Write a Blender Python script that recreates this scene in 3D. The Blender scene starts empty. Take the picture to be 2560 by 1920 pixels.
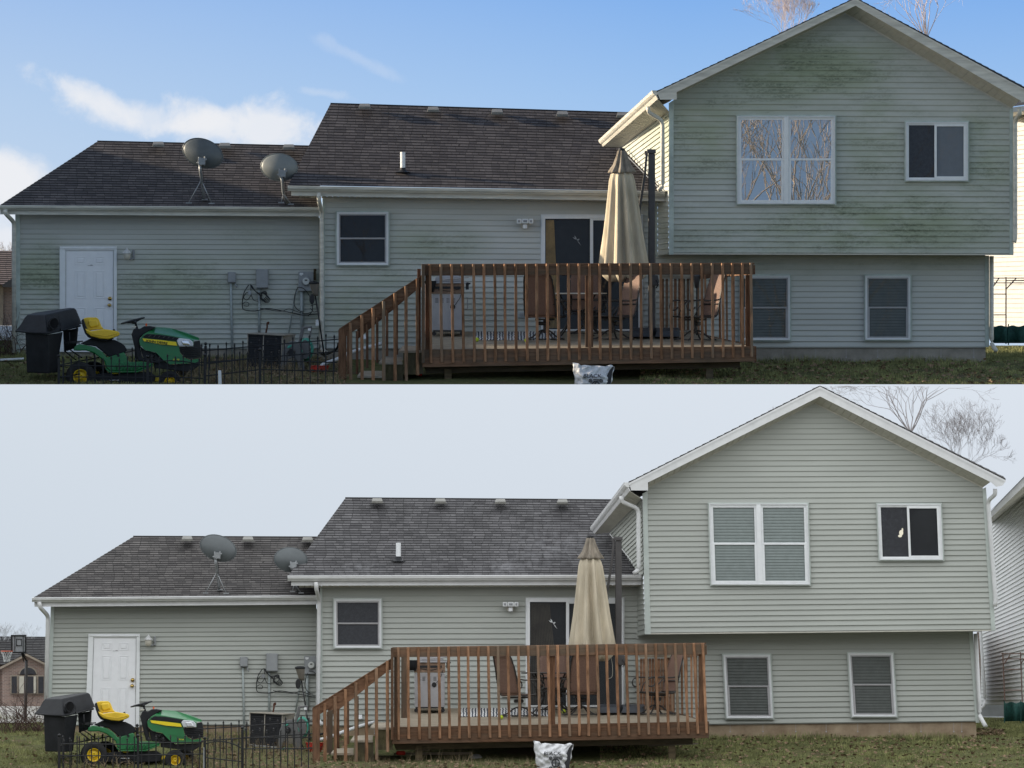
import bpy, math, random
import numpy as np
from mathutils import Vector, Matrix
R = math.radians
scn = bpy.context.scene
COL = scn.collection

# ---------------------------------------------------------------- camera, sky light, sun, exposure
# Elevation drawings of both yards were taken at 150 units to the metre; X() and Z() turn them into metres.
UNIT = 150.0
def X(u): return (u - 1280.0) / UNIT
def Z(v): return (1920.0 - v) / UNIT
SPLIT = Z(960)                      # level of the upper yard's front edge
cam_d = bpy.data.cameras.new('camera'); cam = bpy.data.objects.new('camera', cam_d); COL.objects.link(cam)
cam_d.type = 'ORTHO'; cam_d.ortho_scale = 2560 / UNIT; cam_d.clip_start = 0.05; cam_d.clip_end = 400
cam.location = (0, -14, SPLIT); cam.rotation_euler = (R(90), 0, 0)
scn.camera = cam

EXPO = 0.72
SUN_EL, SUN_AZ = 14.0, 9.5          # low winter sun from the left, a touch behind the facade plane
Ldir = Vector((-math.cos(R(SUN_EL)) * math.cos(R(SUN_AZ)), math.cos(R(SUN_EL)) * math.sin(R(SUN_AZ)), math.sin(R(SUN_EL))))
sd = bpy.data.lights.new('sun', 'SUN'); sun = bpy.data.objects.new('sun', sd); COL.objects.link(sun)
sd.energy = 5.0; sd.angle = R(0.5); sd.color = (1.0, 0.84, 0.62)
sun.rotation_euler = Ldir.to_track_quat('Z', 'Y').to_euler(); sun.location = (-12, 20, 16)
w = bpy.data.worlds.new('World'); scn.world = w; w.use_nodes = True
nt = w.node_tree; bg = nt.nodes['Background']
sk = nt.nodes.new('ShaderNodeTexSky'); sk.sky_type = 'NISHITA'; sk.sun_disc = False
sk.sun_elevation = R(SUN_EL); sk.sun_rotation = math.atan2(Ldir.x, Ldir.y); sk.altitude = 200
sk.ozone_density = 1.0
hs = nt.nodes.new('ShaderNodeHueSaturation'); hs.inputs['Saturation'].default_value = 0.72
nt.links.new(sk.outputs[0], hs.inputs['Color']); nt.links.new(hs.outputs[0], bg.inputs[0]); bg.inputs[1].default_value = 0.15
scn.view_settings.view_transform = 'Standard'; scn.view_settings.look = 'None'
scn.view_settings.exposure = EXPO; scn.view_settings.gamma = 1.0
scn.cycles.max_bounces = 6; scn.cycles.transparent_max_bounces = 12

# ---------------------------------------------------------------- materials
MATS = {}
def newmat(name):
    m = bpy.data.materials.new(name); m.use_nodes = True
    return m, m.node_tree, m.node_tree.nodes['Principled BSDF']
def srgb(r, g, b):
    f = lambda c: ((c / 255 + 0.055) / 1.055) ** 2.4 if c > 10 else c / 255 / 12.92
    return (f(r), f(g), f(b))
def mat(name, col, rough=0.6, metal=0.0, noise=0.12, scale=9.0, bump=0.0, spec=0.4, stretch=None, col2=None, vary=0.0):
    """plain material with mottled colour from object-space noise"""
    if name in MATS: return MATS[name]
    m, t, b = newmat(name)
    N, L = t.nodes, t.links
    g = N.new('ShaderNodeNewGeometry'); mp = N.new('ShaderNodeMapping'); L.new(g.outputs['Position'], mp.inputs[0])
    if stretch: mp.inputs['Scale'].default_value = stretch
    nz = N.new('ShaderNodeTexNoise'); nz.inputs['Scale'].default_value = scale; nz.inputs['Detail'].default_value = 7
    nz.inputs['Roughness'].default_value = 0.65
    L.new(mp.outputs[0], nz.inputs[0])
    r = N.new('ShaderNodeValToRGB'); L.new(nz.outputs[0], r.inputs[0])
    lo = [c * (1 - noise * 2) for c in col]; hi = [min(1, c * (1 + noise * 1.6)) for c in (col2 or col)]
    r.color_ramp.elements[0].position = 0.3; r.color_ramp.elements[1].position = 0.72
    r.color_ramp.elements[0].color = (*lo, 1); r.color_ramp.elements[1].color = (*hi, 1)
    out = r.outputs[0]
    if vary:          # every timber has its own tone and its own share of grey weathering
        oi = N.new('ShaderNodeObjectInfo'); v = N.new('ShaderNodeMapRange'); v.inputs[3].default_value = 1 - vary; v.inputs[4].default_value = 1 + vary; L.new(oi.outputs['Random'], v.inputs[0])
        sc = N.new('ShaderNodeVectorMath'); sc.operation = 'SCALE'; L.new(out, sc.inputs[0]); L.new(v.outputs[0], sc.inputs['Scale'])
        gm = N.new('ShaderNodeMath'); gm.operation = 'MULTIPLY'; L.new(oi.outputs['Random'], gm.inputs[0]); gm.inputs[1].default_value = 7.13
        fr = N.new('ShaderNodeMath'); fr.operation = 'FRACT'; L.new(gm.outputs[0], fr.inputs[0])
        n2 = N.new('ShaderNodeTexNoise'); n2.inputs['Scale'].default_value = 3.0; L.new(mp.outputs[0], n2.inputs[0])
        ad = N.new('ShaderNodeMath'); ad.operation = 'MULTIPLY'; L.new(fr.outputs[0], ad.inputs[0]); L.new(n2.outputs[0], ad.inputs[1])
        gr = N.new('ShaderNodeMapRange'); gr.inputs[1].default_value = .2; gr.inputs[2].default_value = .55; gr.inputs[4].default_value = .75; L.new(ad.outputs[0], gr.inputs[0])
        mx = N.new('ShaderNodeMix'); mx.data_type = 'RGBA'; L.new(gr.outputs[0], mx.inputs[0]); L.new(sc.outputs[0], mx.inputs[6]); g_ = sum(col) / 3; mx.inputs[7].default_value = (g_ * 1.5, g_ * 1.25, g_ * .95, 1)
        out = mx.outputs[2]
    L.new(out, b.inputs['Base Color'])
    b.inputs['Roughness'].default_value = rough; b.inputs['Metallic'].default_value = metal
    b.inputs['Specular IOR Level'].default_value = spec
    if bump:
        bp = N.new('ShaderNodeBump'); bp.inputs['Strength'].default_value = bump; bp.inputs['Distance'].default_value = 0.01
        L.new(nz.outputs[0], bp.inputs['Height']); L.new(bp.outputs[0], b.inputs['Normal'])
    MATS[name] = m
    return m
def emis(name, col, s):
    if name in MATS: return MATS[name]
    m, t, b = newmat(name)
    b.inputs['Base Color'].default_value = (0, 0, 0, 1); b.inputs['Emission Color'].default_value = (*col, 1)
    b.inputs['Emission Strength'].default_value = s; MATS[name] = m
    return m
def glass(name, tint, refl, rough=0.0):
    if name in MATS: return MATS[name]
    m, t, b = newmat(name); N, L = t.nodes, t.links
    tr = N.new('ShaderNodeBsdfTransparent'); tr.inputs[0].default_value = (*tint, 1)
    gl = N.new('ShaderNodeBsdfGlossy'); gl.inputs['Roughness'].default_value = rough
    gl.inputs[0].default_value = (0.95, 0.97, 1.0, 1)
    mx = N.new('ShaderNodeMixShader'); mx.inputs[0].default_value = refl
    nz = N.new('ShaderNodeTexNoise'); nz.inputs['Scale'].default_value = 2.2
    g = N.new('ShaderNodeNewGeometry'); L.new(g.outputs['Position'], nz.inputs[0])
    bp = N.new('ShaderNodeBump'); bp.inputs['Strength'].default_value = 0.02; bp.inputs['Distance'].default_value = 0.006
    L.new(nz.outputs[0], bp.inputs['Height']); L.new(bp.outputs[0], gl.inputs['Normal'])
    L.new(tr.outputs[0], mx.inputs[1]); L.new(gl.outputs[0], mx.inputs[2])
    L.new(mx.outputs[0], N['Material Output'].inputs[0]); N.remove(b); MATS[name] = m
    return m
def siding_mat(name, base, mildew, spots=()):
    """vinyl siding; green-black algae in stretched patches, heaviest round the given (x, z, rx, rz, strength) places"""
    m, t, b = newmat(name); N, L = t.nodes, t.links
    g = N.new('ShaderNodeNewGeometry')
    def mathn(op, a, c=None):
        n = N.new('ShaderNodeMath'); n.operation = op
        for i, v in enumerate((a, c)):
            if v is None: continue
            if isinstance(v, (int, float)): n.inputs[i].default_value = v
            else: L.new(v, n.inputs[i])
        return n.outputs[0]
    def noise(scale, st, det=6, rg=0.6):
        mp = N.new('ShaderNodeMapping'); mp.inputs['Scale'].default_value = st; L.new(g.outputs['Position'], mp.inputs[0])
        n = N.new('ShaderNodeTexNoise'); n.inputs['Scale'].default_value = scale; n.inputs['Detail'].default_value = det
        n.inputs['Roughness'].default_value = rg; L.new(mp.outputs[0], n.inputs[0]); return n.outputs[0]
    def ramp(v, a, c):
        n = N.new('ShaderNodeMapRange'); n.inputs[1].default_value = a; n.inputs[2].default_value = c
        n.interpolation_type = 'SMOOTHSTEP'; L.new(v, n.inputs[0]); return n.outputs[0]
    def mix(f, c1, c2):
        n = N.new('ShaderNodeMix'); n.data_type = 'RGBA'
        if isinstance(f, float): n.inputs[0].default_value = f
        else: L.new(f, n.inputs[0])
        for i, c in ((6, c1), (7, c2)):
            if isinstance(c, tuple): n.inputs[i].default_value = (*c, 1)
            else: L.new(c, n.inputs[i])
        return n.outputs[2]
    v = noise(1.1, (0.5, 1, 2.0), 5)
    col = mix(ramp(v, 0.3, 0.75), tuple(c * 0.93 for c in base), tuple(c * 1.05 for c in base))
    fine = noise(30, (0.15, 1, 1.5), 3)
    col = mix(mathn('MULTIPLY', ramp(fine, 0.55, 0.8), 0.10), col, tuple(c * 0.7 for c in base))
    if mildew:
        wide = ramp(noise(1.3, (0.45, 1, 1.1), 9, 0.68), 0.36, 0.60)
        reg = None
        sx = N.new('ShaderNodeSeparateXYZ'); L.new(g.outputs['Position'], sx.inputs[0])
        for (cx, cz, rx, rz, st) in spots:
            dx = mathn('DIVIDE', mathn('SUBTRACT', sx.outputs[0], cx), rx)
            dz = mathn('DIVIDE', mathn('SUBTRACT', sx.outputs[2], cz), rz)
            r2 = mathn('ADD', mathn('MULTIPLY', dx, dx), mathn('MULTIPLY', dz, dz))
            k = N.new('ShaderNodeMapRange'); k.inputs[1].default_value = 1.25; k.inputs[2].default_value = 0.0
            k.inputs[3].default_value = 0; k.inputs[4].default_value = st; L.new(r2, k.inputs[0])
            reg = k.outputs[0] if reg is None else mathn('MAXIMUM', reg, k.outputs[0])
        film = mathn('MULTIPLY', reg, mathn('ADD', mathn('MULTIPLY', wide, 0.65), 0.35))
        col = mix(mathn('MULTIPLY', film, 0.76), col, (0.225, 0.27, 0.14))
        blot = ramp(noise(2.1, (0.55, 1, 2.0), 9, 0.72), 0.44, 0.60)
        grains = ramp(noise(24, (0.6, 1, 1.1), 6, 0.75), 0.36, 0.60)
        dark = mathn('MULTIPLY', mathn('MULTIPLY', blot, grains), mathn('MULTIPLY', reg, mathn('ADD', mathn('MULTIPLY', wide, 0.8), 0.2)))
        board = mathn('FRACT', mathn('DIVIDE', sx.outputs[2], 0.0935))      # grime sits thickest under each lap
        dark = mathn('MULTIPLY', dark, mathn('ADD', mathn('MULTIPLY', board, 0.8), 0.5))
        col = mix(mathn('MULTIPLY', dark, 0.68), col, (0.066, 0.078, 0.045))
        sp = ramp(noise(75, (1, 1, 1), 1), 0.77, 0.8)
        col = mix(mathn('MULTIPLY', sp, 0.5), col, (0.06, 0.06, 0.05))
    L.new(col, b.inputs['Base Color']); b.inputs['Roughness'].default_value = 0.48; b.inputs['Specular IOR Level'].default_value = 0.35
    MATS[name] = m
    return m
def shingle_mat(name, c1, c2, pale=0.0, su=0.145, sv=0.0467, worn=()):
    """asphalt shingles: courses are real steps in the mesh, the tabs are cut in the UV layer (u, v in metres)"""
    m, t, b = newmat(name); N, L = t.nodes, t.links
    uv = N.new('ShaderNodeUVMap'); uv.uv_map = 'UVMap'
    br = N.new('ShaderNodeTexBrick'); br.inputs['Scale'].default_value = 1.0
    br.inputs['Brick Width'].default_value = su; br.inputs['Row Height'].default_value = sv
    br.inputs['Mortar Size'].default_value = 0.0045; br.inputs['Mortar Smooth'].default_value = 0.2; br.inputs['Bias'].default_value = 0.0
    br.offset = 0.37; br.offset_frequency = 3; br.squash = 0.75; br.squash_frequency = 3
    br.inputs['Color1'].default_value = (*c1, 1); br.inputs['Color2'].default_value = (*c2, 1)
    br.inputs['Mortar'].default_value = (*[c * 0.25 for c in c1], 1)
    wob = N.new('ShaderNodeTexNoise'); wob.inputs['Scale'].default_value = 1.7; L.new(uv.outputs[0], wob.inputs[0])
    vm = N.new('ShaderNodeVectorMath'); vm.operation = 'MULTIPLY'; vm.inputs[1].default_value = (0.35, 0.006, 0)
    L.new(wob.outputs['Color'], vm.inputs[0])
    va = N.new('ShaderNodeVectorMath'); L.new(uv.outputs[0], va.inputs[0]); L.new(vm.outputs[0], va.inputs[1])
    L.new(va.outputs[0], br.inputs[0])
    nz = N.new('ShaderNodeTexNoise'); nz.inputs['Scale'].default_value = 1.3; nz.inputs['Detail'].default_value = 8; nz.inputs['Roughness'].default_value = 0.7
    L.new(uv.outputs[0], nz.inputs[0])
    gr = N.new('ShaderNodeTexNoise'); gr.inputs['Scale'].default_value = 120; L.new(uv.outputs[0], gr.inputs[0])
    mr = N.new('ShaderNodeMapRange'); mr.inputs[1].default_value = 0.3; mr.inputs[2].default_value = 0.7; mr.inputs[3].default_value = 0.72; mr.inputs[4].default_value = 1.3
    L.new(nz.outputs[0], mr.inputs[0])
    m2 = N.new('ShaderNodeMapRange'); m2.inputs[1].default_value = 0.3; m2.inputs[2].default_value = 0.7; m2.inputs[3].default_value = 0.75; m2.inputs[4].default_value = 1.25
    L.new(gr.outputs[0], m2.inputs[0])
    mm = N.new('ShaderNodeMath'); mm.operation = 'MULTIPLY'; L.new(mr.outputs[0], mm.inputs[0]); L.new(m2.outputs[0], mm.inputs[1])
    sc = N.new('ShaderNodeVectorMath'); sc.operation = 'SCALE'; L.new(br.outputs[0], sc.inputs[0]); L.new(mm.outputs[0], sc.inputs['Scale'])
    out = sc.outputs[0]
    if pale:
        pn = N.new('ShaderNodeTexNoise'); pn.inputs['Scale'].default_value = 0.55; pn.inputs['Detail'].default_value = 5; L.new(uv.outputs[0], pn.inputs[0])
        pr = N.new('ShaderNodeMapRange'); pr.inputs[1].default_value = 0.56; pr.inputs[2].default_value = 0.74; pr.inputs[4].default_value = pale; L.new(pn.outputs[0], pr.inputs[0])
        fac = pr.outputs[0]; g = N.new('ShaderNodeNewGeometry')
        for (cx, cz, rx, rz, st) in worn:
            mp = N.new('ShaderNodeMapping'); mp.vector_type = 'TEXTURE'; mp.inputs['Location'].default_value = (cx, 0, cz); mp.inputs['Scale'].default_value = (rx, 1000, rz); L.new(g.outputs['Position'], mp.inputs[0])
            ln = N.new('ShaderNodeVectorMath'); ln.operation = 'LENGTH'; L.new(mp.outputs[0], ln.inputs[0])
            k = N.new('ShaderNodeMapRange'); k.inputs[1].default_value = 1; k.inputs[2].default_value = .1; k.inputs[3].default_value = 0; k.inputs[4].default_value = st; L.new(ln.outputs['Value'], k.inputs[0])
            a = N.new('ShaderNodeMath'); L.new(fac, a.inputs[0]); L.new(k.outputs[0], a.inputs[1]); fac = a.outputs[0]
        tn = N.new('ShaderNodeTexNoise'); tn.inputs['Scale'].default_value = 9; tn.inputs['Detail'].default_value = 4; L.new(uv.outputs[0], tn.inputs[0])
        tr = N.new('ShaderNodeMapRange'); tr.inputs[1].default_value = .4; tr.inputs[2].default_value = .62; L.new(tn.outputs[0], tr.inputs[0])
        pm = N.new('ShaderNodeMath'); pm.operation = 'MULTIPLY'; L.new(fac, pm.inputs[0]); L.new(tr.outputs[0], pm.inputs[1])
        mx = N.new('ShaderNodeMix'); mx.data_type = 'RGBA'; L.new(pm.outputs[0], mx.inputs[0]); L.new(out, mx.inputs[6]); mx.inputs[7].default_value = (0.27, 0.27, 0.285, 1)
        out = mx.outputs[2]
    L.new(out, b.inputs['Base Color']); b.inputs['Roughness'].default_value = 0.85; b.inputs['Specular IOR Level'].default_value = 0.25
    bp = N.new('ShaderNodeBump'); bp.inputs['Strength'].default_value = 0.5; bp.inputs['Distance'].default_value = 0.01
    L.new(br.outputs['Fac'], bp.inputs['Height']); bp.invert = True; L.new(bp.outputs[0], b.inputs['Normal'])
    MATS[name] = m
    return m
def brick_mat(name):
    m, t, b = newmat(name); N, L = t.nodes, t.links
    g = N.new('ShaderNodeNewGeometry'); mp = N.new('ShaderNodeMapping'); mp.inputs['Rotation'].default_value = (R(90), 0, 0); L.new(g.outputs['Position'], mp.inputs[0])
    br = N.new('ShaderNodeTexBrick'); br.inputs['Scale'].default_value = 11; br.inputs['Brick Width'].default_value = 0.8; br.inputs['Row Height'].default_value = 0.27
    br.inputs['Mortar Size'].default_value = 0.03
    br.inputs['Color1'].default_value = (0.30, 0.20, 0.165, 1); br.inputs['Color2'].default_value = (0.21, 0.145, 0.125, 1); br.inputs['Mortar'].default_value = (0.36, 0.32, 0.29, 1)
    L.new(mp.outputs[0], br.inputs[0]); L.new(br.outputs[0], b.inputs['Base Color']); b.inputs['Roughness'].default_value = 0.9
    MATS[name] = m; return m
def sky_mat(name, zlo, zhi, xspan, stops, left, clouds=None, strength=1.0):
    """light given off by the sky sheet: tone runs with height and towards the sun, clouds are soft noise"""
    m, t, b = newmat(name); N, L = t.nodes, t.links
    g = N.new('ShaderNodeNewGeometry'); s = N.new('ShaderNodeSeparateXYZ'); L.new(g.outputs['Position'], s.inputs[0])
    mr = N.new('ShaderNodeMapRange'); mr.inputs[1].default_value = zlo; mr.inputs[2].default_value = zhi; L.new(s.outputs[2], mr.inputs[0])
    r = N.new('ShaderNodeValToRGB'); L.new(mr.outputs[0], r.inputs[0])
    while len(r.color_ramp.elements) < len(stops): r.color_ramp.elements.new(0.5)
    for e, (p, c) in zip(r.color_ramp.elements, stops): e.position = p; e.color = (*c, 1)
    lx = N.new('ShaderNodeMapRange'); lx.inputs[1].default_value = xspan[0]; lx.inputs[2].default_value = xspan[1]; lx.inputs[3].default_value = 1; lx.inputs[4].default_value = 0
    L.new(s.outputs[0], lx.inputs[0])
    lz = N.new('ShaderNodeMath'); lz.operation = 'MULTIPLY_ADD'; L.new(mr.outputs[0], lz.inputs[0]); lz.inputs[1].default_value = -0.55; lz.inputs[2].default_value = 1.0
    lm = N.new('ShaderNodeMath'); lm.operation = 'MULTIPLY'; L.new(lx.outputs[0], lm.inputs[0]); L.new(lz.outputs[0], lm.inputs[1])
    mx = N.new('ShaderNodeMix'); mx.data_type = 'RGBA'; L.new(lm.outputs[0], mx.inputs[0]); L.new(r.outputs[0], mx.inputs[6]); mx.inputs[7].default_value = (*left, 1)
    out = mx.outputs[2]
    if clouds:
        for (cx, cz, rx, rz, rot, st, sc) in clouds:
            mp = N.new('ShaderNodeMapping'); mp.vector_type = 'TEXTURE'
            mp.inputs['Location'].default_value = (cx, 0, cz); mp.inputs['Rotation'].default_value = (0, R(rot), 0); mp.inputs['Scale'].default_value = (rx, 1000, rz)
            L.new(g.outputs['Position'], mp.inputs[0])
            ln = N.new('ShaderNodeVectorMath'); ln.operation = 'LENGTH'; L.new(mp.outputs[0], ln.inputs[0])
            nz = N.new('ShaderNodeTexNoise'); nz.inputs['Scale'].default_value = sc; nz.inputs['Detail'].default_value = 9; nz.inputs['Roughness'].default_value = 0.6; nz.inputs['Distortion'].default_value = 0.25
            L.new(g.outputs['Position'], nz.inputs[0])
            a = N.new('ShaderNodeMath'); a.operation = 'MULTIPLY_ADD'; L.new(nz.outputs[0], a.inputs[0]); a.inputs[1].default_value = 2.4; a.inputs[2].default_value = -1.2
            d = N.new('ShaderNodeMath'); d.operation = 'ADD'; L.new(ln.outputs['Value'], d.inputs[0]); L.new(a.outputs[0], d.inputs[1])
            k = N.new('ShaderNodeMapRange'); k.interpolation_type = 'SMOOTHSTEP'; k.inputs[1].default_value = 1.15; k.inputs[2].default_value = 0.25; k.inputs[3].default_value = 0; k.inputs[4].default_value = st
            L.new(d.outputs[0], k.inputs[0])
            c = N.new('ShaderNodeMix'); c.data_type = 'RGBA'; L.new(k.outputs[0], c.inputs[0]); L.new(out, c.inputs[6]); c.inputs[7].default_value = (0.86, 0.87, 0.90, 1)
            out = c.outputs[2]
    e = N.new('ShaderNodeEmission'); e.inputs[1].default_value = strength / 2 ** EXPO; L.new(out, e.inputs[0]); L.new(e.outputs[0], N['Material Output'].inputs[0]); N.remove(b)
    MATS[name] = m
    return m

# ---------------------------------------------------------------- mesh building
class MB:
    def __init__(s): s.v = []; s.f = []; s.uv = []
    def add(s, vs, fs, uvs=None):
        o = len(s.v); s.v += [tuple(p) for p in vs]; s.f += [tuple(i + o for i in f) for f in fs]
        s.uv += uvs if uvs else [[(0, 0)] * len(f) for f in fs]
        return s
    def box(s, x0, x1, y0, y1, z0, z1):
        x0, x1 = sorted((x0, x1)); y0, y1 = sorted((y0, y1)); z0, z1 = sorted((z0, z1))
        v = [(x, y, z) for z in (z0, z1) for y in (y0, y1) for x in (x0, x1)]
        return s.add(v, [(0, 2, 3, 1), (4, 5, 7, 6), (0, 1, 5, 4), (2, 6, 7, 3), (0, 4, 6, 2), (1, 3, 7, 5)])
    def hexa(s, a, b):
        """solid between two quads (four points each, same order)"""
        return s.add(list(a) + list(b), [(3, 2, 1, 0), (4, 5, 6, 7), (0, 1, 5, 4), (1, 2, 6, 5), (2, 3, 7, 6), (3, 0, 4, 7)])
    def prism(s, pts, y0, y1):
        """outline in x-z given depth from y0 (front) to y1"""
        n = len(pts); v = [(x, y0, z) for x, z in pts] + [(x, y1, z) for x, z in pts]
        return s.add(v, [tuple(range(n)), tuple(range(2 * n - 1, n - 1, -1))] + [(i, (i + 1) % n + 0, (i + 1) % n + n, i + n)[::-1] for i in range(n)])
    def tube(s, pts, r, n=8, r2=None, cap=True):
        pts = [Vector(p) for p in pts]; k = len(pts); vs = []; fs = []
        up = Vector((0, 0, 1))
        for i, p in enumerate(pts):
            t = (pts[min(i + 1, k - 1)] - pts[max(i - 1, 0)]).normalized()
            a = t.cross(up) if abs(t.z) < 0.95 else t.cross(Vector((0, 1, 0)))
            a.normalize(); b = t.cross(a)
            rr = r if r2 is None else r + (r2 - r) * i / max(1, k - 1)
            vs += [p + (a * math.cos(2 * math.pi * j / n) + b * math.sin(2 * math.pi * j / n)) * rr for j in range(n)]
        for i in range(k - 1):
            for j in range(n):
                q = (j + 1) % n; fs.append((i * n + j, i * n + q, (i + 1) * n + q, (i + 1) * n + j))
        if cap: fs += [tuple(range(n)), tuple(range(k * n - 1, (k - 1) * n - 1, -1))]
        return s.add(vs, fs)
    def bar(s, a, b, wx, wy, tw=0.0):
        """square timber from a to b, wx wide and wy deep, turned tw degrees about its length (b above a)"""
        a, b = Vector(a), Vector(b); c, sn = math.cos(R(tw)), math.sin(R(tw))
        off = [Vector((px * c - py * sn, px * sn + py * c, 0)) for px, py in ((-wx / 2, -wy / 2), (wx / 2, -wy / 2), (wx / 2, wy / 2), (-wx / 2, wy / 2))]
        return s.hexa([a + o for o in off], [b + o for o in off])
    def lathe(s, prof, n, c, pleat=0, amp=0.0, rot=0.0, lean=(0, 0), seed=0):
        rnd = random.Random(seed); ph = [rnd.uniform(0.6, 1.5) for _ in range(max(1, pleat))]
        vs = []; fs = []; z_top = prof[0][1]; H = (prof[0][1] - prof[-1][1]) or 1
        for k, (r, z) in enumerate(prof):
            q = (z_top - z) / H
            for j in range(n):
                a = 2 * math.pi * j / n + rot
                rr = r
                if pleat:
                    u = a * pleat / (2 * math.pi); i = int(u) % pleat
                    rr = r * (1 + amp * ph[i] * min(1, 3 * q + 0.3) * math.cos(u * 2 * math.pi + 0.5 * math.sin(3 * q + i)))
                vs.append((c[0] + rr * math.cos(a) + lean[0] * q, c[1] + rr * math.sin(a) + lean[1] * q, z))
        m = len(prof)
        for k in range(m - 1):
            for j in range(n):
                q = (j + 1) % n; fs.append((k * n + j, (k + 1) * n + j, (k + 1) * n + q, k * n + q))
        return s.add(vs, fs)
    def disc(s, c, rx, rz, thick, n=28, rot=0.0):
        pts = [(c[0] + rx * math.cos(2 * math.pi * i / n) * math.cos(rot) - rz * math.sin(2 * math.pi * i / n) * math.sin(rot),
                c[2] + rx * math.cos(2 * math.pi * i / n) * math.sin(rot) + rz * math.sin(2 * math.pi * i / n) * math.cos(rot)) for i in range(n)]
        return s.prism(pts, c[1] - thick / 2, c[1] + thick / 2)
    def ball(s, c, r, n=10, sq=(1, 1, 1)):
        vs = []; fs = []; m = n // 2 + 1
        for i in range(m + 1):
            th = math.pi * i / m
            for j in range(n):
                a = 2 * math.pi * j / n
                vs.append((c[0] + r * sq[0] * math.sin(th) * math.cos(a), c[1] + r * sq[1] * math.sin(th) * math.sin(a), c[2] + r * sq[2] * math.cos(th)))
        for i in range(m):
            for j in range(n):
                q = (j + 1) % n; fs.append((i * n + j, i * n + q, (i + 1) * n + q, (i + 1) * n + j))
        return s.add(vs, fs)
    def build(s, name, m, parent=None, smooth=False, bevel=0.0, seg=2, origin=None):
        me = bpy.data.meshes.new(name)
        o0 = Vector(origin) if origin is not None else (parent_origin(parent) if parent else Vector((0, 0, 0)))
        me.from_pydata([tuple(Vector(p) - o0) for p in s.v], [], s.f)
        if any(u != (0, 0) for l in s.uv[:3] for u in l):
            lay = me.uv_layers.new(name='UVMap'); flat = [c for l in s.uv for u in l for c in u]; lay.data.foreach_set('uv', flat)
        me.materials.append(m)
        if smooth: me.polygons.foreach_set('use_smooth', [True] * len(me.polygons))
        ob = bpy.data.objects.new(name, me); COL.objects.link(ob)
        import bmesh
        bm = bmesh.new(); bm.from_mesh(me); bmesh.ops.recalc_face_normals(bm, faces=bm.faces); bm.to_mesh(me); bm.free()
        if parent: ob.parent = parent
        else: ob.location = o0
        ORG[ob.name] = o0
        if bevel:
            b = ob.modifiers.new('edge', 'BEVEL'); b.width = bevel; b.segments = seg; b.limit_method = 'ANGLE'; b.angle_limit = R(35); b.harden_normals = False
            if smooth is False and seg > 1:
                me.polygons.foreach_set('use_smooth', [True] * len(me.polygons))
                ob.modifiers.new('shade', 'WEIGHTED_NORMAL')
        return ob
ORG = {}
def parent_origin(p): return ORG[p.name]
def thing(name, label, cat, base, group=None):
    o = bpy.data.objects.new(name, None); COL.objects.link(o); o.location = base; o.empty_display_size = 0.2
    ORG[o.name] = Vector(base); o['label'] = label; o['category'] = cat
    if group: o['group'] = group
    return o
def tag(o, label, cat, group=None):
    o['label'] = label; o['category'] = cat
    if group: o['group'] = group
    return o
def dup(root, loc, scale=1.0, label=None, group=None, rotz=None):
    """a copy of a thing with copies of its parts and sub-parts"""
    r = root.copy(); COL.objects.link(r); r.location = loc; r.scale = (scale,) * 3
    ORG[r.name] = Vector(loc)
    if rotz is not None: r.rotation_euler = (0, 0, rotz)
    if label: r['label'] = label
    if group: r['group'] = group
    for ch in list(root.children):
        c = ch.copy(); COL.objects.link(c); c.parent = r
        for g in list(ch.children):
            d = g.copy(); COL.objects.link(d); d.parent = c
    return r
def lettering(txt, size, at, parent, m, name='lettering', rot=0.0, extr=0.002, widen=1.0, align='CENTER', shear=0.0):
    cu = bpy.data.curves.new(name, 'FONT'); cu.body = txt; cu.size = size; cu.extrude = extr; cu.align_x = align; cu.align_y = 'CENTER'; cu.shear = shear
    cu.offset = 0.0012 * size / 0.08
    o = bpy.data.objects.new(name, cu); COL.objects.link(o)
    dg = bpy.context.evaluated_depsgraph_get(); me = bpy.data.meshes.new_from_object(o.evaluated_get(dg)); bpy.data.objects.remove(o)
    me.materials.clear(); me.materials.append(m)
    t = bpy.data.objects.new(name, me); COL.objects.link(t)
    t.parent = parent; t.location = Vector(at) - (parent_origin(parent) if parent else Vector((0, 0, 0)))
    t.rotation_euler = (R(90), R(-rot), 0); t.scale = (widen, 1, 1); ORG[t.name] = parent_origin(parent)
    return t
class Yard:
    def __init__(s, y, which): s.y = y; s.w = which
    def P(s, u, v, d=0.0): return Vector((X(u), s.y + d, Z(v)))
    def rect(s, mb, u0, v0, u1, v1, d0, d1): return mb.box(X(u0), X(u1), s.y + d0, s.y + d1, Z(v1), Z(v0))
    def pri(s, mb, pts, d0, d1): return mb.prism([(X(u), Z(v)) for u, v in pts], s.y + d0, s.y + d1)
    def tub(s, mb, pts, r, n=8, r2=None): return mb.tube([s.P(*p) for p in pts], r, n, r2)
U = Yard(16.5, 'upper'); LO = Yard(0.0, 'lower')
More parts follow.
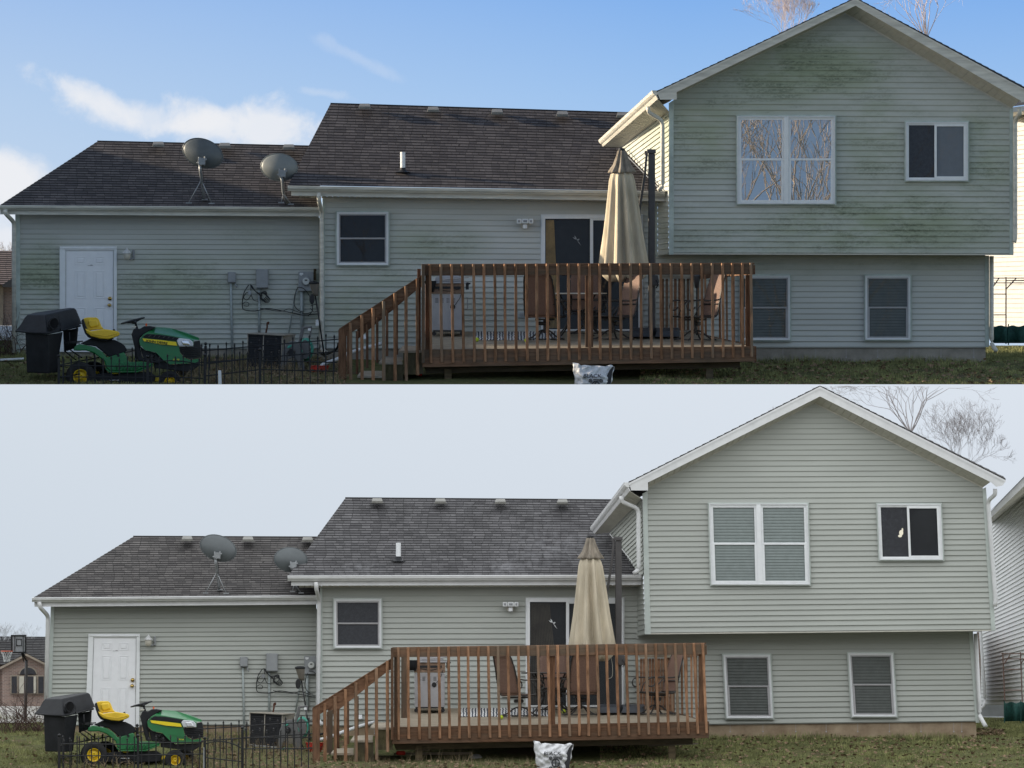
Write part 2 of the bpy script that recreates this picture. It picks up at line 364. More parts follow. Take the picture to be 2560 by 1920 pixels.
def courses(mb, tl, tr, bl, br, n, lip=0.014, gap=0.18, uvw=None, curve=None):
    """lapped boards over the quad tl-tr-br-bl (Vectors); each board leans out to its lower edge; lip points along the outward normal"""
    tl, tr, bl, br = map(Vector, (tl, tr, bl, br))
    nrm = (tr - tl).cross(bl - tl).normalized()
    if nrm.y > 0: nrm = -nrm
    if uvw is None: uvw = (tr - tl).length
    v = []; f = []; uv = []
    for i in range(n):
        a, b = i / n, (i + 1) / n; g = b - gap / n
        A, B = tl.lerp(bl, a), tr.lerp(br, a); C, D = tl.lerp(bl, g) + nrm * lip, tr.lerp(br, g) + nrm * lip
        E, F = tl.lerp(bl, g), tr.lerp(br, g); G, H = tl.lerp(bl, b), tr.lerp(br, b)
        k = len(v); v += [A, B, D, C, E, F, G, H]
        f += [(k, k + 1, k + 2, k + 3), (k + 3, k + 2, k + 5, k + 4), (k + 4, k + 5, k + 7, k + 6)]
        la = (A - tl).dot((tr - tl).normalized()) ; lb = (G - tl).dot((tr - tl).normalized())
        w0, w1 = (B - A).length, (H - G).length
        va, vb = (n - i) * 0.0467 - 1e-4, (n - i - 1) * 0.0467 + 1e-4
        q = [(la, va), (la + w0, va), (lb + w1, vb), (lb, vb)]
        uv += [q, [q[3], q[2], q[2], q[3]], [q[3], q[2], q[2], q[3]]]
    return mb.add(v, f, uv)

# ---------------------------------------------------------------- shared materials
m_trim = mat('painted_trim', (0.62, 0.62, 0.62), 0.45, noise=0.05, scale=6)
m_trim_dirty = mat('weathered_gutter', (0.58, 0.56, 0.50), 0.45, noise=0.13, scale=5, stretch=(0.4, 1, 3))
m_corner = mat('corner_trim', (0.46, 0.50, 0.47), 0.5, noise=0.05, scale=5)
m_corner_dirty = mat('algae_corner_trim', (0.44, 0.50, 0.46), 0.5, noise=0.14, scale=4)
m_soffit = mat('soffit', (0.50, 0.48, 0.42), 0.6, noise=0.06)
m_white = mat('white_vinyl', (0.74, 0.75, 0.76), 0.35, noise=0.03)
m_door = mat('white_door', (0.80, 0.80, 0.82), 0.35, noise=0.02)
m_greyframe = mat('grey_sash', (0.36, 0.35, 0.36), 0.5, noise=0.05)
m_found = mat('foundation_concrete', (0.30, 0.21, 0.135), 0.9, noise=0.16, scale=3, bump=0.3, col2=(0.33, 0.26, 0.18))
m_found_u = mat('foundation_concrete_grey', (0.30, 0.27, 0.23), 0.9, noise=0.16, scale=3, bump=0.3)
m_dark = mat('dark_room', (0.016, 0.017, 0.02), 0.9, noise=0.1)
m_screen = mat('insect_screen', (0.035, 0.035, 0.042), 0.8, noise=0.15, scale=20)
m_blind = mat('blind_slats', (0.215, 0.24, 0.232), 0.6, noise=0.05)
m_blind_dim = mat('dim_blind_slats', (0.085, 0.09, 0.084), 0.7, noise=0.08)
m_curtain = mat('gold_curtain', (0.30, 0.19, 0.07), 0.9, noise=0.2, scale=4)
m_curtain_dim = mat('brown_curtain', (0.050, 0.043, 0.036), 0.9, noise=0.2, scale=4)
m_black = mat('black_iron', (0.012, 0.012, 0.014), 0.45, noise=0.2)
m_blackpl = mat('black_plastic', (0.016, 0.017, 0.020), 0.6, noise=0.2, scale=5, spec=.25)
m_grey = mat('grey_box', (0.27, 0.28, 0.29), 0.5, noise=0.06)
m_pvc = mat('white_pvc', (0.70, 0.71, 0.72), 0.35, noise=0.05)
m_cable = mat('black_cable', (0.015, 0.016, 0.018), 0.5)
m_brass = mat('brass', (0.6, 0.42, 0.15), 0.25, metal=1.0, noise=0.05)
m_roofvent = mat('roof_vent_metal', (0.17, 0.165, 0.15), 0.6, noise=0.12)
g_dark = glass('window_glass', (0.97, 0.985, 0.985), 0.018)
g_refl = glass('reflecting_window_glass', (0.97, 0.98, 0.985), 0.33)
g_mid = glass('half_reflecting_glass', (0.97, 0.98, 0.98), 0.016)
vin = (0.382, 0.395, 0.362)
def spot(u, v, ru, rv, st): return (X(u), Z(v), ru / UNIT, rv / UNIT, st)
m_sid = {'upper': siding_mat('mildewed_siding', (0.50, 0.505, 0.475), True, [
            spot(2110, 330, 520, 330, 0.5), spot(2010, 170, 330, 120, 1.0), spot(1800, 330, 260, 150, 0.8), spot(2180, 330, 110, 190, 0.75), spot(2450, 400, 110, 170, 0.95),
            spot(2200, 560, 420, 120, 1.0), spot(1850, 600, 300, 130, 0.6),
            spot(100, 700, 110, 110, 0.95), spot(430, 740, 190, 150, 0.75), spot(260, 830, 300, 90, 0.5), spot(640, 640, 160, 80, 0.4), spot(400, 800, 420, 110, 0.6), spot(900, 700, 160, 200, 0.5),
            spot(900, 760, 190, 120, 0.8), spot(1080, 610, 150, 60, 0.65), spot(1250, 800, 200, 90, 0.3)]),
         'lower': siding_mat('clean_siding', vin, False)}
m_shin = {('upper', 0): shingle_mat('warm_shingles', (0.112, 0.099, 0.097), (0.056, 0.050, 0.052)),
          ('upper', 1): shingle_mat('warm_shingles_main', (0.099, 0.088, 0.089), (0.048, 0.043, 0.047)),
          ('lower', 0): shingle_mat('grey_shingles', (0.100, 0.092, 0.089), (0.046, 0.042, 0.042), 0.10),
          ('lower', 1): shingle_mat('grey_shingles_main', (0.104, 0.100, 0.104), (0.048, 0.046, 0.049), 0.22, worn=((X(1400), Z(1365), 1.2, .5, .24), (X(1262), Z(1418), .55, .16, .3), (X(900), Z(1422), .45, .16, .3)))}

# ---------------------------------------------------------------- windows
def window(Y, par, q, d, kind, back=None, gl=None, blind=None, up=None, sash=None):
    """q = casing outline (u,v) tl,tr,br,bl; the casing stands proud of the siding"""
    d -= .023; tl, tr, br, bl = [Vector((u, v, 0)) for u, v in q]
    def at(s, t): return tl.lerp(tr, s).lerp(bl.lerp(br, s), t)
    W = ((tr - tl).length + (br - bl).length) / 2; H = ((bl - tl).length + (br - tr).length) / 2
    def quad(mb, u0, v0, u1, v1, d0, d1):
        pts = [at(u0 / W, v0 / H), at(u1 / W, v0 / H), at(u1 / W, v1 / H), at(u0 / W, v1 / H)]
        Y.pri(mb, [(p.x, p.y) for p in pts], d0, d1)
    def ring(mb, u0, v0, u1, v1, t, d0, d1, tb=None, ts=None):
        tb = tb or t; ts = ts or t
        quad(mb, u0, v0, u1, v0 + tb, d0, d1); quad(mb, u0, v1 - tb, u1, v1, d0, d1)
        quad(mb, u0, v0 + tb, u0 + ts, v1 - tb, d0, d1); quad(mb, u1 - ts, v0 + tb, u1, v1 - tb, d0, d1)
    mb = MB(); ring(mb, 0, 0, W, H, 3, d - .045, d)
    win = mb.build('window' if kind != 'door' else 'sliding_door', m_corner if Y.w == 'lower' else m_corner_dirty, par)
    mb = MB(); ring(mb, 3.2, 3.2, W - 3.2, H - 3.2, 2.2, d - .075, d); ring(mb, 5.6, 5.6, W - 5.6, H - 5.6, 2.6, d - .058, d)
    mb.build('frame', m_white, win, bevel=.003)
    sm = sash or m_white
    def sashq(u0, v0, u1, v1, dd, pane_back, t=3.5, bl=True, rows=None, ts=None):
        mb = MB(); ring(mb, u0, v0, u1, v1, t, d - dd, d - dd + .03, ts=ts or t); mb.build('sash', sm, win, bevel=.003)
        ti = t - .5
        mb = MB(); cs = [at(a / W, b / H) for a, b in ((u0 + ti, v0 + ti), (u1 - ti, v0 + ti), (u1 - ti, v1 - ti), (u0 + ti, v1 - ti))]
        mb.add([Y.P(c.x, c.y, d - dd + (.017 if k < 2 else .002)) for k, c in enumerate(cs)], [(0, 1, 2, 3)]); mb.build('pane', gl, win)
        mb = MB()
        if blind is not None and bl:
            pts = [at(u0 / W, v0 / H), at(u1 / W, v0 / H), at(u0 / W, v1 / H), at(u1 / W, v1 / H)]
            V = [Y.P(p.x, p.y, d - dd + .030) for p in pts]
            courses(mb, V[0], V[1], V[2], V[3], rows or int((v1 - v0) / 7.0), lip=.011, gap=.24); mb.build('blind', blind, win)
        else:
            quad(mb, u0 + 1, v0 + 1, u1 - 1, v1 - 1, d - dd + .026, d - dd + .03); mb.build('backing', pane_back, win)
    i = 8
    if kind == 'hung':
        m = H * .50
        sashq(i, i, W - i, m + 2, .045, back or m_dark); sashq(i, m - 2.5, W - i, H - i, .055, back or m_dark, ts=(6 if blind else 4))
    elif kind == 'twin':
        c = W / 2; m = H * .495
        mb = MB(); quad(mb, c - 6, 5, c + 6, H - 5, d - .07, d - .01); mb.build('mullion', m_white, win, bevel=.004)
        for a, b in ((i, c - 6), (c + 6, W - i)):
            sashq(a, i, b, m + 2, .045, m_dark, 5); sashq(a, m - 2.5, b, H - i, .06, m_dark, 5, ts=6.5)
    elif kind == 'slider':
        c = W * .475
        gl2 = gl; 
        sashq(i, i, c + 2, H - i, .045, m_screen, 3.2)
        sashq(c - 2, i, W - i, H - i, .06, back or m_dark, 6)
    return win

# ---------------------------------------------------------------- the two houses
def downspout(Y, par, pts, r=.038):
    mb = MB(); P = [Y.P(*p) for p in pts]
    # rectangular pipe: four-sided tube turned flat, corners rounded by extra points
    full = [P[0]]
    for i in range(1, len(P) - 1):
        a, b, c = P[i - 1], P[i], P[i + 1]; k = min(.07, (a - b).length / 2.5, (c - b).length / 2.5)
        s, e = b + (a - b).normalized() * k, b + (c - b).normalized() * k
        full += [s, s.lerp(b, .55).lerp(b.lerp(e, .45), .5), e]
    full.append(P[-1]); mb.tube(full, r, 10)
    return mb.build('downspout', m_trim if Y.w == 'lower' else m_trim_dirty, par, smooth=True)
def gutter(Y, par, l, r, d, h=10, fh=13, endl=0, soffit=0):
    """gutter with a rolled lip, fascia board under it; l and r are the (u, v) of its top line"""
    m1 = m_trim_dirty if Y.w == 'upper' else m_trim
    def band(mb, a, b, va0, va1, vb0, vb1, d0, d1):
        Y.pri(mb, [(a, va0), (b, vb0), (b, vb1), (a, va1)], d0, d1)
    mb = MB()
    prof = [(0, -.115), (1.6, -.125), (2.4, -.118), (h * .55, -.112), (h * .8, -.085), (h, -.075)]
    vs = []; fs = []
    for (u, v) in (l, r):
        for dv, dd in prof: vs.append(Y.P(u, v + dv, d + dd))
        vs.append(Y.P(u, v + h, d)); vs.append(Y.P(u, v, d))
    n = len(prof) + 2
    for i in range(n): fs.append((i, (i + 1) % n, n + (i + 1) % n, n + i))
    fs += [tuple(range(n)), tuple(range(2 * n - 1, n - 1, -1))]
    mb.add(vs, fs); gt = mb.build('gutter', m1, par)
    mb = MB(); band(mb, l[0] + endl, r[0], l[1] + h - 1, l[1] + h + fh, r[1] + h - 1, r[1] + h + fh, d + .002, d + .03)
    band(mb, l[0] + endl, r[0], l[1] + h + fh - 3, l[1] + h + fh, r[1] + h + fh - 3, r[1] + h + fh, d - .012, d + .001)
    mb.build('fascia', m1, par)
    # soffit boards rise a little towards the fascia, with open joints
    mb = MB(); u = l[0] + endl + 20; k = (r[1] - l[1]) / (r[0] - l[0])
    while u < r[0] - 6 and soffit:
        v = l[1] + (u - l[0]) * k + h + fh
        mb.hexa([Y.P(u, v - 2, d + .02), Y.P(u + 13, v - 2, d + .02), Y.P(u + 13, v + soffit, d + soffit_d), Y.P(u, v + soffit, d + soffit_d)],
                [Y.P(u, v - 4, d + .02), Y.P(u + 13, v - 4, d + .02), Y.P(u + 13, v + soffit - 2, d + soffit_d), Y.P(u, v + soffit - 2, d + soffit_d)])
        u += 14
    if soffit: mb.build('soffit', m_soffit, par)
    return gt
soffit_d = .35
def roofplane(Y, par, tl, tr, bl, br, n, key, thick=True):
    mb = MB(); courses(mb, Y.P(*tl), Y.P(*tr), Y.P(*bl), Y.P(*br), n, lip=.006, gap=.10)
    r = mb.build('roof', m_shin[(Y.w, key)], par)
    return r
def rvent(Y, roof, u, v, d, s=1.0):
    a = 14 * s
    mb = MB()
    mb.hexa([Y.P(u - a, v + 6 * s, d - .16), Y.P(u + a, v + 6 * s, d - .16), Y.P(u + a, v + 1, d - .16), Y.P(u - a, v + 1, d - .16)],
            [Y.P(u - a, v + 2 * s, d + .1), Y.P(u + a, v + 2 * s, d + .1), Y.P(u + a * .8, v - 6 * s, d + .05), Y.P(u - a * .8, v - 6 * s, d + .05)])
    Y.rect(mb, u - a - 4, v + 6 * s, u + a + 5, v + 7.2 * s, d - .19, d - .05)
    mb.build('roof_vent', m_roofvent, roof, bevel=.012)
def rowsiding(mb, Y, lf, rf, vl0, vr0, n, pl, pr, d, u0, u1):
    """horizontal boards n rows; lf(v), rf(v) give the side limits in u; course lines go from height (vl) at u0 to (vr) at u1"""
    for i in range(n):
        A, B = i, i + 1
        def line(u, k): return (vl0 + k * pl) + ((vr0 + k * pr) - (vl0 + k * pl)) * (u - u0) / (u1 - u0)
        def ends(k):
            l = u0; r = u1
            for _ in range(3): l = lf(line(l, k)); r = rf(line(r, k))
            return l, r
        la, ra = ends(A); g = B - .19; lg, rg = ends(g); lb, rb = ends(B)
        if rb - lb < 2: continue
        if ra < la: la = ra = (la + ra) / 2
        V = [Y.P(la, line(la, A), d), Y.P(ra, line(ra, A), d), Y.P(rg, line(rg, g), d - .021), Y.P(lg, line(lg, g), d - .021),
             Y.P(lg, line(lg, g), d), Y.P(rg, line(rg, g), d), Y.P(lb, line(lb, B), d), Y.P(rb, line(rb, B), d)]
        mb.add(V, [(0, 1, 2, 3), (3, 2, 5, 4), (4, 5, 7, 6)])
        if rb - lb > 160:        # butt joint where two lengths of siding overlap
            us = random.Random(i * 7 + int(u0)).uniform(lb + 50, rb - 50); gg = g - .02
            a, b, c_, d_ = Y.P(us, line(us, A + .04), d - .003), Y.P(us + .55, line(us, A + .04), d - .003), Y.P(us + .55, line(us, gg), d - .024), Y.P(us, line(us, gg), d - .024)
            mb.hexa([a, b, c_, d_], [p + Vector((0, .01, 0)) for p in (a, b, c_, d_)])
def lin(p, q): return lambda v: p[0] + (q[0] - p[0]) * (v - p[1]) / ((q[1] - p[1]) or 1e-6)
def house(Y, h, label):
    S = m_sid[Y.w]; up = Y.w == 'upper'; mc = m_corner_dirty if up else m_corner
    root = thing('house', label, 'house', Y.P(1280, h['base'], 0))
    # garage wall, main wall, lower wing wall, overhanging wing front
    g = h['gar']; dg = .5
    mb = MB(); rowsiding(mb, Y, lin(g['l0'], g['l1']), lambda v: g['r'], g['top'], g['topr'], g['n'], g['pl'], g['pr'], dg, g['l0'][0], g['r'])
    mb.build('wall', S, root)
    c = h['main']
    mb = MB(); rowsiding(mb, Y, lambda v: c['l'], lambda v: c['r'], c['top'], c['topr'], c['n'], c['pl'], c['pr'], 0, c['l'], c['r'])
    mb.build('wall', S, root)
    wl = h['wlow']
    mb = MB(); rowsiding(mb, Y, lambda v: wl['l'], lin(wl['r0'], wl['r1']), wl['top'], wl['topr'], wl['n'], wl['pl'], wl['pr'], -.04, wl['l'], wl['r0'][0])
    mb.build('wall', S, root)
    a, L_, R_ = h['gab']          # gable apex, left spring, right spring (u, v)
    bL, bR = h['gbot']
    n = h['gn']; dW = -.62
    def lf(v): return lin(a, L_)(v) if v < L_[1] else lin(L_, bL)(v)
    def rf(v): return lin(a, R_)(v) if v < R_[1] else lin(R_, bR)(v)
    hl = bL[1] - a[1]; hr = bR[1] - a[1] - h.get('gtilt', 0)
    mb = MB(); rowsiding(mb, Y, lf, rf, a[1], a[1] + h.get('gtilt', 0), n, hl / n, hr / n, dW, L_[0], R_[0])
    mb.build('gable_wall', S, root)
    # bottom edge strip, underside and side return of the overhang
    mb = MB(); Y.pri(mb, [(bL[0] - 8, bL[1] - 1), (bR[0] + 8, bR[1] - 1), (bR[0] + 8, bR[1] + 2), (bL[0] - 8, bL[1] + 2)], dW - .022, -.06)
    mb.build('wall_base_strip', m_soffit, root)
    # plan oblique left side wall of the wing: front edge at the corner trim, back edge on the roof flashing
    s = h['side']
    n2 = s['n']
    mb = MB(); V = [Y.P(*p) for p in s['q']]      # tl(back) tr(front) bl(back) br(front)
    courses(mb, V[0], V[1], V[2], V[3], n2, lip=.016, gap=.13)
    V = [Y.P(*p) for p in s['q2']]; courses(mb, V[0], V[1], V[2], V[3], s['n2'], lip=.016, gap=.13)
    mb.build('side_wall', S, root)
    # corner trims
    for t in h['trims']:
        mb = MB(); Y.pri(mb, t[0], t[1] - .03, t[1] + .05); mb.build('corner_trim', mc, root, bevel=.004)
    # foundation
    for f in h['found']:
        mb = MB(); Y.pri(mb, f[0], f[1], f[1] + .2); fo = mb.build('foundation', m_found_u if up else m_found, root)
        us = [p[0] for p in f[0]]; v0 = min(p[1] for p in f[0]); rnd = random.Random(4)
        mb = MB(); u = min(us) + 60
        while u < max(us) - 20:
            Y.rect(mb, u, v0 + 4, u + .8, v0 + 26, f[1] - .003, f[1] + .01); mb.disc(Y.P(u + .5, v0 + 26, f[1]), .012, .012, .012, 8); u += rnd.choice((79, 76, 20, 82))
        if len(mb.v): mb.build('form_tie_marks', m_greyframe, fo)
    # the bodies of the three blocks behind their fronts
    for nm, u0, u1, vt, d0, d1 in (('garage_body', g['l0'][0] + 2, g['r'] + 12, g['top'] + 8, dg + .06, 4.2), ('main_body', c['l'] + 2, c['r'] - 4, c['top'] + 8, .06, 5.2), ('wing_body', L_[0] + 3, R_[0] - 3, L_[1] + 12, .9, 3.1), ('wing_front_body', L_[0] + 14, R_[0] - 3, L_[1] + 12, -.58, .9), ('lower_wing_body', wl['l'] + 6, wl['r0'][0] - 3, bL[1] - 4, .0, 3.05)):
        mb = MB(); Y.rect(mb, u0, vt, u1, (bL[1] - 5) if 'wing' in nm and 'lower' not in nm else h['base'] + 10, d0, d1); mb.build(nm, S, root)
    # roofs
    e = h['groof']
    r1 = roofplane(Y, root, (*e['tl'], 2.3), (*e['tr'], 2.3), (*e['bl'], .08), (*e['br'], .08), e['n'], 0)
    mb = MB(); mb.add([Y.P(*e['tl'], 2.3), Y.P(*e['tr'], 2.3), Y.P(e['tr'][0], e['bl'][1], 4.5), Y.P(*e['bl'], 4.5), Y.P(*e['bl'], .08)], [(0, 1, 2, 3), (0, 3, 4)])
    mb.build('rear_roof', m_shin[(Y.w, 0)], root)
    for u, v in h['gvents']: rvent(Y, r1, u, v, 2.0, h['vs'])
    mb = MB(); Y.tub(mb, [(*e['tl'], 2.32), (*e['tr'], 2.32)], .022, 6); mb.build('ridge_cap', m_shin[(Y.w, 0)], r1)
    e = h['mroof']
    r2 = roofplane(Y, root, (*e['tl'], 2.6), (*e['tr'], 2.6), (*e['bl'], -.42), (*e['br'], -.42), e['n'], 1)
    mb = MB(); mb.add([Y.P(*e['tl'], 2.6), Y.P(*e['tr'], 2.6), Y.P(e['tr'][0], e['bl'][1], 5.6), Y.P(*e['bl'], 5.6), Y.P(*e['bl'], -.42)], [(0, 1, 2, 3), (0, 3, 4)])
    mb.build('rear_roof', m_shin[(Y.w, 1)], root)
    mb = MB(); Y.tub(mb, [(*e['tl'], 2.62), (*e['tr'], 2.62)], .024, 6); mb.build('ridge_cap', m_shin[(Y.w, 1)], r2)
    for u, v in h['mvents']: rvent(Y, r2, u, v, 2.3, h['vs'])
    pu, pv0, pv1, pv2 = h['pipe']
    fr = (e['bl'][1] - pv2) / (e['bl'][1] - e['tl'][1]); pd = -.42 + fr * 3.02
    mb = MB(); mb.tube([Y.P(pu, pv2, pd), Y.P(pu, pv0, pd)], .042, 14); vp = mb.build('vent_pipe', m_pvc, root, smooth=False)
    mb = MB(); mb.lathe([(.046, Z(pv1)), (.05, Z(pv1 + 5)), (.075, Z(pv2)), (.13, Z(pv2 + 2))], 16, (X(pu), Y.y + pd)); mb.build('boot', m_blackpl, vp, smooth=True)
    gutter(Y, root, *h['ggut'], .08, h=11, fh=12, endl=6)
    gutter(Y, root, *h['mgut'], -.42, h=13, fh=12, endl=9, soffit=5)
    # wing roof over the gable
    f = h['rake']
    back = 3.2; dR = -1.12
    mb = MB()
    A = f['apex']; Lf, Rt = f['l'], f['r']; BK = f['lback']
    for (p, q, bk) in ((A, Lf, BK), (A, Rt, (Rt[0] - 6, Rt[1] - 6, back))):
        V = [Y.P(p[0], p[1], back), Y.P(p[0], p[1], dR), Y.P(bk[0], bk[1], bk[2]), Y.P(q[0], q[1], dR)]
        n = 26
        pts = []
        for i in range(n + 1):
            t = i / n; pts.append((V[1].lerp(V[3], t), V[0].lerp(V[2], t)))
        vs = []; fs = []
        for i in range(n):
            (a0, b0), (a1, b1) = pts[i], pts[i + 1]; k = len(vs)
            up_ = Vector((0, 0, .010)); th = Vector((0, 0, -.03))
            vs += [a0, b0, b1 + up_, a1 + up_, a0 + th, a1 + th]; fs += [(k, k + 1, k + 2, k + 3), (k, k + 3, k + 5, k + 4)]
        mb.add(vs, fs)
    wr = mb.build('wing_roof', m_shin[(Y.w, 0)], root)
    th = f['th']
    mb = MB()
    Y.pri(mb, [(A[0], A[1] + 3), (A[0], f['apexb']), f['lb'], f['lbox'][0]] + f['lbox'][1:] + [(Lf[0] + 1, Lf[1] + 3)], dR, dR + .03)
    Y.pri(mb, [(A[0], A[1] + 3), (Rt[0], Rt[1] + 3)] + f['rbox'] + [f['rb'], (A[0], f['apexb'])], dR, dR + .03)
    mb.build('rake_board', m_trim_dirty if up else m_trim, root)
    mb = MB()      # drip edge along the rake, standing 1 cm proud
    for P0, P1 in ((A, Lf), (A, Rt)):
        Y.pri(mb, [(P0[0], P0[1] + 2.2), (P1[0], P1[1] + 2.2), (P1[0], P1[1] + 8), (P0[0], P0[1] + 8)], dR - .012, dR)
    mb.build('drip_edge', m_trim_dirty if up else m_trim, root)
    # boxed soffits under the rake: boards run from the rake board down to the wall
    mb = MB()
    for (P0, P1, W0, W1) in ((( A[0], f['apexb']), f['lb'], a, L_), ((A[0], f['apexb']), f['rb'], a, R_)):
        nb = 26
        for i in range(nb):
            t0, t1 = i / nb, (i + .93) / nb
            p = [Y.P(P0[0] + (P1[0] - P0[0]) * t, P0[1] - 1 + (P1[1] - P0[1]) * t, dR + .03) for t in (t0, t1)]
            q = [Y.P(W0[0] + (W1[0] - W0[0]) * t, W0[1] + 2 + (W1[1] - W0[1]) * t, dW) for t in (t1, t0)]
            up_ = Vector((0, 0, .015)); mb.hexa(p + q, [x + up_ for x in p + q])
    mb.build('soffit', m_soffit, root)
    mb = MB()
    for W1 in (L_, R_): Y.pri(mb, [(a[0], a[1] - 2), (W1[0], W1[1] - 2), (W1[0], W1[1] + 2), (a[0], a[1] + 2)], dW - .05, dW)
    mb.build('frieze_strip', m_soffit, root)
    # receding left eave: gutter, fascia, soffit
    b0, b1 = Y.P(*f['g0'], dR), Y.P(*f['g1'], BK[2])          # gutter top line front/back
    def off(p, du, dv): return p + Vector((du / UNIT, 0, -dv / UNIT))
    mb = MB()
    cs = [(0, 0), (1, 3), (1.5, 6), (5, 10), (8, 12), (14, 12), (14, 0)]
    vs = [off(b0, u, v) for u, v in cs] + [off(b1, u * .8, v * .9) for u, v in cs]; nn = len(cs)
    mb.add(vs, [(i, (i + 1) % nn, nn + (i + 1) % nn, nn + i) for i in range(nn)] + [tuple(range(nn)), tuple(range(2 * nn - 1, nn - 1, -1))])
    mb.build('gutter', m_trim_dirty if up else m_trim, root)
    mb = MB(); s0, s1 = off(b0, 9, 12), off(b1, 7, 10)
    mb.hexa([s0, s1, off(s1, 4, 7), off(s0, 5, 10)], [off(s0, 3, 0) + Vector((0, .02, 0)), off(s1, 3, 0) + Vector((0, .02, 0)), off(s1, 7, 6) + Vector((0, .02, 0)), off(s0, 8, 9) + Vector((0, .02, 0))])
    mb.build('fascia', m_trim_dirty if up else m_trim, root)
    mb = MB(); nb = 24; e0, e1 = off(s0, 5, 10), off(s1, 4, 7); w0, w1 = Y.P(*f['w0'], dW), Y.P(*f['w1'], BK[2] - .15)
    for i in range(nb):
        t0, t1 = i / nb, (i + .93) / nb
        q = [e0.lerp(e1, t0), e0.lerp(e1, t1), w0.lerp(w1, t1), w0.lerp(w1, t0)]
        mb.hexa(q, [p + Vector((0, 0, .012)) for p in q])
    mb.build('soffit', m_soffit, root)
    mb = MB(); fl = h['flash']; mb.bar(Y.P(*fl[0]), Y.P(*fl[1]), .02, .04); mb.build('flashing', m_trim, root)
    for dp in h['spouts']: downspout(Y, root, dp, .036)
    return root
def sixpanel_door(Y, par, q, cas, d):
    """q = door slab corners, cas = casing outline (u,v) tl,tr,br,bl"""
    tl, tr, br, bl = [Vector((u, v, 0)) for u, v in q]
    def at(s, t): return tl.lerp(tr, s).lerp(bl.lerp(br, s), t)
    def quad(mb, s0, t0, s1, t1, d0, d1):
        Y.pri(mb, [(p.x, p.y) for p in (at(s0, t0), at(s1, t0), at(s1, t1), at(s0, t1))], d0, d1)
    mb = MB(); Y.pri(mb, [cas[0], cas[1], (q[1][0] + 1, q[1][1]), (q[0][0] - 1, q[0][1])], d - .06, d)
    Y.pri(mb, [cas[0], (q[0][0] - 1, q[0][1]), (q[3][0] - 1, q[3][1]), cas[3]], d - .058, d)
    Y.pri(mb, [(q[1][0] + 1, q[1][1]), cas[1], cas[2], (q[2][0] + 1, q[2][1])], d - .058, d)
    cs = [Vector((c[0], c[1], 0)) for c in cas]
    Y.pri(mb, [(cas[0][0] + 3, cas[0][1] + 3), (cas[1][0] - 3, cas[1][1] + 3), (cas[1][0] - 3, cas[1][1] + 6), (cas[0][0] + 3, cas[0][1] + 6)], d - .072, d - .06)
    door = mb.build('door', m_white, par, bevel=.004)
    mb = MB(); quad(mb, 0, 0, 1, 1, d - .03, d); mb.build('door_leaf', m_door, door)
    mb = MB(); pn = MB()
    for (s0, s1) in ((.19, .43), (.59, .83)):
        for (t0, t1) in ((.065, .145), (.205, .475), (.565, .86)):
            e = .012; f = .008
            for (x0, y0, x1, y1) in ((s0, t0, s1, t0 + f), (s0, t1 - f, s1, t1), (s0, t0 + f, s0 + .025, t1 - f), (s1 - .025, t0 + f, s1, t1 - f)):
                quad(mb, x0, y0, x1, y1, d - .036, d - .03)
            pn = MB(); quad(pn, s0 + .055, t0 + .02, s1 - .055, t1 - .02, d - .040, d - .03); pn.build('raised_panel', m_door, door, bevel=.007)
    mb.build('panel_moulding', m_door, door, bevel=.004)
    p = at(.93, .475); mb = MB(); mb.disc(Y.P(p.x, p.y, d - .045), .032, .032, .03, 20); mb.ball(Y.P(p.x, p.y, d - .06), .016); mb.build('deadbolt', m_brass, door, smooth=True)
    p = at(.92, .54); mb = MB(); mb.disc(Y.P(p.x, p.y, d - .04), .034, .028, .02, 20); mb.ball(Y.P(p.x, p.y, d - .075), .03, sq=(1.15, 1, .8)); mb.build('handle', m_brass, door, smooth=True)
    p = at(.5, .15); mb = MB(); Y.rect(mb, p.x - 5, p.y, p.x + 9, p.y + 1.2, d - .034, d - .03); Y.rect(mb, p.x + 2, p.y - 1.6, p.x + 7, p.y, d - .034, d - .03); mb.build('sticker', m_greyframe, door)
    return door
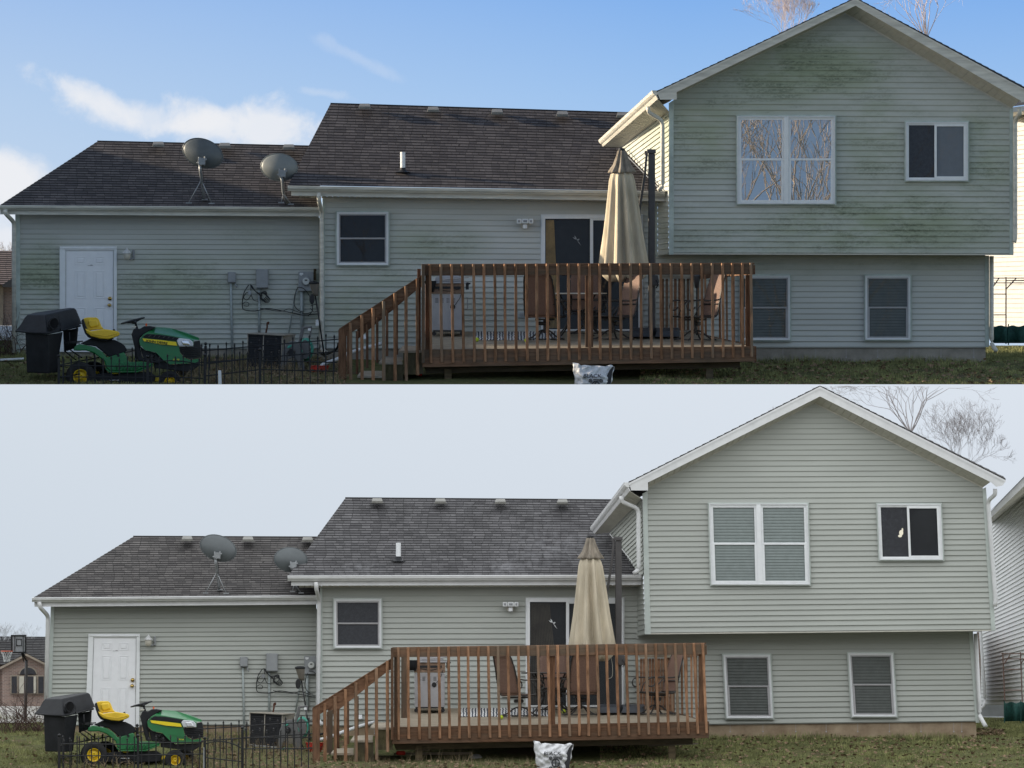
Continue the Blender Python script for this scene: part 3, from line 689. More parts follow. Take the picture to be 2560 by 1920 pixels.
def patio_door(Y, par, u0, v0, u1, v1, um, refl):
    """sliding glass door, stile line at um"""
    d = 0
    mb = MB(); t = 8
    Y.rect(mb, u0, v0, u1, v0 + t, d - .07, d); Y.rect(mb, u0, v0 + t, u0 + t, v1, d - .07, d); Y.rect(mb, u1 - t, v0 + t, u1, v1, d - .07, d); Y.rect(mb, u0 + t, v1 - 5, u1 - t, v1, d - .09, d)
    Y.rect(mb, u0 - 3, v0 - 3, u1 + 3, v0, d - .05, d); Y.rect(mb, u0 - 3, v0, u0, v1, d - .05, d); Y.rect(mb, u1, v0, u1 + 3, v1, d - .05, d)
    dr = mb.build('sliding_door', m_white, par, bevel=.005)
    mb = MB(); Y.rect(mb, um, v0 + t, um + 8, v1 - 5, d - .062, d - .01); Y.rect(mb, um + 8, v0 + t, u1 - t, v0 + t + 4, d - .055, d - .01); mb.build('stile', m_white, dr, bevel=.005)
    mb = MB(); Y.rect(mb, u0 + t, v0 + t, um, v0 + t + 3, d - .05, d - .01); Y.rect(mb, um - 3, v0 + t + 3, um, v1 - 5, d - .05, d - .01); mb.build('screen_frame', m_black, dr)
    for a_, b_, c_ in ((u0 + t, v0 + t, um), (um + 8, v0 + t + 4, u1 - t)): mb = MB(); mb.add([Y.P(a_, b_, d - .042), Y.P(c_, b_, d - .042), Y.P(c_, v1 - 5, d - .044), Y.P(a_, v1 - 5, d - .044)], [(0, 1, 2, 3)]); mb.build('pane', refl, dr)
    mb = MB(); Y.rect(mb, u0 + t - 2, v0 + t - 2, u1 - t + 2, v1 - 3, d - .029, d - .024); mb.build('backing', m_dark, dr)
    mb = MB(); n = 9 if Y.w == 'upper' else 14; u = u0 + t + 2
    for i in range(n):          # curtain folds gathered at the left
        ww = 3.6 if Y.w == 'upper' else 5.4; top = u + i * ww * .62; bot = u + i * ww
        Y.pri(mb, [(top, v0 + t), (top + ww * .5, v0 + t), (bot + ww * .75, v1 - 8), (bot, v1 - 8)], d - .039, d - .030)
    mb.build('curtain', m_curtain if Y.w == 'upper' else m_curtain_dim, dr)
    mb = MB(); cx, cy = um - 33, v0 + 60       # dragonfly sticker on the glass
    for ang, ln, wd in ((55, 19, 1.6), (150, 12, 3.2), (120, 12, 3.0), (-15, 6, 3), (10, 8, 2.4)):
        a_ = R(ang); sgn = -1 if ang == 55 else 1
        p = (cx, cy); q = (cx + sgn * -ln * math.cos(a_) * (1 if ang == 55 else -1), cy - ln * math.sin(a_) * (-1 if ang == 55 else 1))
        nx, ny = (q[1] - p[1]) / ln * wd / 2, -(q[0] - p[0]) / ln * wd / 2
        Y.pri(mb, [(p[0], p[1]), ((p[0] + q[0]) / 2 + nx, (p[1] + q[1]) / 2 + ny), q, ((p[0] + q[0]) / 2 - nx, (p[1] + q[1]) / 2 - ny)], d - .047 - .0001 * ln, d - .045)
    mb.build('sticker', m_grey if Y.w == 'upper' else m_pvc, dr)
    return dr

HU = dict(base=890,
    gar=dict(l0=(50, 536), l1=(50, 876), r=797, top=536, topr=540, n=27, pl=12.55, pr=12.3),
    main=dict(l=812, r=1642, top=492, topr=501, n=27, pl=14.1, pr=13.8),
    wlow=dict(l=1640, top=633, topr=635, n=17, pl=13.92, pr=13.78, r0=(2463, 638), r1=(2463, 870)),
    gab=((2112, 33), (1684, 238), (2528, 271)), gbot=((1684, 634), (2525, 636)), gn=42, gtilt=5,
    side=dict(q=[(1554, 367, .8), (1673, 277, -.6), (1660, 478, -.45), (1673, 478, -.6)], n=16, q2=[(1645, 478, -.05), (1673, 478, -.6), (1645, 640, -.05), (1673, 636, -.6)], n2=12),
    trims=[([(38, 536), (50, 536), (50, 884), (40, 884)], .5), ([(1672, 258), (1684, 250), (1684, 637), (1672, 637)], -.62), ([(2524, 272), (2533, 268), (2534, 637), (2524, 637)], -.62),
           ([(2462, 639), (2473, 639), (2473, 868), (2463, 868)], -.04), ([(806, 494), (812, 494), (812, 872), (806, 872)], 0), ([(1640, 501), (1644, 501), (1644, 640), (1640, 640)], -.03)],
    found=[([(42, 874), (800, 869), (800, 925), (42, 925)], .52), ([(800, 869), (1640, 872), (1640, 925), (800, 925)], .03), ([(1640, 869), (2464, 867), (2464, 930), (1640, 930)], -.01)],
    groof=dict(tl=(243, 354), tr=(800, 367), bl=(0, 513), br=(800, 519), n=26), gvents=[(396, 360), (562, 363), (722, 367)], vs=1.05,
    mroof=dict(tl=(826, 260), tr=(1720, 288), bl=(721, 463), br=(1662, 478), n=29), mvents=[(912, 265), (1083, 273), (1243, 279), (1406, 284), (1556, 287)],
    pipe=(1007, 380, 419, 428), ggut=((-6, 513), (800, 518)), mgut=((719, 464), (1663, 478)),
    rake=dict(apex=(2139, -6), l=(1642, 228), r=(2576, 228), apexb=14, th=34, lb=(1694, 229), lbox=[(1692, 229), (1692, 249), (1650, 249)], rb=(2552, 252), rbox=[(2590, 236), (2590, 256), (2552, 256)],
              lback=(1504, 349, .95), g0=(1630, 226), g1=(1496, 350), w0=(1672, 279), w1=(1552, 369)),
    flash=[(1548, 370, .62), (1652, 476, -.5)],
    spouts=[[(13, 524, .0), (14, 534, .0), (35, 556, .36), (35, 882, .36)], [(797, 482, -.5), (797, 500, -.48), (804, 530, -.08), (804, 872, -.08), (818, 884, -.2)],
            [(1620, 266, -.85), (1621, 280, -.85), (1656, 302, -.68), (1657, 466, -.7), (1645, 476, -.72)],
            [(2549, 268, -.9), (2550, 284, -.9), (2538, 300, -.7), (2538, 596, -.7), (2535, 606, -.7)], [(2479, 640, -.1), (2479, 860, -.1), (2490, 876, -.3)]])
HL = dict(base=1830,
    gar=dict(l0=(136, 1514), l1=(127, 1815), r=791, top=1514, topr=1510, n=26, pl=11.55, pr=11.65),
    main=dict(l=806, r=1596, top=1465, topr=1463, n=26, pl=13.5, pr=13.5),
    wlow=dict(l=1590, top=1573, topr=1571, n=18, pl=13.4, pr=12.97, r0=(2423, 1571), r1=(2440, 1806)),
    gab=((2036, 1007), (1618, 1218), (2457, 1218)), gbot=((1626, 1584), (2478, 1575)), gn=43, gtilt=-1,
    side=dict(q=[(1525, 1330, .8), (1606, 1246, -.6), (1600, 1437, -.45), (1609, 1437, -.6)], n=16, q2=[(1595, 1437, -.05), (1609, 1437, -.6), (1595, 1592, -.05), (1614, 1587, -.6)], n2=12),
    trims=[([(127, 1514), (136, 1514), (127, 1818), (116, 1818)], .5), ([(1606, 1234), (1618, 1228), (1627, 1586), (1612, 1586)], -.62), ([(2456, 1222), (2465, 1218), (2489, 1577), (2478, 1577)], -.62),
           ([(2421, 1572), (2432, 1572), (2449, 1807), (2439, 1807)], -.04), ([(800, 1466), (806, 1466), (806, 1800), (800, 1800)], 0), ([(1594, 1462), (1598, 1462), (1598, 1590), (1594, 1590)], -.03)],
    found=[([(118, 1811), (800, 1808), (800, 1870), (118, 1870)], .52), ([(800, 1808), (1596, 1812), (1596, 1870), (800, 1870)], .03), ([(1590, 1813), (2440, 1803), (2442, 1870), (1590, 1870)], -.01)],
    groof=dict(tl=(333, 1342), tr=(800, 1344), bl=(84, 1494), br=(800, 1489), n=27), gvents=[(468, 1346), (620, 1347), (769, 1348)], vs=.98,
    mroof=dict(tl=(863, 1246), tr=(1640, 1252), bl=(721, 1439), br=(1604, 1438), n=31), mvents=[(943, 1251), (1101, 1252), (1251, 1253), (1406, 1254)],
    pipe=(996, 1357, 1391, 1401), ggut=((80, 1494), (800, 1488)), mgut=((719, 1439), (1604, 1437)),
    rake=dict(apex=(2050, 964), l=(1572, 1205), r=(2514, 1198), apexb=991, th=34, lb=(1622, 1205), lbox=[(1620, 1206), (1620, 1226), (1578, 1226)], rb=(2478, 1206), rbox=[(2507, 1214), (2490, 1217)],
              lback=(1482, 1317, .95), g0=(1560, 1206), g1=(1475, 1318), w0=(1604, 1248), w1=(1522, 1332)),
    flash=[(1524, 1334, .62), (1593, 1420, -.3)],
    spouts=[[(98, 1505, .0), (100, 1518, .0), (120, 1540, .36), (114, 1815, .36)], [(790, 1455, -.5), (791, 1473, -.48), (798, 1500, -.08), (794, 1800, -.08), (806, 1812, -.2)],
            [(1553, 1240, -.85), (1555, 1254, -.85), (1596, 1272, -.68), (1597, 1424, -.7), (1584, 1434, -.72)],
            [(2488, 1222, -.9), (2488, 1236, -.9), (2470, 1252, -.7), (2489, 1500, -.7), (2487, 1516, -.7)], [(2439, 1584, -.1), (2449, 1790, -.1), (2464, 1816, -.3)]])
hu = house(U, HU, 'grey sided house stained with green algae, under blue sky in the upper picture')
hl = house(LO, HL, 'same grey sided house washed clean, under white sky in the lower picture')
# windows and doors
def Q(u0, v0, u1, v1, lean=0): return [(u0, v0), (u1, v0), (u1 + lean, v1), (u0 + lean, v1)]
window(U, hu, Q(839, 527, 974, 666), 0, 'hung', back=m_dark, gl=g_mid, sash=m_greyframe)
window(LO, hl, Q(832, 1495, 956, 1623, 1), 0, 'hung', back=m_screen, gl=g_dark, sash=m_greyframe)
window(U, hu, Q(1840, 287, 2091, 513), -.62, 'twin', gl=g_refl, blind=m_blind)
window(LO, hl, Q(1769, 1256, 2022, 1465, 6), -.62, 'twin', gl=g_dark, blind=m_blind)
m_paneg = mat('frosted_blind', (0.14, 0.15, 0.17), 0.6, noise=.03)
window(U, hu, Q(2261, 302, 2423, 455), -.62, 'slider', back=m_paneg, gl=g_mid)
window(LO, hl, Q(2190, 1257, 2355, 1403, 6), -.62, 'slider', back=m_dark, gl=g_dark)
window(U, hu, Q(1848, 686, 1978, 854), -.04, 'hung', gl=g_dark, blind=m_blind_dim, sash=m_greyframe)
window(U, hu, Q(2160, 686, 2279, 853), -.04, 'hung', gl=g_dark, blind=m_blind_dim, sash=m_greyframe)
window(LO, hl, Q(1805, 1634, 1928, 1799, 8), -.04, 'hung', gl=g_dark, blind=m_blind_dim, sash=m_greyframe)
window(LO, hl, Q(2117, 1630, 2235, 1795, 10), -.04, 'hung', gl=g_dark, blind=m_blind_dim, sash=m_greyframe)
sixpanel_door(U, hu, [(165, 625), (283, 625), (283, 880), (165, 880)], [(149, 616), (292, 616), (292, 880), (149, 880)], .5)
sixpanel_door(LO, hl, [(235, 1593), (340, 1593), (338, 1818), (228, 1818)], [(221, 1585), (350, 1585), (348, 1818), (213, 1818)], .5)
patio_door(U, hu, 1355, 539, 1604, 828, 1475, g_mid)
patio_door(LO, hl, 1317, 1497, 1558, 1768, 1415, g_dark)
# lamp burning in the bathroom behind the lower sliding window
mb = MB(); mb.ball(LO.P(2253, 1332, -.668), .035, 12, (1.0, .1, 1.3)); mb.ball(LO.P(2250, 1340, -.668), .022, 10, (1.5, .1, 1)); mb.ball(LO.P(2256, 1325, -.668), .018, 10, (.8, .1, 1.8)); mb.build('lit_lamp', emis('lit_lamp', (1, .93, .75), .5), hl, smooth=True)

# ---------------------------------------------------------------- ground, sky
def lerp(a, b, t): t = max(0.0, min(1.0, t)); return a + (b - a) * t
def gz(Y, x, d):
    """ground height: both lawns fall away towards the front and rise gently behind the house"""
    up = Y.w == 'upper'
    s = lerp(0, 1, (x + 8.5) / 17)
    v0 = lerp(896, 906, s) if up else lerp(1838, 1846, s)
    if d <= 0:
        v = v0 + (-d) * (14.5 if up else 18.5)
        if up and d < -5.3: v = lerp(v0 + 5.3 * 14.5, 960.5, (-5.3 - d) / 1.0)
    else:
        v = v0 - lerp(0, (78 if s < .5 else 40) if up else (75 if s < .5 else 52), d / 8)
    return Z(v)
def ground_mat(name, grass1, grass2, soil, thr):
    m, t, b = newmat(name); N, L = t.nodes, t.links
    g = N.new('ShaderNodeNewGeometry')
    def nz(sc, det=6):
        n = N.new('ShaderNodeTexNoise'); n.inputs['Scale'].default_value = sc; n.inputs['Detail'].default_value = det; L.new(g.outputs['Position'], n.inputs[0]); return n.outputs[0]
    r = N.new('ShaderNodeValToRGB'); L.new(nz(14, 8), r.inputs[0]); r.color_ramp.elements[0].position = .35; r.color_ramp.elements[1].position = .7
    r.color_ramp.elements[0].color = (*grass1, 1); r.color_ramp.elements[1].color = (*grass2, 1)
    k = N.new('ShaderNodeMapRange'); k.inputs[1].default_value = thr; k.inputs[2].default_value = thr + .12; L.new(nz(1.6, 8), k.inputs[0])
    mx = N.new('ShaderNodeMix'); mx.data_type = 'RGBA'; L.new(k.outputs[0], mx.inputs[0]); L.new(r.outputs[0], mx.inputs[6]); mx.inputs[7].default_value = (*soil, 1)
    L.new(mx.outputs[2], b.inputs['Base Color']); b.inputs['Roughness'].default_value = .95; b.inputs['Specular IOR Level'].default_value = .1
    bp = N.new('ShaderNodeBump'); bp.inputs['Strength'].default_value = .8; bp.inputs['Distance'].default_value = .03; L.new(nz(30, 8), bp.inputs['Height']); L.new(bp.outputs[0], b.inputs['Normal'])
    MATS[name] = m; return m
m_ground = ground_mat('lawn_soil', (.06, .072, .028), (.14, .135, .06), (.10, .075, .048), .56)
rnd = random.Random(11)
def sheet(Y, x0, x1, d0, d1, nx, nd, m, name, lift=0.0):
    vs, fs = [], []
    for j in range(nd + 1):
        d = d0 + (d1 - d0) * j / nd
        for i in range(nx + 1):
            x = x0 + (x1 - x0) * i / nx
            bump = 0 if (d < -5.9 or j in (0, nd)) else .018 * math.sin(x * 3.1 + 2 * math.sin(d * 2.3)) * math.sin(d * 2.7 + x * .9)
            vs.append((x, Y.y + d, gz(Y, x, d) + bump + lift))
    for j in range(nd):
        for i in range(nx):
            k = j * (nx + 1) + i; fs.append((k, k + 1, k + nx + 2, k + nx + 1))
    mb = MB().add(vs, fs); o = mb.build(name, m, smooth=True); o['kind'] = 'structure'; return o
sheet(U, -42, 42, -6.3, 42, 170, 150, m_ground, 'ground')
sheet(LO, -19, 19, -19, 9.3, 110, 130, m_ground, 'ground')
mb = MB().add([(-42, -19.4, SPLIT - .003), (42, -19.4, SPLIT - .003), (42, U.y - 6.3, SPLIT - .003), (-42, U.y - 6.3, SPLIT - .003)], [(0, 1, 2, 3)])
mb.build('lawn', m_ground)['kind'] = 'structure'
# blue evening sky behind the upper yard
m_skyU = sky_mat('blue_sky', Z(960), Z(0), (X(-300), X(1700)),
                 [(0, srgb(202, 220, 240)), (.4, srgb(180, 208, 240)), (.75, srgb(156, 194, 238)), (1, srgb(132, 178, 236))], srgb(200, 216, 234),
                 [(X(215), Z(245), 1.05, .26, 24, .72, 1.5), (X(330), Z(292), 1.3, .30, 16, .62, 1.4), (X(610), Z(318), 1.7, .46, 6, .85, 1.2), (X(520), Z(305), .9, .26, -12, .8, 1.4), (X(15), Z(455), 1.2, .62, 4, .95, .7),
                  (X(900), Z(148), .95, .13, 26, .17, 1.6), (X(800), Z(232), .55, .10, 8, .22, 1.6), (X(20), Z(600), 1.0, .6, 0, .8, .8)])
vs = []; fs = []
for j in range(2):
    for i in range(41):
        vs.append((-44 + 88 * i / 40, U.y + 40, (4.0, 45)[j]))
for i in range(40): fs.append((i, i + 1, i + 42, i + 41))
mb = MB().add(vs, fs)
o = mb.build('sky', m_skyU, smooth=True); o['kind'] = 'structure'
mb = MB().add([(-60, -62, SPLIT - 6), (60, -62, SPLIT - 6), (60, -62, 30), (-60, -62, 30)], [(0, 1, 2, 3)])
m_skyB = sky_mat('pale_sky', Z(960), Z(0) + 4, (X(-4000), X(6000)), [(0, srgb(178, 198, 220)), (.5, srgb(150, 182, 220)), (1, srgb(136, 172, 218))], srgb(170, 192, 220))
o = mb.build('sky', m_skyB); o['kind'] = 'structure'       # the same evening sky behind the viewer, mirrored in the panes
# overcast sky closed over the lower yard
m_skyL = sky_mat('white_sky', Z(1900), Z(960), (X(-200), X(2500)), [(0, srgb(206, 213, 222)), (.6, srgb(214, 222, 232)), (1, srgb(219, 227, 237))], srgb(204, 215, 226))
def skypanel(pts, m):
    mb = MB().add(pts, [(0, 1, 2, 3)]); o = mb.build('sky', m); o['kind'] = 'structure'; return o
x0, x1, y0, y1, z0, z1 = -19, 19, -19, 9.4, -4, SPLIT - .006
skypanel([(x0, y1, z0), (x1, y1, z0), (x1, y1, z1), (x0, y1, z1)], m_skyL)
m_over = emis('white_overcast', (.93, .97, 1.0), 1.75 / 2 ** EXPO); m_overf = emis('white_overcast_front', (.93, .97, 1.0), .50 / 2 ** EXPO)
skypanel([(x0, y0, z1), (x1, y0, z1), (x1, y1, z1), (x0, y1, z1)], m_over)
skypanel([(x0, y0, z0), (x1, y0, z0), (x1, y0, z1), (x0, y0, z1)], m_overf)
skypanel([(x0, y0, z0), (x0, y1, z0), (x0, y1, z1), (x0, y0, z1)], m_overf)
skypanel([(x1, y0, z0), (x1, y1, z0), (x1, y1, z1), (x1, y0, z1)], m_overf)

# ---------------------------------------------------------------- grass and leaves
def blades(Y, n, regions, m, name, label, h0, h1, seed, wd=.006, lean=.6):
    r = np.random.default_rng(seed); vs = []; per = []
    tot = sum(w for *_, w in regions)
    for (u0, u1, d0, d1, w_) in regions:
        k = int(n * w_ / tot); x = r.uniform(X(u0), X(u1), k); d = r.uniform(d0, d1, k)
        keep = (np.sin(x * 2.3 + 1.3 * np.sin(d * 3.1)) + np.sin(x * 5.1 - d * 4.7) + r.uniform(-1.4, 2.6, k)) > -.2
        x, d = x[keep], d[keep]; k = len(x)
        z = np.array([gz(Y, a, b) for a, b in zip(x, d)]); a = r.uniform(0, 2 * np.pi, k); h = r.uniform(h0, h1, k) * (1 + .35 * np.sin(x * 3 + d * 2))
        l = r.uniform(.1, lean, k) * h; la = r.uniform(0, 2 * np.pi, k)
        p = np.zeros((k, 3, 3)); c, s = np.cos(a) * wd * r.uniform(.6, 1.4, k), np.sin(a) * wd
        p[:, 0] = np.stack([x - c, Y.y + d - s, z - .01], 1); p[:, 1] = np.stack([x + c, Y.y + d + s, z - .01], 1)
        p[:, 2] = np.stack([x + l * np.cos(la), Y.y + d + l * np.sin(la), z + h], 1); vs.append(p.reshape(-1, 3))
    V = np.concatenate(vs); me = bpy.data.meshes.new(name); nf = len(V) // 3
    me.vertices.add(len(V)); me.vertices.foreach_set('co', V.ravel()); me.loops.add(len(V)); me.loops.foreach_set('vertex_index', np.arange(len(V), dtype=np.int32))
    me.polygons.add(nf); me.polygons.foreach_set('loop_start', np.arange(0, len(V), 3, dtype=np.int32)); me.update(calc_edges=True)
    me.materials.append(m); o = bpy.data.objects.new(name, me); COL.objects.link(o); o['kind'] = 'stuff'; o['label'] = label; o['category'] = 'grass' if name == 'grass' else name.replace('_', ' ')
    return o
m_grass = mat('grass_blades', (.070, .105, .028), .8, noise=.35, scale=3.5, col2=(.25, .25, .10))
m_straw = mat('dry_weeds', (.12, .095, .055), .85, noise=.3, scale=12, col2=(.26, .20, .12))
m_leaf = mat('dead_leaves', (.06, .038, .022), .85, noise=.4, scale=25, col2=(.22, .15, .09))
blades(U, 80000, [(1600, 2580, -5.2, 0, 6), (-40, 180, -5.2, 6, 3), (2450, 2620, 0, 7, 1.5), (180, 520, -5.2, 0, 1.5)], m_grass, 'grass', 'short winter lawn grass with bare patches round the upper house', .025, .06, 1)
blades(LO, 95000, [(1500, 2580, -5.2, 0, 6), (-40, 180, -5.2, 6, 3), (2430, 2620, 0, 7, 1.5), (180, 520, -5.2, 0, 1.5)], m_grass, 'grass', 'short winter lawn grass with fallen leaves round the lower house', .025, .06, 2)
blades(U, 5200, [(1640, 2470, -.4, -.06, 1), (42, 800, .1, .45, .7)], m_grass, 'grass', 'longer grass along the upper foundation', .05, .13, 12)
blades(LO, 5200, [(1640, 2440, -.4, -.06, 1), (118, 800, .1, .45, .7)], m_grass, 'grass', 'longer grass along the lower foundation', .05, .13, 13)
blades(U, 2600, [(440, 860, -4.6, -.1, 1)], m_straw, 'dry_weeds', 'dry straw coloured weeds in the garden bed behind the upper iron fence', .08, .28, 3, .004, .9)
blades(LO, 3000, [(440, 790, -4.6, -.1, 1), (850, 1330, -4.6, -3.6, .25)], m_straw, 'dry_weeds', 'dry straw coloured weeds in the garden bed behind the lower iron fence', .08, .26, 4, .004, .9)
def litter(Y, n, regions, label, seed):
    r = random.Random(seed); mb = MB(); tot = sum(q[-1] for q in regions)
    for (u0, u1, d0, d1, w_) in regions:
        for _ in range(int(n * w_ / tot)):
            x, d = r.uniform(X(u0), X(u1)), r.uniform(d0, d1); z = gz(Y, x, d) + r.uniform(.02, .06); s = r.uniform(.015, .045)
            e = Matrix.Rotation(r.uniform(0, 6.3), 3, 'Z') @ Matrix.Rotation(r.uniform(-1.2, 1.2), 3, 'X'); c = Vector((x, Y.y + d, z))
            pts = [(-1, 0, .15), (-.5, .55, 0), (.3, .5, .1), (1, .1, .35), (.35, -.5, .1), (-.45, -.6, 0)]
            mb.add([c + e @ (Vector(p) * s) for p in pts], [(0, 1, 2, 5), (2, 3, 4), (2, 4, 5)])
    o = mb.build('fallen_leaves', m_leaf); o['kind'] = 'stuff'; o['label'] = label; o['category'] = 'leaves'; return o
litter(U, 2600, [(1600, 2580, -5.2, 0, 3), (440, 870, -4.6, -.1, 2), (0, 300, -5.2, 0, .5)], 'brown fallen leaves scattered over the upper lawn and bed', 5)
litter(LO, 3600, [(1500, 2580, -5.2, 0, 4), (440, 870, -4.6, -.1, 2), (850, 1500, -4.9, -3.6, 1), (0, 300, -5.2, 0, .5), (2440, 2510, .5, 2.5, .6)], 'brown fallen leaves scattered over the lower lawn and bed', 6)

# ---------------------------------------------------------------- bare trees
m_bark = mat('bare_bark', (.33, .30, .30), .9, noise=.2); m_pink = mat('sunlit_pale_bark', (.62, .52, .50), .9, noise=.1); m_birch = mat('pale_bark', (.42, .34, .28), .9, noise=.25, scale=5)  # m_pink: low sunlight put into the bark colour
m_haze = mat('haze_toned_bark', (.62, .63, .65), .95, noise=.05)  # haze put into the bark colour of the far trees
def tree(Y, name, label, base, h, m, seed, spread=.5, levels=6, r0=.12, lean=(0, 0), trunk_frac=.3, group=None, twig=.004, flat=.6, n0=3, zmax=99, droop=0.0, l1=None, kids=(3, 3, 4)):
    r = random.Random(seed); tk = MB(); cr = MB()
    def grow(p, dirv, ln, rad, lv):
        mb = tk if lv == 0 else cr
        pts = [p]; d = dirv.copy(); k = 4 if lv < 3 else 3
        for i in range(k):
            d = (d + Vector((r.uniform(-1, 1), r.uniform(-1, 1) * flat, r.uniform(-.5, .9))) * (.10 + .035 * lv)).normalized(); pts.append(pts[-1] + d * ln / k)
        r2 = rad * .62 if lv < levels else twig * .6
        low = []
        for q in pts:
            if q.z + base[2] > zmax - .03: break
            low.append(q)
        if len(low) > 1: mb.tube(low, rad, 7 if lv < 2 else 4 if lv < 4 else 3, r2, cap=False)
        if lv >= levels or len(low) < 2: return
        nb = n0 if lv == 0 else r.choice(kids)
        for j in range(nb):
            a = r.uniform(0, 6.28); sp = spread * r.uniform(.6, 1.3)
            q = d.orthogonal().normalized(); q = Matrix.Rotation(a, 3, d) @ q; q.y *= flat
            nd = (d + q * sp + Vector((0, 0, .12 - droop * lv))).normalized()
            s = low[-1] if j < 2 or lv == 0 else low[r.randint(1, len(low) - 1)]
            grow(s, nd, (l1 if lv == 0 and l1 else ln) * r.uniform(.66, .86), max(twig, r2 * r.uniform(.7, .95)), lv + 1)
    d0 = Vector((lean[0], lean[1], 1)).normalized()
    grow(Vector((0, 0, 0)), d0, h * trunk_frac, r0, 0)
    root = thing(name, label, 'tree', base, group)
    tk.v = [Vector(v) + Vector(base) for v in tk.v]; cr.v = [Vector(v) + Vector(base) for v in cr.v]
    tk.build('trunk', m, root, smooth=True); cr.build('crown', m, root, smooth=True)
    return root
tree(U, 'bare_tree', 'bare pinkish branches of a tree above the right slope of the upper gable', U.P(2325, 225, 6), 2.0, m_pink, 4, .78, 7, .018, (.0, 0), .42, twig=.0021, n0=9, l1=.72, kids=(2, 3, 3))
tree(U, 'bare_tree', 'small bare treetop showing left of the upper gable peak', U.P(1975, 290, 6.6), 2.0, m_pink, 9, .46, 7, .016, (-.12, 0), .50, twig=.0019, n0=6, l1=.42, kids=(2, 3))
tree(LO, 'bare_tree', 'bare tree fanning out above the right slope of the lower gable', LO.P(2285, 1232, 5.5), 2.0, m_bark, 12, .80, 7, .018, (.02, 0), .50, twig=.0019, n0=10, zmax=SPLIT, l1=.78, kids=(2, 3, 3))
tree(LO, 'bare_tree', 'lower bare treetop at the far right end of the lower gable slope', LO.P(2375, 1330, 6.2), 2.0, m_bark, 9, .60, 7, .012, (.10, 0), .42, twig=.0017, n0=7, zmax=SPLIT, l1=.46, kids=(2, 3))
tree(LO, 'bare_tree', 'small twigs showing left of the lower gable peak', LO.P(1952, 1150, 6.0), .8, m_bark, 5, .5, 5, .008, (.1, 0), .5, twig=.0017, n0=4, zmax=SPLIT, l1=.2)
tree(LO, 'bare_tree', 'faint bare tree beyond the brick house, left picture edge', LO.P(8, 1680, 8.7), .62, m_haze, 3, .5, 5, .008, (0, 0), .38, twig=.0013)
tree(LO, 'bare_tree', 'faint bare tree in haze-pale colour behind the basketball hoop and corner downspout', LO.P(88, 1680, 8.8), .62, m_haze, 7, .5, 5, .008, (0, 0), .38, twig=.0013)
tree(U, 'bare_tree', 'tiny bare treetop above the brown roof at the upper left edge', U.P(14, 690, 18), .42, m_bark, 8, .5, 5, .008, (0, 0), .38, twig=.0015)
# woods behind the photographer's back, seen only in the window panes
for i, (u, dd, hh, sd) in enumerate(((1790, -34, 9.5, 21), (1900, -36, 10, 22), (2010, -34, 9.5, 23), (860, -35, 9, 24), (930, -36, 9, 25), (1480, -35, 9, 26), (1700, -37, 9.5, 29))):
    tree(U, 'bare_tree', 'bare tree of the wood behind the viewer, mirrored in the upper window panes', U.P(u, 960, dd), hh, m_birch, sd, .42, 5, .11, (.06 * (-1) ** i, 0), .13, group='wood behind the viewer', twig=.008, l1=2.3, n0=4, kids=(2, 2, 3))
for i, (u, sd) in enumerate(((1830, 31), (1960, 32), (2280, 33))):
    tree(LO, 'bare_tree', 'bare tree behind the viewer, mirrored in the lower window panes', LO.P(u, 1950, -17), 4.6, m_bark, sd, .5, 6, .07, (.05 * (-1) ** i, 0), .34, group='trees mirrored below', twig=.005, zmax=SPLIT)

# ---------------------------------------------------------------- decks
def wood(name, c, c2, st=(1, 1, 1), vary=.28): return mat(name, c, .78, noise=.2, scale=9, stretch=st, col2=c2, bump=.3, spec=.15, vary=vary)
m_rail = wood('stained_rail', (.125, .062, .035), (.185, .100, .060), (.35, 1, 3))
m_bal = wood('stained_balusters', (.20, .098, .052), (.31, .17, .098), (2.5, 1, .5))
m_post = wood('stained_post', (.10, .052, .031), (.16, .085, .05), (3, 1, .4))
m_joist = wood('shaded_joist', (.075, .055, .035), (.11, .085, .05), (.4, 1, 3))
m_board = wood('weathered_boards', (.20, .165, .125), (.30, .26, .20), (.4, 3, 1))
m_tread = wood('weathered_treads', (.26, .22, .17), (.36, .32, .26), (.6, 4, 1))
m_green = wood('dark_olive_riser', (.065, .060, .028), (.10, .085, .045), (2, 1, 1))  # risers in a dark olive, darker than the treads
FL = -3.4       # deck front
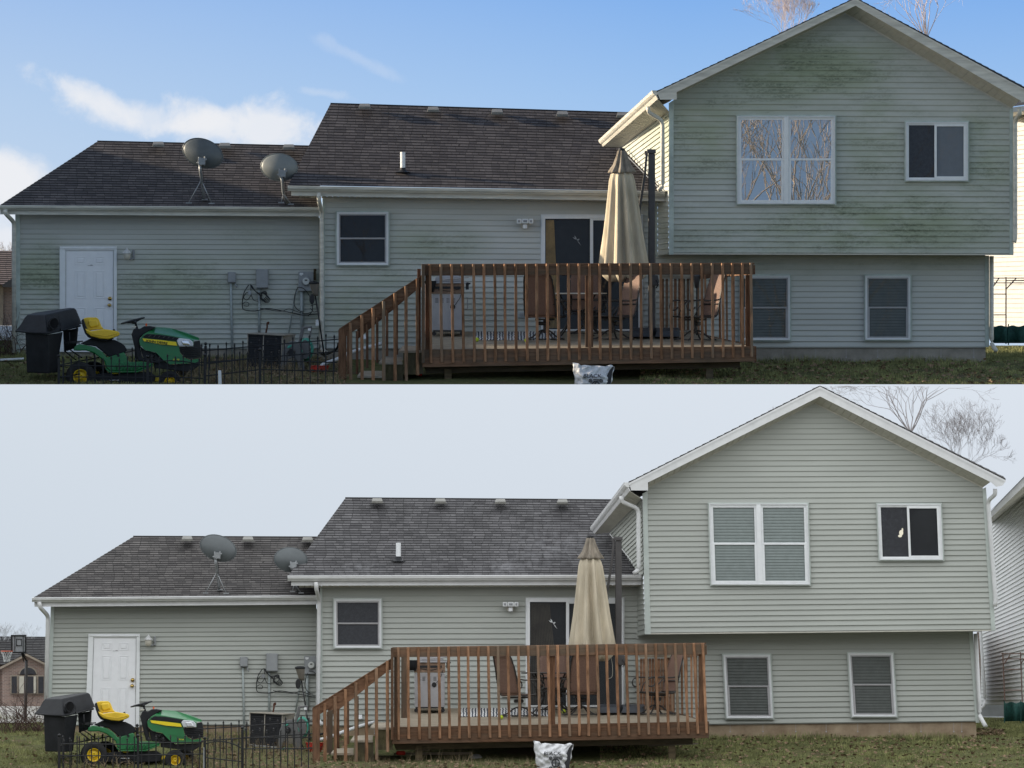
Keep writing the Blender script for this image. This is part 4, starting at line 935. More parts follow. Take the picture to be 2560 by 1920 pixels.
def deck(Y, h, label):
    T = thing('deck', label, 'deck', Y.P(h['rim'][0][0], h['ground'], FL))
    tw = 20
    (rl, rr), (t0, t1) = h['rim'], h['top']           # rim: left/right (u, top v, bottom v); top rail left/right (u, v, v bottom)
    B = h['back']
    def floor_v(s, d): f = rl[1] + (rr[1] - rl[1]) * s; return f - (f - B[2]) * (d - FL) / (-.02 - FL)
    # floor boards run left to right
    mb = MB(); n = 26
    for i in range(n):
        a, b = FL + .04 + (-.05 - FL - .04) * i / n, FL + .04 + (-.05 - FL - .04) * (i + .93) / n
        ka, kb = (a - FL) / (-FL), (b - FL) / (-FL)
        ul = rl[0] + 3; q = [Y.P(ul, floor_v(0, a), a), Y.P(rr[0] - 3 + (B[1] - rr[0]) * ka, floor_v(1, a), a), Y.P(rr[0] - 3 + (B[1] - rr[0]) * kb, floor_v(1, b), b), Y.P(ul, floor_v(0, b), b)]
        dn = Vector((0, 0, .035)); mb.hexa([p - dn for p in q], q)
    mb.build('floor_boards', m_board, T)
    mb = MB(); Y.pri(mb, [(rl[0], rl[1]), (rr[0], rr[1]), (rr[0], rr[2]), (rl[0], rl[2])], FL - .04, FL); mb.build('rim_board', m_rail, T, bevel=.004)
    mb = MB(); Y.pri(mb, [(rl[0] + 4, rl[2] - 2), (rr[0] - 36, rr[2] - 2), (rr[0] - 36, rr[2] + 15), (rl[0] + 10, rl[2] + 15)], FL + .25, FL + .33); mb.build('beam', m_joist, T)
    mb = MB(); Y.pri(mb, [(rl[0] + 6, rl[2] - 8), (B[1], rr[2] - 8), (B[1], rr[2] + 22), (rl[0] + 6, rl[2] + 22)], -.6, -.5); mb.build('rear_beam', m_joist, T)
    for u in h['feet']:
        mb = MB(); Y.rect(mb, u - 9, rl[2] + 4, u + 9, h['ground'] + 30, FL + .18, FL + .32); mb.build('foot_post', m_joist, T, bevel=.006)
    # side rim and side rail running back towards the house
    mb = MB(); mb.hexa([Y.P(rr[0], rr[1], FL - .03), Y.P(B[1] + 4, floor_v(1, 0), -.05), Y.P(B[1] + 4, floor_v(1, 0) + 30, -.05), Y.P(rr[0], rr[2], FL - .03)],
                       [Y.P(rr[0] + 5, rr[1], FL - .03), Y.P(B[1] + 9, floor_v(1, 0), -.05), Y.P(B[1] + 9, floor_v(1, 0) + 30, -.05), Y.P(rr[0] + 5, rr[2], FL - .03)]); mb.build('side_rim', m_rail, T)
    mb = MB(); Y.pri(mb, [(t0[0], t0[1]), (t1[0], t1[1]), (t1[0], t1[2]), (t0[0], t0[2])], FL - .04, FL + .0); mb.build('top_rail', m_rail, T, bevel=.005)
    mb = MB(); Y.pri(mb, [(t0[0] + 4, t0[1] - 1.2), (t1[0] + 2, t1[1] - 1.2), (t1[0] + 2, t1[1] + 3), (t0[0] + 4, t0[1] + 3)], FL + .002, FL + .09); mb.build('cap_rail', m_rail, T, bevel=.004)
    for i, (a, b) in enumerate(zip(h['bt'], h['bb'])):
        s = i / (len(h['bt']) - 1); vt = t0[1] + (t1[1] - t0[1]) * s; vb = h['bv'][0] + (h['bv'][1] - h['bv'][0]) * s
        vb += random.Random(i).uniform(-1, 1)
        mid = Y.P((a + b) / 2 + random.Random(i + 50).uniform(-1.0, 1.0), (vt + vb) / 2, FL - .062)
        mb = MB(); w_ = .043; mb.bar(mid, Y.P(a, vt - .6, FL - .062), w_ * .95, .034, 33); mb.bar(Y.P(b, vb, FL - .062), mid, w_ * .95, .034, 33)
        mb.build('baluster', m_bal, T, bevel=.005, seg=1)
    for u0, u1, v0, v1, d in h['posts']:
        mb = MB(); Y.rect(mb, u0, v0, u1, v1, d, d + .09); mb.build('post', m_post, T, bevel=.007)
    # right side railing, seen through the front one
    S0, S1 = (t1[0] - 1, t1[1] + 5, t1[2]), h['sideback']
    mb = MB(); mb.hexa([Y.P(S0[0], S0[1], FL), Y.P(S1[0], S1[1], -.1), Y.P(S1[0], S1[2], -.1), Y.P(S0[0], S0[2], FL)],
                       [Y.P(S0[0] + 5, S0[1], FL), Y.P(S1[0] + 4, S1[1], -.1), Y.P(S1[0] + 4, S1[2], -.1), Y.P(S0[0] + 5, S0[2], FL)]); mb.build('side_rail', m_rail, T)
    n = h['nside']
    for i in range(n):
        k = (i + .8) / n; u = S0[0] + (S1[0] - S0[0]) * k; d = FL + (-.1 - FL) * k
        mb = MB(); mb.bar(Y.P(u + 2, floor_v(1, d) + 14, d), Y.P(u, S0[1] + (S1[1] - S0[1]) * k, d), .036, .04, 0); mb.build('side_baluster', m_bal, T)
    for p in h['privacy']:
        mb = MB(); Y.rect(mb, *p, -.5, -.47); mb.build('privacy_board', m_rail, T, bevel=.004)
    q = h['privrail']
    mb = MB(); Y.rect(mb, *q, -.53, -.50); mb.build('privacy_rail', m_board, T)
    return T
def stairs(Y, h, label):
    T = thing('stairs', label, 'stairs', Y.P(h['rail'][0][0], h['ground'], FL))
    (a, b, th) = h['rail']
    for nm, dd, du, dv, mm in (('handrail', FL - .04, 0, 0, m_rail), ('rear_handrail', FL + .95, h['rear'][0], h['rear'][1], m_rail)):
        k = 1 if dd < FL else .86
        A = (a[0] + du, a[1] + dv); Bq = (b[0] + (du if dd < FL else 0), b[1] + dv)
        mb = MB(); Y.pri(mb, [A, Bq, (Bq[0], Bq[1] + th * k), (A[0], A[1] + th * k)], dd, dd + .04); mb.build('handrail', mm, T, bevel=.004)
        mb = MB(); Y.pri(mb, [(A[0] - 1, A[1] - 1.6), (Bq[0], Bq[1] - 1.6), (Bq[0], Bq[1] + .8), (A[0] - 1, A[1] + .8)], dd - .02, dd + .085); mb.build('handrail_cap', mm, T)
    for (u, vt, vb) in h['bal']:
        mb = MB(); mb.bar(Y.P(u, vb, FL - .065), Y.P(u - .8, vt, FL - .065), .047, .04, 24); mb.build('baluster', m_bal, T, bevel=.005, seg=1)
    for (u, vt, vb) in h['rbal']:
        mb = MB(); mb.bar(Y.P(u, vb, FL + .93), Y.P(u, vt, FL + .93), .036, .034, 15); mb.build('rear_baluster', m_post, T)
    for (u0, u1, vt, d) in h['newel']:
        mb = MB(); mb.hexa([Y.P(u0, h['ground'] + 30, d), Y.P(u1, h['ground'] + 30, d), Y.P(u1, vt - (u1 - u0) * .42, d), Y.P(u0, vt, d)],
                           [Y.P(u0, h['ground'] + 30, d + .09), Y.P(u1, h['ground'] + 30, d + .09), Y.P(u1, vt - (u1 - u0) * .42, d + .09), Y.P(u0, vt, d + .09)]); mb.build('newel_post', m_post, T, bevel=.006)
    for i, (u0, u1, v, vb) in enumerate(h['tread']):
        mb = MB()
        for k in range(2):
            f0, f1 = FL + .02 + k * .48, FL + .02 + k * .48 + .45
            sh = 4.5
            mb.hexa([Y.P(u0 + k * 5, v + sh - 8 * k, f0), Y.P(u1, v + sh - 8 * k, f0), Y.P(u1, v - 3 + sh - 8 * k, f1), Y.P(u0 + 5 + k * 5, v - 3 + sh - 8 * k, f1)],
                    [Y.P(u0 + k * 5, v + 8 - 8 * k, f0), Y.P(u1, v + 8 - 8 * k, f0), Y.P(u1, v + 5 - 8 * k, f1), Y.P(u0 + 5 + k * 5, v + 5 - 8 * k, f1)])
        # tread as one tilted slab so its worn top shows
        mb = MB(); mb.hexa([Y.P(u0, v + 13, FL + .02), Y.P(u1, v + 13, FL + .02), Y.P(u1, v, FL + .98), Y.P(u0 + 10, v, FL + .98)],
                           [Y.P(u0, v + 18, FL + .02), Y.P(u1, v + 18, FL + .02), Y.P(u1, v + 5, FL + .98), Y.P(u0 + 10, v + 5, FL + .98)])
        mb.build('tread', m_tread, T)
        mb = MB(); Y.pri(mb, [(u0 + 12, v + 17), (u1 + 2, v + 17), (u1 + 2, vb), (u0 + 12, vb)], FL + .04, FL + .9); mb.build('riser', m_green, T)
    return T
bt = [522, 578, 632, 687, 745, 798, 853, 906, 961, 1016, 1068, 1122, 1176, 1230, 1285, 1339, 1391, 1443, 1496, 1549, 1600, 1652, 1704, 1757, 1811, 1863, 1914, 1967, 2020, 2071, 2122, 2165]
bb = [527, 583, 640, 695, 750, 805, 858, 910, 964, 1021, 1073, 1126, 1182, 1235, 1288, 1341, 1395, 1447, 1501, 1552, 1604, 1656, 1709, 1762, 1815, 1866, 1917, 1970, 2023, 2075, 2125, 2170]
DU = dict(ground=930, rim=((1056, 874, 918), (1886, 866, 904)), top=((1054, 661, 689), (1884, 658, 686)), back=(1062, 1722, 829),
          bt=[820 + x / 2.048 for x in bt], bb=[820 + x / 2.048 for x in bb], bv=(907, 893),
          posts=[(1054, 1062, 660, 908, FL - .13), (1063, 1078, 664, 874, FL + .01), (1463, 1483, 689, 868, FL + .01), (1864, 1881, 688, 868, FL + .01), (1043, 1052, 672, 900, FL + .1)],
          feet=(1120, 1774), sideback=(1724, 690, 700), nside=9, privacy=[(1653 + i * 10.6, 697, 1653 + i * 10.6 + 7, 826) for i in range(8)], privrail=(1650, 688, 1736, 697))
deck(U, DU, 'brown stained wooden deck before the algae stained house, upper picture')
btL = [737 + x / 3 for x in (775, 850, 925, 1002, 1078, 1153, 1227, 1299, 1376, 1450, 1523, 1598, 1675, 1749, 1823, 1897, 1970, 2045, 2118, 2192)] + [1474 + x / 3 for x in (52, 125, 200, 272, 348, 420, 494, 565, 640, 711, 782, 848)]
bbL = [737 + x / 3 for x in (778, 855, 935, 1012, 1088, 1162, 1235, 1309, 1383, 1465, 1537, 1609, 1688, 1765, 1839, 1915, 1989, 2063, 2136, 2205)] + [1474 + x / 3 for x in (72, 147, 222, 295, 372, 445, 518, 593, 667, 740, 812, 877)]
DL = dict(ground=1880, rim=((980, 1818, 1860), (1768, 1804, 1845)), top=((977, 1619, 1643), (1763, 1608, 1636)), back=(990, 1640, 1770),
          bt=btL, bb=bbL, bv=(1849, 1834),
          posts=[(977, 984, 1619, 1850, FL - .13), (985, 1000, 1622, 1819, FL + .01), (1370, 1388, 1640, 1812, FL + .01), (1746, 1763, 1634, 1806, FL + .01), (1003, 1022, 1638, 1804, -1.8)],
          feet=(1047, 1680), sideback=(1665, 1645, 1653), nside=8, privacy=[(1600 + i * 7.3, 1646, 1600 + i * 7.3 + 6.4, 1782) for i in range(12)], privrail=(1598, 1636, 1690, 1644))
deck(LO, DL, 'brown stained wooden deck before the clean house, lower picture')
SU = dict(ground=930, rail=((849, 823), (1054, 689), 28), rear=(44, 2),
          bal=[(737 + x / 3, 407 + t / 3, b) for x, t, b in ((420, 1200, 975), (505, 1145, 975), (588, 1090, 975), (668, 1038, 972), (753, 978, 968), (836, 925, 962), (921, 868, 938))],
          rbal=[(737 + x / 3, 407 + t / 3, 407 + b / 3) for x, t, b in ((467, 1262, 1600), (543, 1212, 1540), (618, 1162, 1500), (692, 1108, 1450), (765, 1058, 1440))],
          newel=[(846, 866, 824, FL - .05), (867, 881, 830, FL + .9)], tread=[(996, 1056, 864, 935), (947, 1006, 893, 975), (893, 955, 927, 975)])
stairs(U, SU, 'wooden steps with slanting railing at the left end of the upper deck')
SL = dict(ground=1880, rail=((782, 1771), (977, 1648), 26), rear=(38, 2),
          bal=[(737 + x / 3, 1367 + t / 3, b) for x, t, b in ((227, 1175, 1932), (304, 1122, 1932), (382, 1068, 1932), (460, 1018, 1932), (539, 960, 1915), (614, 910, 1900), (696, 855, 1880))],
          rbal=[(737 + x / 3, 1367 + t / 3, 1367 + b / 3) for x, t, b in ((325, 1215, 1520), (398, 1165, 1480), (470, 1120, 1430), (540, 1070, 1400), (610, 1025, 1370))],
          newel=[(781, 800, 1771, FL - .05), (817, 832, 1780, FL + .9)], tread=[(925, 980, 1806, 1875), (876, 932, 1838, 1905), (827, 884, 1870, 1935), (795, 832, 1902, 1945)])
stairs(LO, SL, 'wooden steps with slanting railing at the left end of the lower deck')

def pair(root, lb, scale, label, group=None, rotz=None):
    """the same object stands in the lower yard too"""
    return dup(root, lb, scale, label, group, rotz)

# ---------------------------------------------------------------- satellite dishes
m_dish = mat('dish_grey', (.085, .095, .10), .45, noise=.08, scale=4); m_dishl = mat('dish_light_grey', (.17, .18, .175), .45, noise=.06, scale=4)
m_galv = mat('galvanised_steel', (.26, .27, .28), .4, metal=.4, noise=.15)
def dish(c, rx, rz, rot, brk, mast, feet, mt, label, base):
    T = thing('satellite_dish', label, 'satellite dish', U.P(*base))
    mb = MB(); n = 36; rings = 7; vs = []; fs = []
    ctr = U.P(*c); tilt = .10
    for side in (0, 1):
        o = len(vs)
        for k in range(rings + 1):
            q = k / rings; dep = -.11 * (1 - q * q) + side * .012
            for j in range(n):
                a = 2 * math.pi * j / n; ex, ez = math.cos(a) * rx * q / UNIT, math.sin(a) * rz * q / UNIT
                x = ex * math.cos(R(rot)) - ez * math.sin(R(rot)); z = ex * math.sin(R(rot)) + ez * math.cos(R(rot))
                vs.append((ctr.x + x, ctr.y + dep + .10 * (1 if z > 0 else 1) * (z * 1.2), ctr.z + z))
        for k in range(rings):
            for j in range(n):
                p = (j + 1) % n; fs.append((o + k * n + j, o + k * n + p, o + (k + 1) * n + p, o + (k + 1) * n + j))
    N = (rings + 1) * n
    for j in range(n): p = (j + 1) % n; fs.append((rings * n + j, rings * n + p, N + rings * n + p, N + rings * n + j))
    mb.add(vs, fs); r_ = mb.build('reflector', mt, T, smooth=True)
    mb = MB(); rim = [(ctr.x + (math.cos(a) * rx * math.cos(R(rot)) - math.sin(a) * rz * math.sin(R(rot))) / UNIT, 0, ctr.z + (math.cos(a) * rx * math.sin(R(rot)) + math.sin(a) * rz * math.cos(R(rot))) / UNIT) for a in [2 * math.pi * j / 40 for j in range(41)]]
    mb.tube([(x, ctr.y + .12 * (z - ctr.z) + .003, z) for x, _, z in rim], .009, 6, cap=False); mb.build('rim', mt, r_, smooth=True)
    bu, bv = brk
    mb = MB(); U.rect(mb, bu - 9, bv - 9, bu + 9, bv + 8, c[2] - .20, c[2] - .10); mb.tube([U.P(bu - 12, bv + 4, c[2] - .17), U.P(bu + 13, bv - 6, c[2] - .17)], .018, 8)
    mb.tube([U.P(bu - 7, bv - 12, c[2] - .16), U.P(bu - 5, bv + 12, c[2] - .16)], .014, 8); mb.tube([U.P(bu + 8, bv - 13, c[2] - .15), U.P(bu + 7, bv + 10, c[2] - .15)], .014, 8)
    for k in range(7):
        a = k * .9; mb.disc(U.P(bu + 9 * math.cos(a), bv + 9 * math.sin(a), c[2] - .21), .008, .008, .02, 6)
    mb.build('bracket', m_galv, T, bevel=.004)
    mb = MB(); mb.tube([U.P(*p) for p in mast], .026, 12); mb.build('mast', m_galv, T, smooth=True)
    for f in feet:
        mb = MB(); mb.tube([U.P(*f[0]), U.P(*f[1])], .0085, 8); mb.build('leg', m_galv, T, smooth=True)
        mb = MB(); p = U.P(*f[1]); mb.box(p.x - .05, p.x + .05, p.y - .04, p.y + .04, p.z - .012, p.z + .006); mb.build('foot_plate', m_galv, T)
    mb = MB(); b0 = mast[-1]; mb.tube([U.P(mast[0][0] + 2, mast[0][1] - 6, mast[0][2]), U.P(mast[1][0] + 7, mast[1][1], mast[1][2] - .03), U.P(b0[0] - 2, b0[1] - 20, b0[2] - .05), U.P(b0[0] - 16, b0[1] - 4, b0[2] - .03), U.P(b0[0] + 2, b0[1] + 1, b0[2] - .03)], .005, 6)
    mb.build('cable', m_cable, T, smooth=True)
    return T
d1 = dish((507, 383, .05), 52, 35, -21, (504, 404), [(500, 412, -.1), (501, 430, -.06), (504, 446, 0), (510, 497, .1)], [((502, 452, .0), (472, 507, .0)), ((504, 452, .0), (529, 508, .0)), ((503, 440, -.02), (512, 498, .25))], m_dish,
          'tall satellite dish on the upper garage roof, standing half in shade', (502, 508, .02))
d2 = dish((698, 418, .05), 46, 34, -6, (705, 434), [(704, 440, -.1), (706, 455, -.06), (708, 480, 0), (718, 508, .1)], [((709, 484, .0), (703, 506, .0)), ((710, 486, .0), (727, 510, .0))], m_dishl,
          'lighter satellite dish on the upper garage roof beside the main roof edge', (714, 510, .02))
pair(d1, LO.P(541, 1483, .05), .9, 'tall satellite dish in the middle of the lower garage roof')
d4 = pair(d2, LO.P(741, 1482, .05), .9, 'satellite dish partly hidden by the main roof edge of the lower house')
for c_ in list(d4.children) + [g_ for k_ in d4.children for g_ in k_.children]:
    for sl in c_.material_slots:
        if sl.material == m_dishl: sl.link = 'OBJECT'; sl.material = m_dish

# ---------------------------------------------------------------- things fixed to the garage wall
m_lampw = mat('lamp_cream', (.50, .47, .40), .4, noise=.08)
def wall_lamp(label):
    T = thing('wall_lamp', label, 'wall lamp', U.P(322, 650, .42))
    mb = MB(); U.rect(mb, 331, 624, 337, 649, .44, .485); mb.build('back_plate', m_grey, T, bevel=.01)
    mb = MB(); mb.tube([U.P(333, 645, .42), U.P(326, 648, .38), U.P(318, 646, .34)], .016, 8); mb.build('arm', m_grey, T, smooth=True)
    cx = X(317); cy = U.y + .34
    mb = MB(); mb.lathe([(.055, Z(633)), (.062, Z(635)), (.058, Z(642)), (.045, Z(648)), (.02, Z(650)), (0, Z(650))], 18, (cx, cy)); mb.build('shade', m_lampw, T, smooth=True)
    mb = MB(); mb.lathe([(.004, Z(619)), (.012, Z(621)), (.03, Z(625)), (.075, Z(632)), (.076, Z(634)), (.05, Z(634))], 18, (cx, cy)); mb.build('cap', m_trim, T, smooth=True)
    return T
wl_ = wall_lamp('white lantern lamp right of the door on the algae stained garage wall')
pair(wl_, LO.P(375.5, 1615.5, .42), .95, 'white lantern lamp right of the door on the clean garage wall')
def box_on_wall(nm, label, u0, v0, u1, v1, th, cond, extra=None, cat='utility box'):
    T = thing(nm, label, cat, U.P((u0 + u1) / 2, v1, .5))
    mb = MB(); U.rect(mb, u0, v0, u1 - 3, v1, .5 - th, .485); mb.build('case', m_grey, T, bevel=.012)
    mb = MB(); U.rect(mb, u0 + 1, v0 + 1, u1 - 4, v1 - 2, .5 - th - .012, .5 - th); mb.build('lid', m_grey, T, bevel=.008)
    mb = MB(); mb.tube([U.P(*p) for p in cond], .019, 10); mb.build('conduit', m_galv2, T, smooth=True)
    if extra: extra(T)
    return T
m_galv2 = mat('painted_conduit', (.38, .42, .42), .5, noise=.08)
def ex_small(T):
    mb = MB(); mb.tube([U.P(588, 706, .44), U.P(589, 714, .42), U.P(592, 718, .42), U.P(594, 714, .43)], .012, 8); mb.build('drip_loop', m_grey, T, smooth=True)
def ex_big(T):
    mb = MB(); U.rect(mb, 651, 697, 670, 698.2, .36, .372); U.rect(mb, 650, 697, 651.2, 719, .36, .372); mb.build('door_seam', m_greyframe, T)
b1 = box_on_wall('junction_box', 'small grey box with a drip loop on the upper garage wall', 569, 680, 593, 707, .11, [(577, 706, .46), (578, 760, .47), (581, 892, .47)], ex_small)
b2 = box_on_wall('cable_box', 'large grey cable box above loose wires on the upper garage wall', 640, 673, 674, 721, .13, [(648, 720, .46), (648, 832, .47)], ex_big)
pair(b1, LO.P(611, 1667.5, .5), .94, 'small grey box with a drip loop on the lower garage wall')
pair(b2, LO.P(681.5, 1679, .5), .95, 'large grey cable box above loose wires on the lower garage wall')
m_dial = mat('meter_face', (.55, .56, .54), .3, noise=.03)
def meter(label):
    T = thing('electricity_meter', label, 'electric meter', U.P(765, 728, .5))
    mb = MB(); U.rect(mb, 746, 679, 784, 728, .38, .485); mb.build('case', m_grey, T, bevel=.012)
    mb = MB(); U.rect(mb, 749, 682, 758, 687, .374, .38); U.rect(mb, 751, 687.5, 755, 689, .374, .38); mb.build('sticker', m_pvc, T)
    mb = MB(); p = U.P(765, 703, .36); mb.disc(p, .075, .075, .05, 26); mb.build('dial_ring', m_galv, T, bevel=.008)
    mb = MB(); mb.disc(U.P(765, 703, .330), .058, .058, .02, 26); dl = mb.build('dial', m_dial, T, bevel=.006)
    mb = MB(); U.rect(mb, 762, 699, 768, 702, .315, .321); mb.build('dial_print', m_black, dl)
    mb = MB(); mb.tube([U.P(754, 727, .45), U.P(755, 826, .46)], .028, 10); mb.build('conduit', m_galv2, T, smooth=True)
    mb = MB(); mb.tube([U.P(787, 674, .42), U.P(787, 700, .42)], .02, 8); U.rect(mb, 784, 672, 791, 678, .40, .44); mb.build('side_conduit', m_joist, T)
    mb = MB(); mb.tube([U.P(744, 725, .44), U.P(738, 738, .42), U.P(722, 832, .44)], .012, 8); mb.build('slanted_pipe', m_galv2, T, smooth=True)
    return T
mt_ = meter('grey electric meter with round dial on the upper wall beside the downspout')
pair(mt_, LO.P(778, 1685.5, .5), .92, 'grey electric meter with round dial on the lower wall beside the downspout')
def cables(label):
    T = thing('loose_cables', label, 'cables', U.P(660, 790, .42))
    rr = random.Random(5); mb = MB()
    def sp(pts, r=.0065): mb.tube([U.P(u, v, d) for u, v, d in smoothpts(pts)], r, 6)
    for k in range(5):
        o = k * 2.2
        sp([(625 + o * .5, 711 + o * .3, .42), (632 + o, 722 + o, .38), (646 + o, 732 + o, .36), (664 - o, 728 + o * .5, .36), (666 + o, 740 + o * .8, .38), (658 + o, 748 + o, .42), (650, 738 + o, .42)])
    sp([(622, 712, .42), (612, 728, .4), (607, 745, .4), (606, 765, .42), (612, 775, .42), (640, 777, .42), (668, 771, .42), (700, 776, .42), (735, 783, .42), (762, 788, .42), (798, 784, .42)], .008)
    sp([(612, 726, .4), (608, 742, .38), (618, 750, .38), (628, 735, .38), (616, 732, .4), (607, 748, .4)])
    sp([(606, 760, .4), (614, 755, .38), (622, 758, .38), (620, 765, .38), (609, 764, .4)])
    sp([(627, 713, .4), (628, 735, .38), (634, 750, .38), (646, 753, .4)])
    sp([(650, 770, .42), (700, 778, .42), (722, 772, .42), (740, 778, .42), (762, 784, .42), (780, 780, .42)])
    sp([(745, 717, .40), (738, 735, .38), (735, 760, .38), (745, 775, .40), (757, 780, .42)]); sp([(745, 718, .38), (760, 722, .37), (776, 745, .37), (781, 775, .38), (770, 790, .4)])
    sp([(776, 765, .36), (790, 762, .35), (795, 775, .36), (785, 780, .36), (776, 770, .36)])
    mb.build('wires', m_cable, T, smooth=True)
    mb = MB(); U.rect(mb, 620, 727, 628, 736, .36, .39); mb.build('connector', m_galv, T)
    return T
def smoothpts(p, n=5):
    out = []
    for i in range(len(p) - 1):
        a = p[max(0, i - 1)]; b = p[i]; c = p[i + 1]; d = p[min(len(p) - 1, i + 2)]
        for k in range(n):
            t = k / n
            out.append(tuple(.5 * (2 * b[j] + (c[j] - a[j]) * t + (2 * a[j] - 5 * b[j] + 4 * c[j] - d[j]) * t * t + (3 * b[j] - a[j] - 3 * c[j] + d[j]) * t ** 3) for j in range(3)))
    out.append(p[-1]); return out
cb = cables('tangle of black wires hanging on the algae stained garage wall')
pair(cb, LO.P(692, 1745, .42), .94, 'tangle of black wires hanging on the clean garage wall')
def floodlight(label):
    T = thing('floodlight', label, 'floodlight', U.P(1312, 573, -.02))
    for u0, u1, tdx in ((1292, 1304, -.02), (1305, 1321, 0), (1322, 1333, .02)):
        mb = MB(); U.rect(mb, u0, 547, u1, 559, -.20, -.10); hd = mb.build('lamp_head', m_white, T, bevel=.012)
        mb = MB(); U.rect(mb, u0 + 3, 550, u1 - 3, 556, -.205, -.198); mb.build('lens', m_grey, hd, bevel=.004)
    mb = MB(); U.rect(mb, 1307, 561, 1318, 572, -.16, -.08); mb.build('sensor', m_white, T, bevel=.012)
    mb = MB(); mb.disc(U.P(1311, 563, -.04), .065, .065, .06, 20); mb.build('back_plate', m_lampw, T, bevel=.008)
    return T
fl_ = floodlight('white three headed floodlight left of the upper sliding door')
pair(fl_, LO.P(1276, 1530, -.02), .96, 'white three headed floodlight left of the lower sliding door')
def outlet(Y, u0, v0, u1, v1, label, orange):
    T = thing('outlet_cover', label, 'outlet cover', Y.P((u0 + u1) / 2, v1, -.02))
    mb = MB(); Y.rect(mb, u0, v0, u1, v1, -.05, -.012); mb.build('plate', m_lampw if orange else m_galv2, T, bevel=.01)
    mb = MB(); Y.rect(mb, u0 + 5, v0 + 5, u1 - 5, v1 - 5, -.058, -.05); mb.build('insert', mat('orange_box', (.6, .2, .05), .6) if orange else m_grey, T, bevel=.006)
outlet(U, 1294, 778, 1314, 795, 'small grey outlet cover low on the upper wall behind the balusters', False)
outlet(LO, 1255, 1719, 1281, 1743, 'outlet plate with orange centre low on the lower wall behind balusters', True)

# ---------------------------------------------------------------- riding mower with grass bagger (drawn at 4 units per drawing unit)
m_gpaint = mat('green_paint', (.014, .150, .045), .30, noise=.07, scale=3, spec=.55); m_ypaint = mat('yellow_paint', (.72, .50, .02), .4, noise=.06)
m_yseat = mat('yellow_vinyl_seat', (.70, .47, .03), .38, noise=.07, scale=5); m_rubber = mat('tyre_rubber', (.018, .018, .019), .8, noise=.2)
m_lens = mat('headlight_lens', (.62, .64, .68), .12, noise=.15, scale=14, spec=.8); m_stripe = mat('yellow_stripe', (.80, .62, .02), .4, noise=.02)
m_orange = mat('orange_plastic', (.75, .12, .03), .5)
def M4(x, y): return (x / 4, 740 + y / 4)
def PM(mb, pts, d0, d1): U.pri(mb, [M4(*p) for p in pts], d0, d1)
def FM(mb, faces):
    """free facets, points (x, y, d) in mower drawing units"""
    idx = {}; vs = []; fs = []
    for f in faces:
        t = []
        for p in f:
            if p not in idx: idx[p] = len(vs); vs.append(U.P(*M4(p[0], p[1]), p[2]))
            t.append(idx[p])
        fs.append(tuple(t))
    return mb.add(vs, fs)
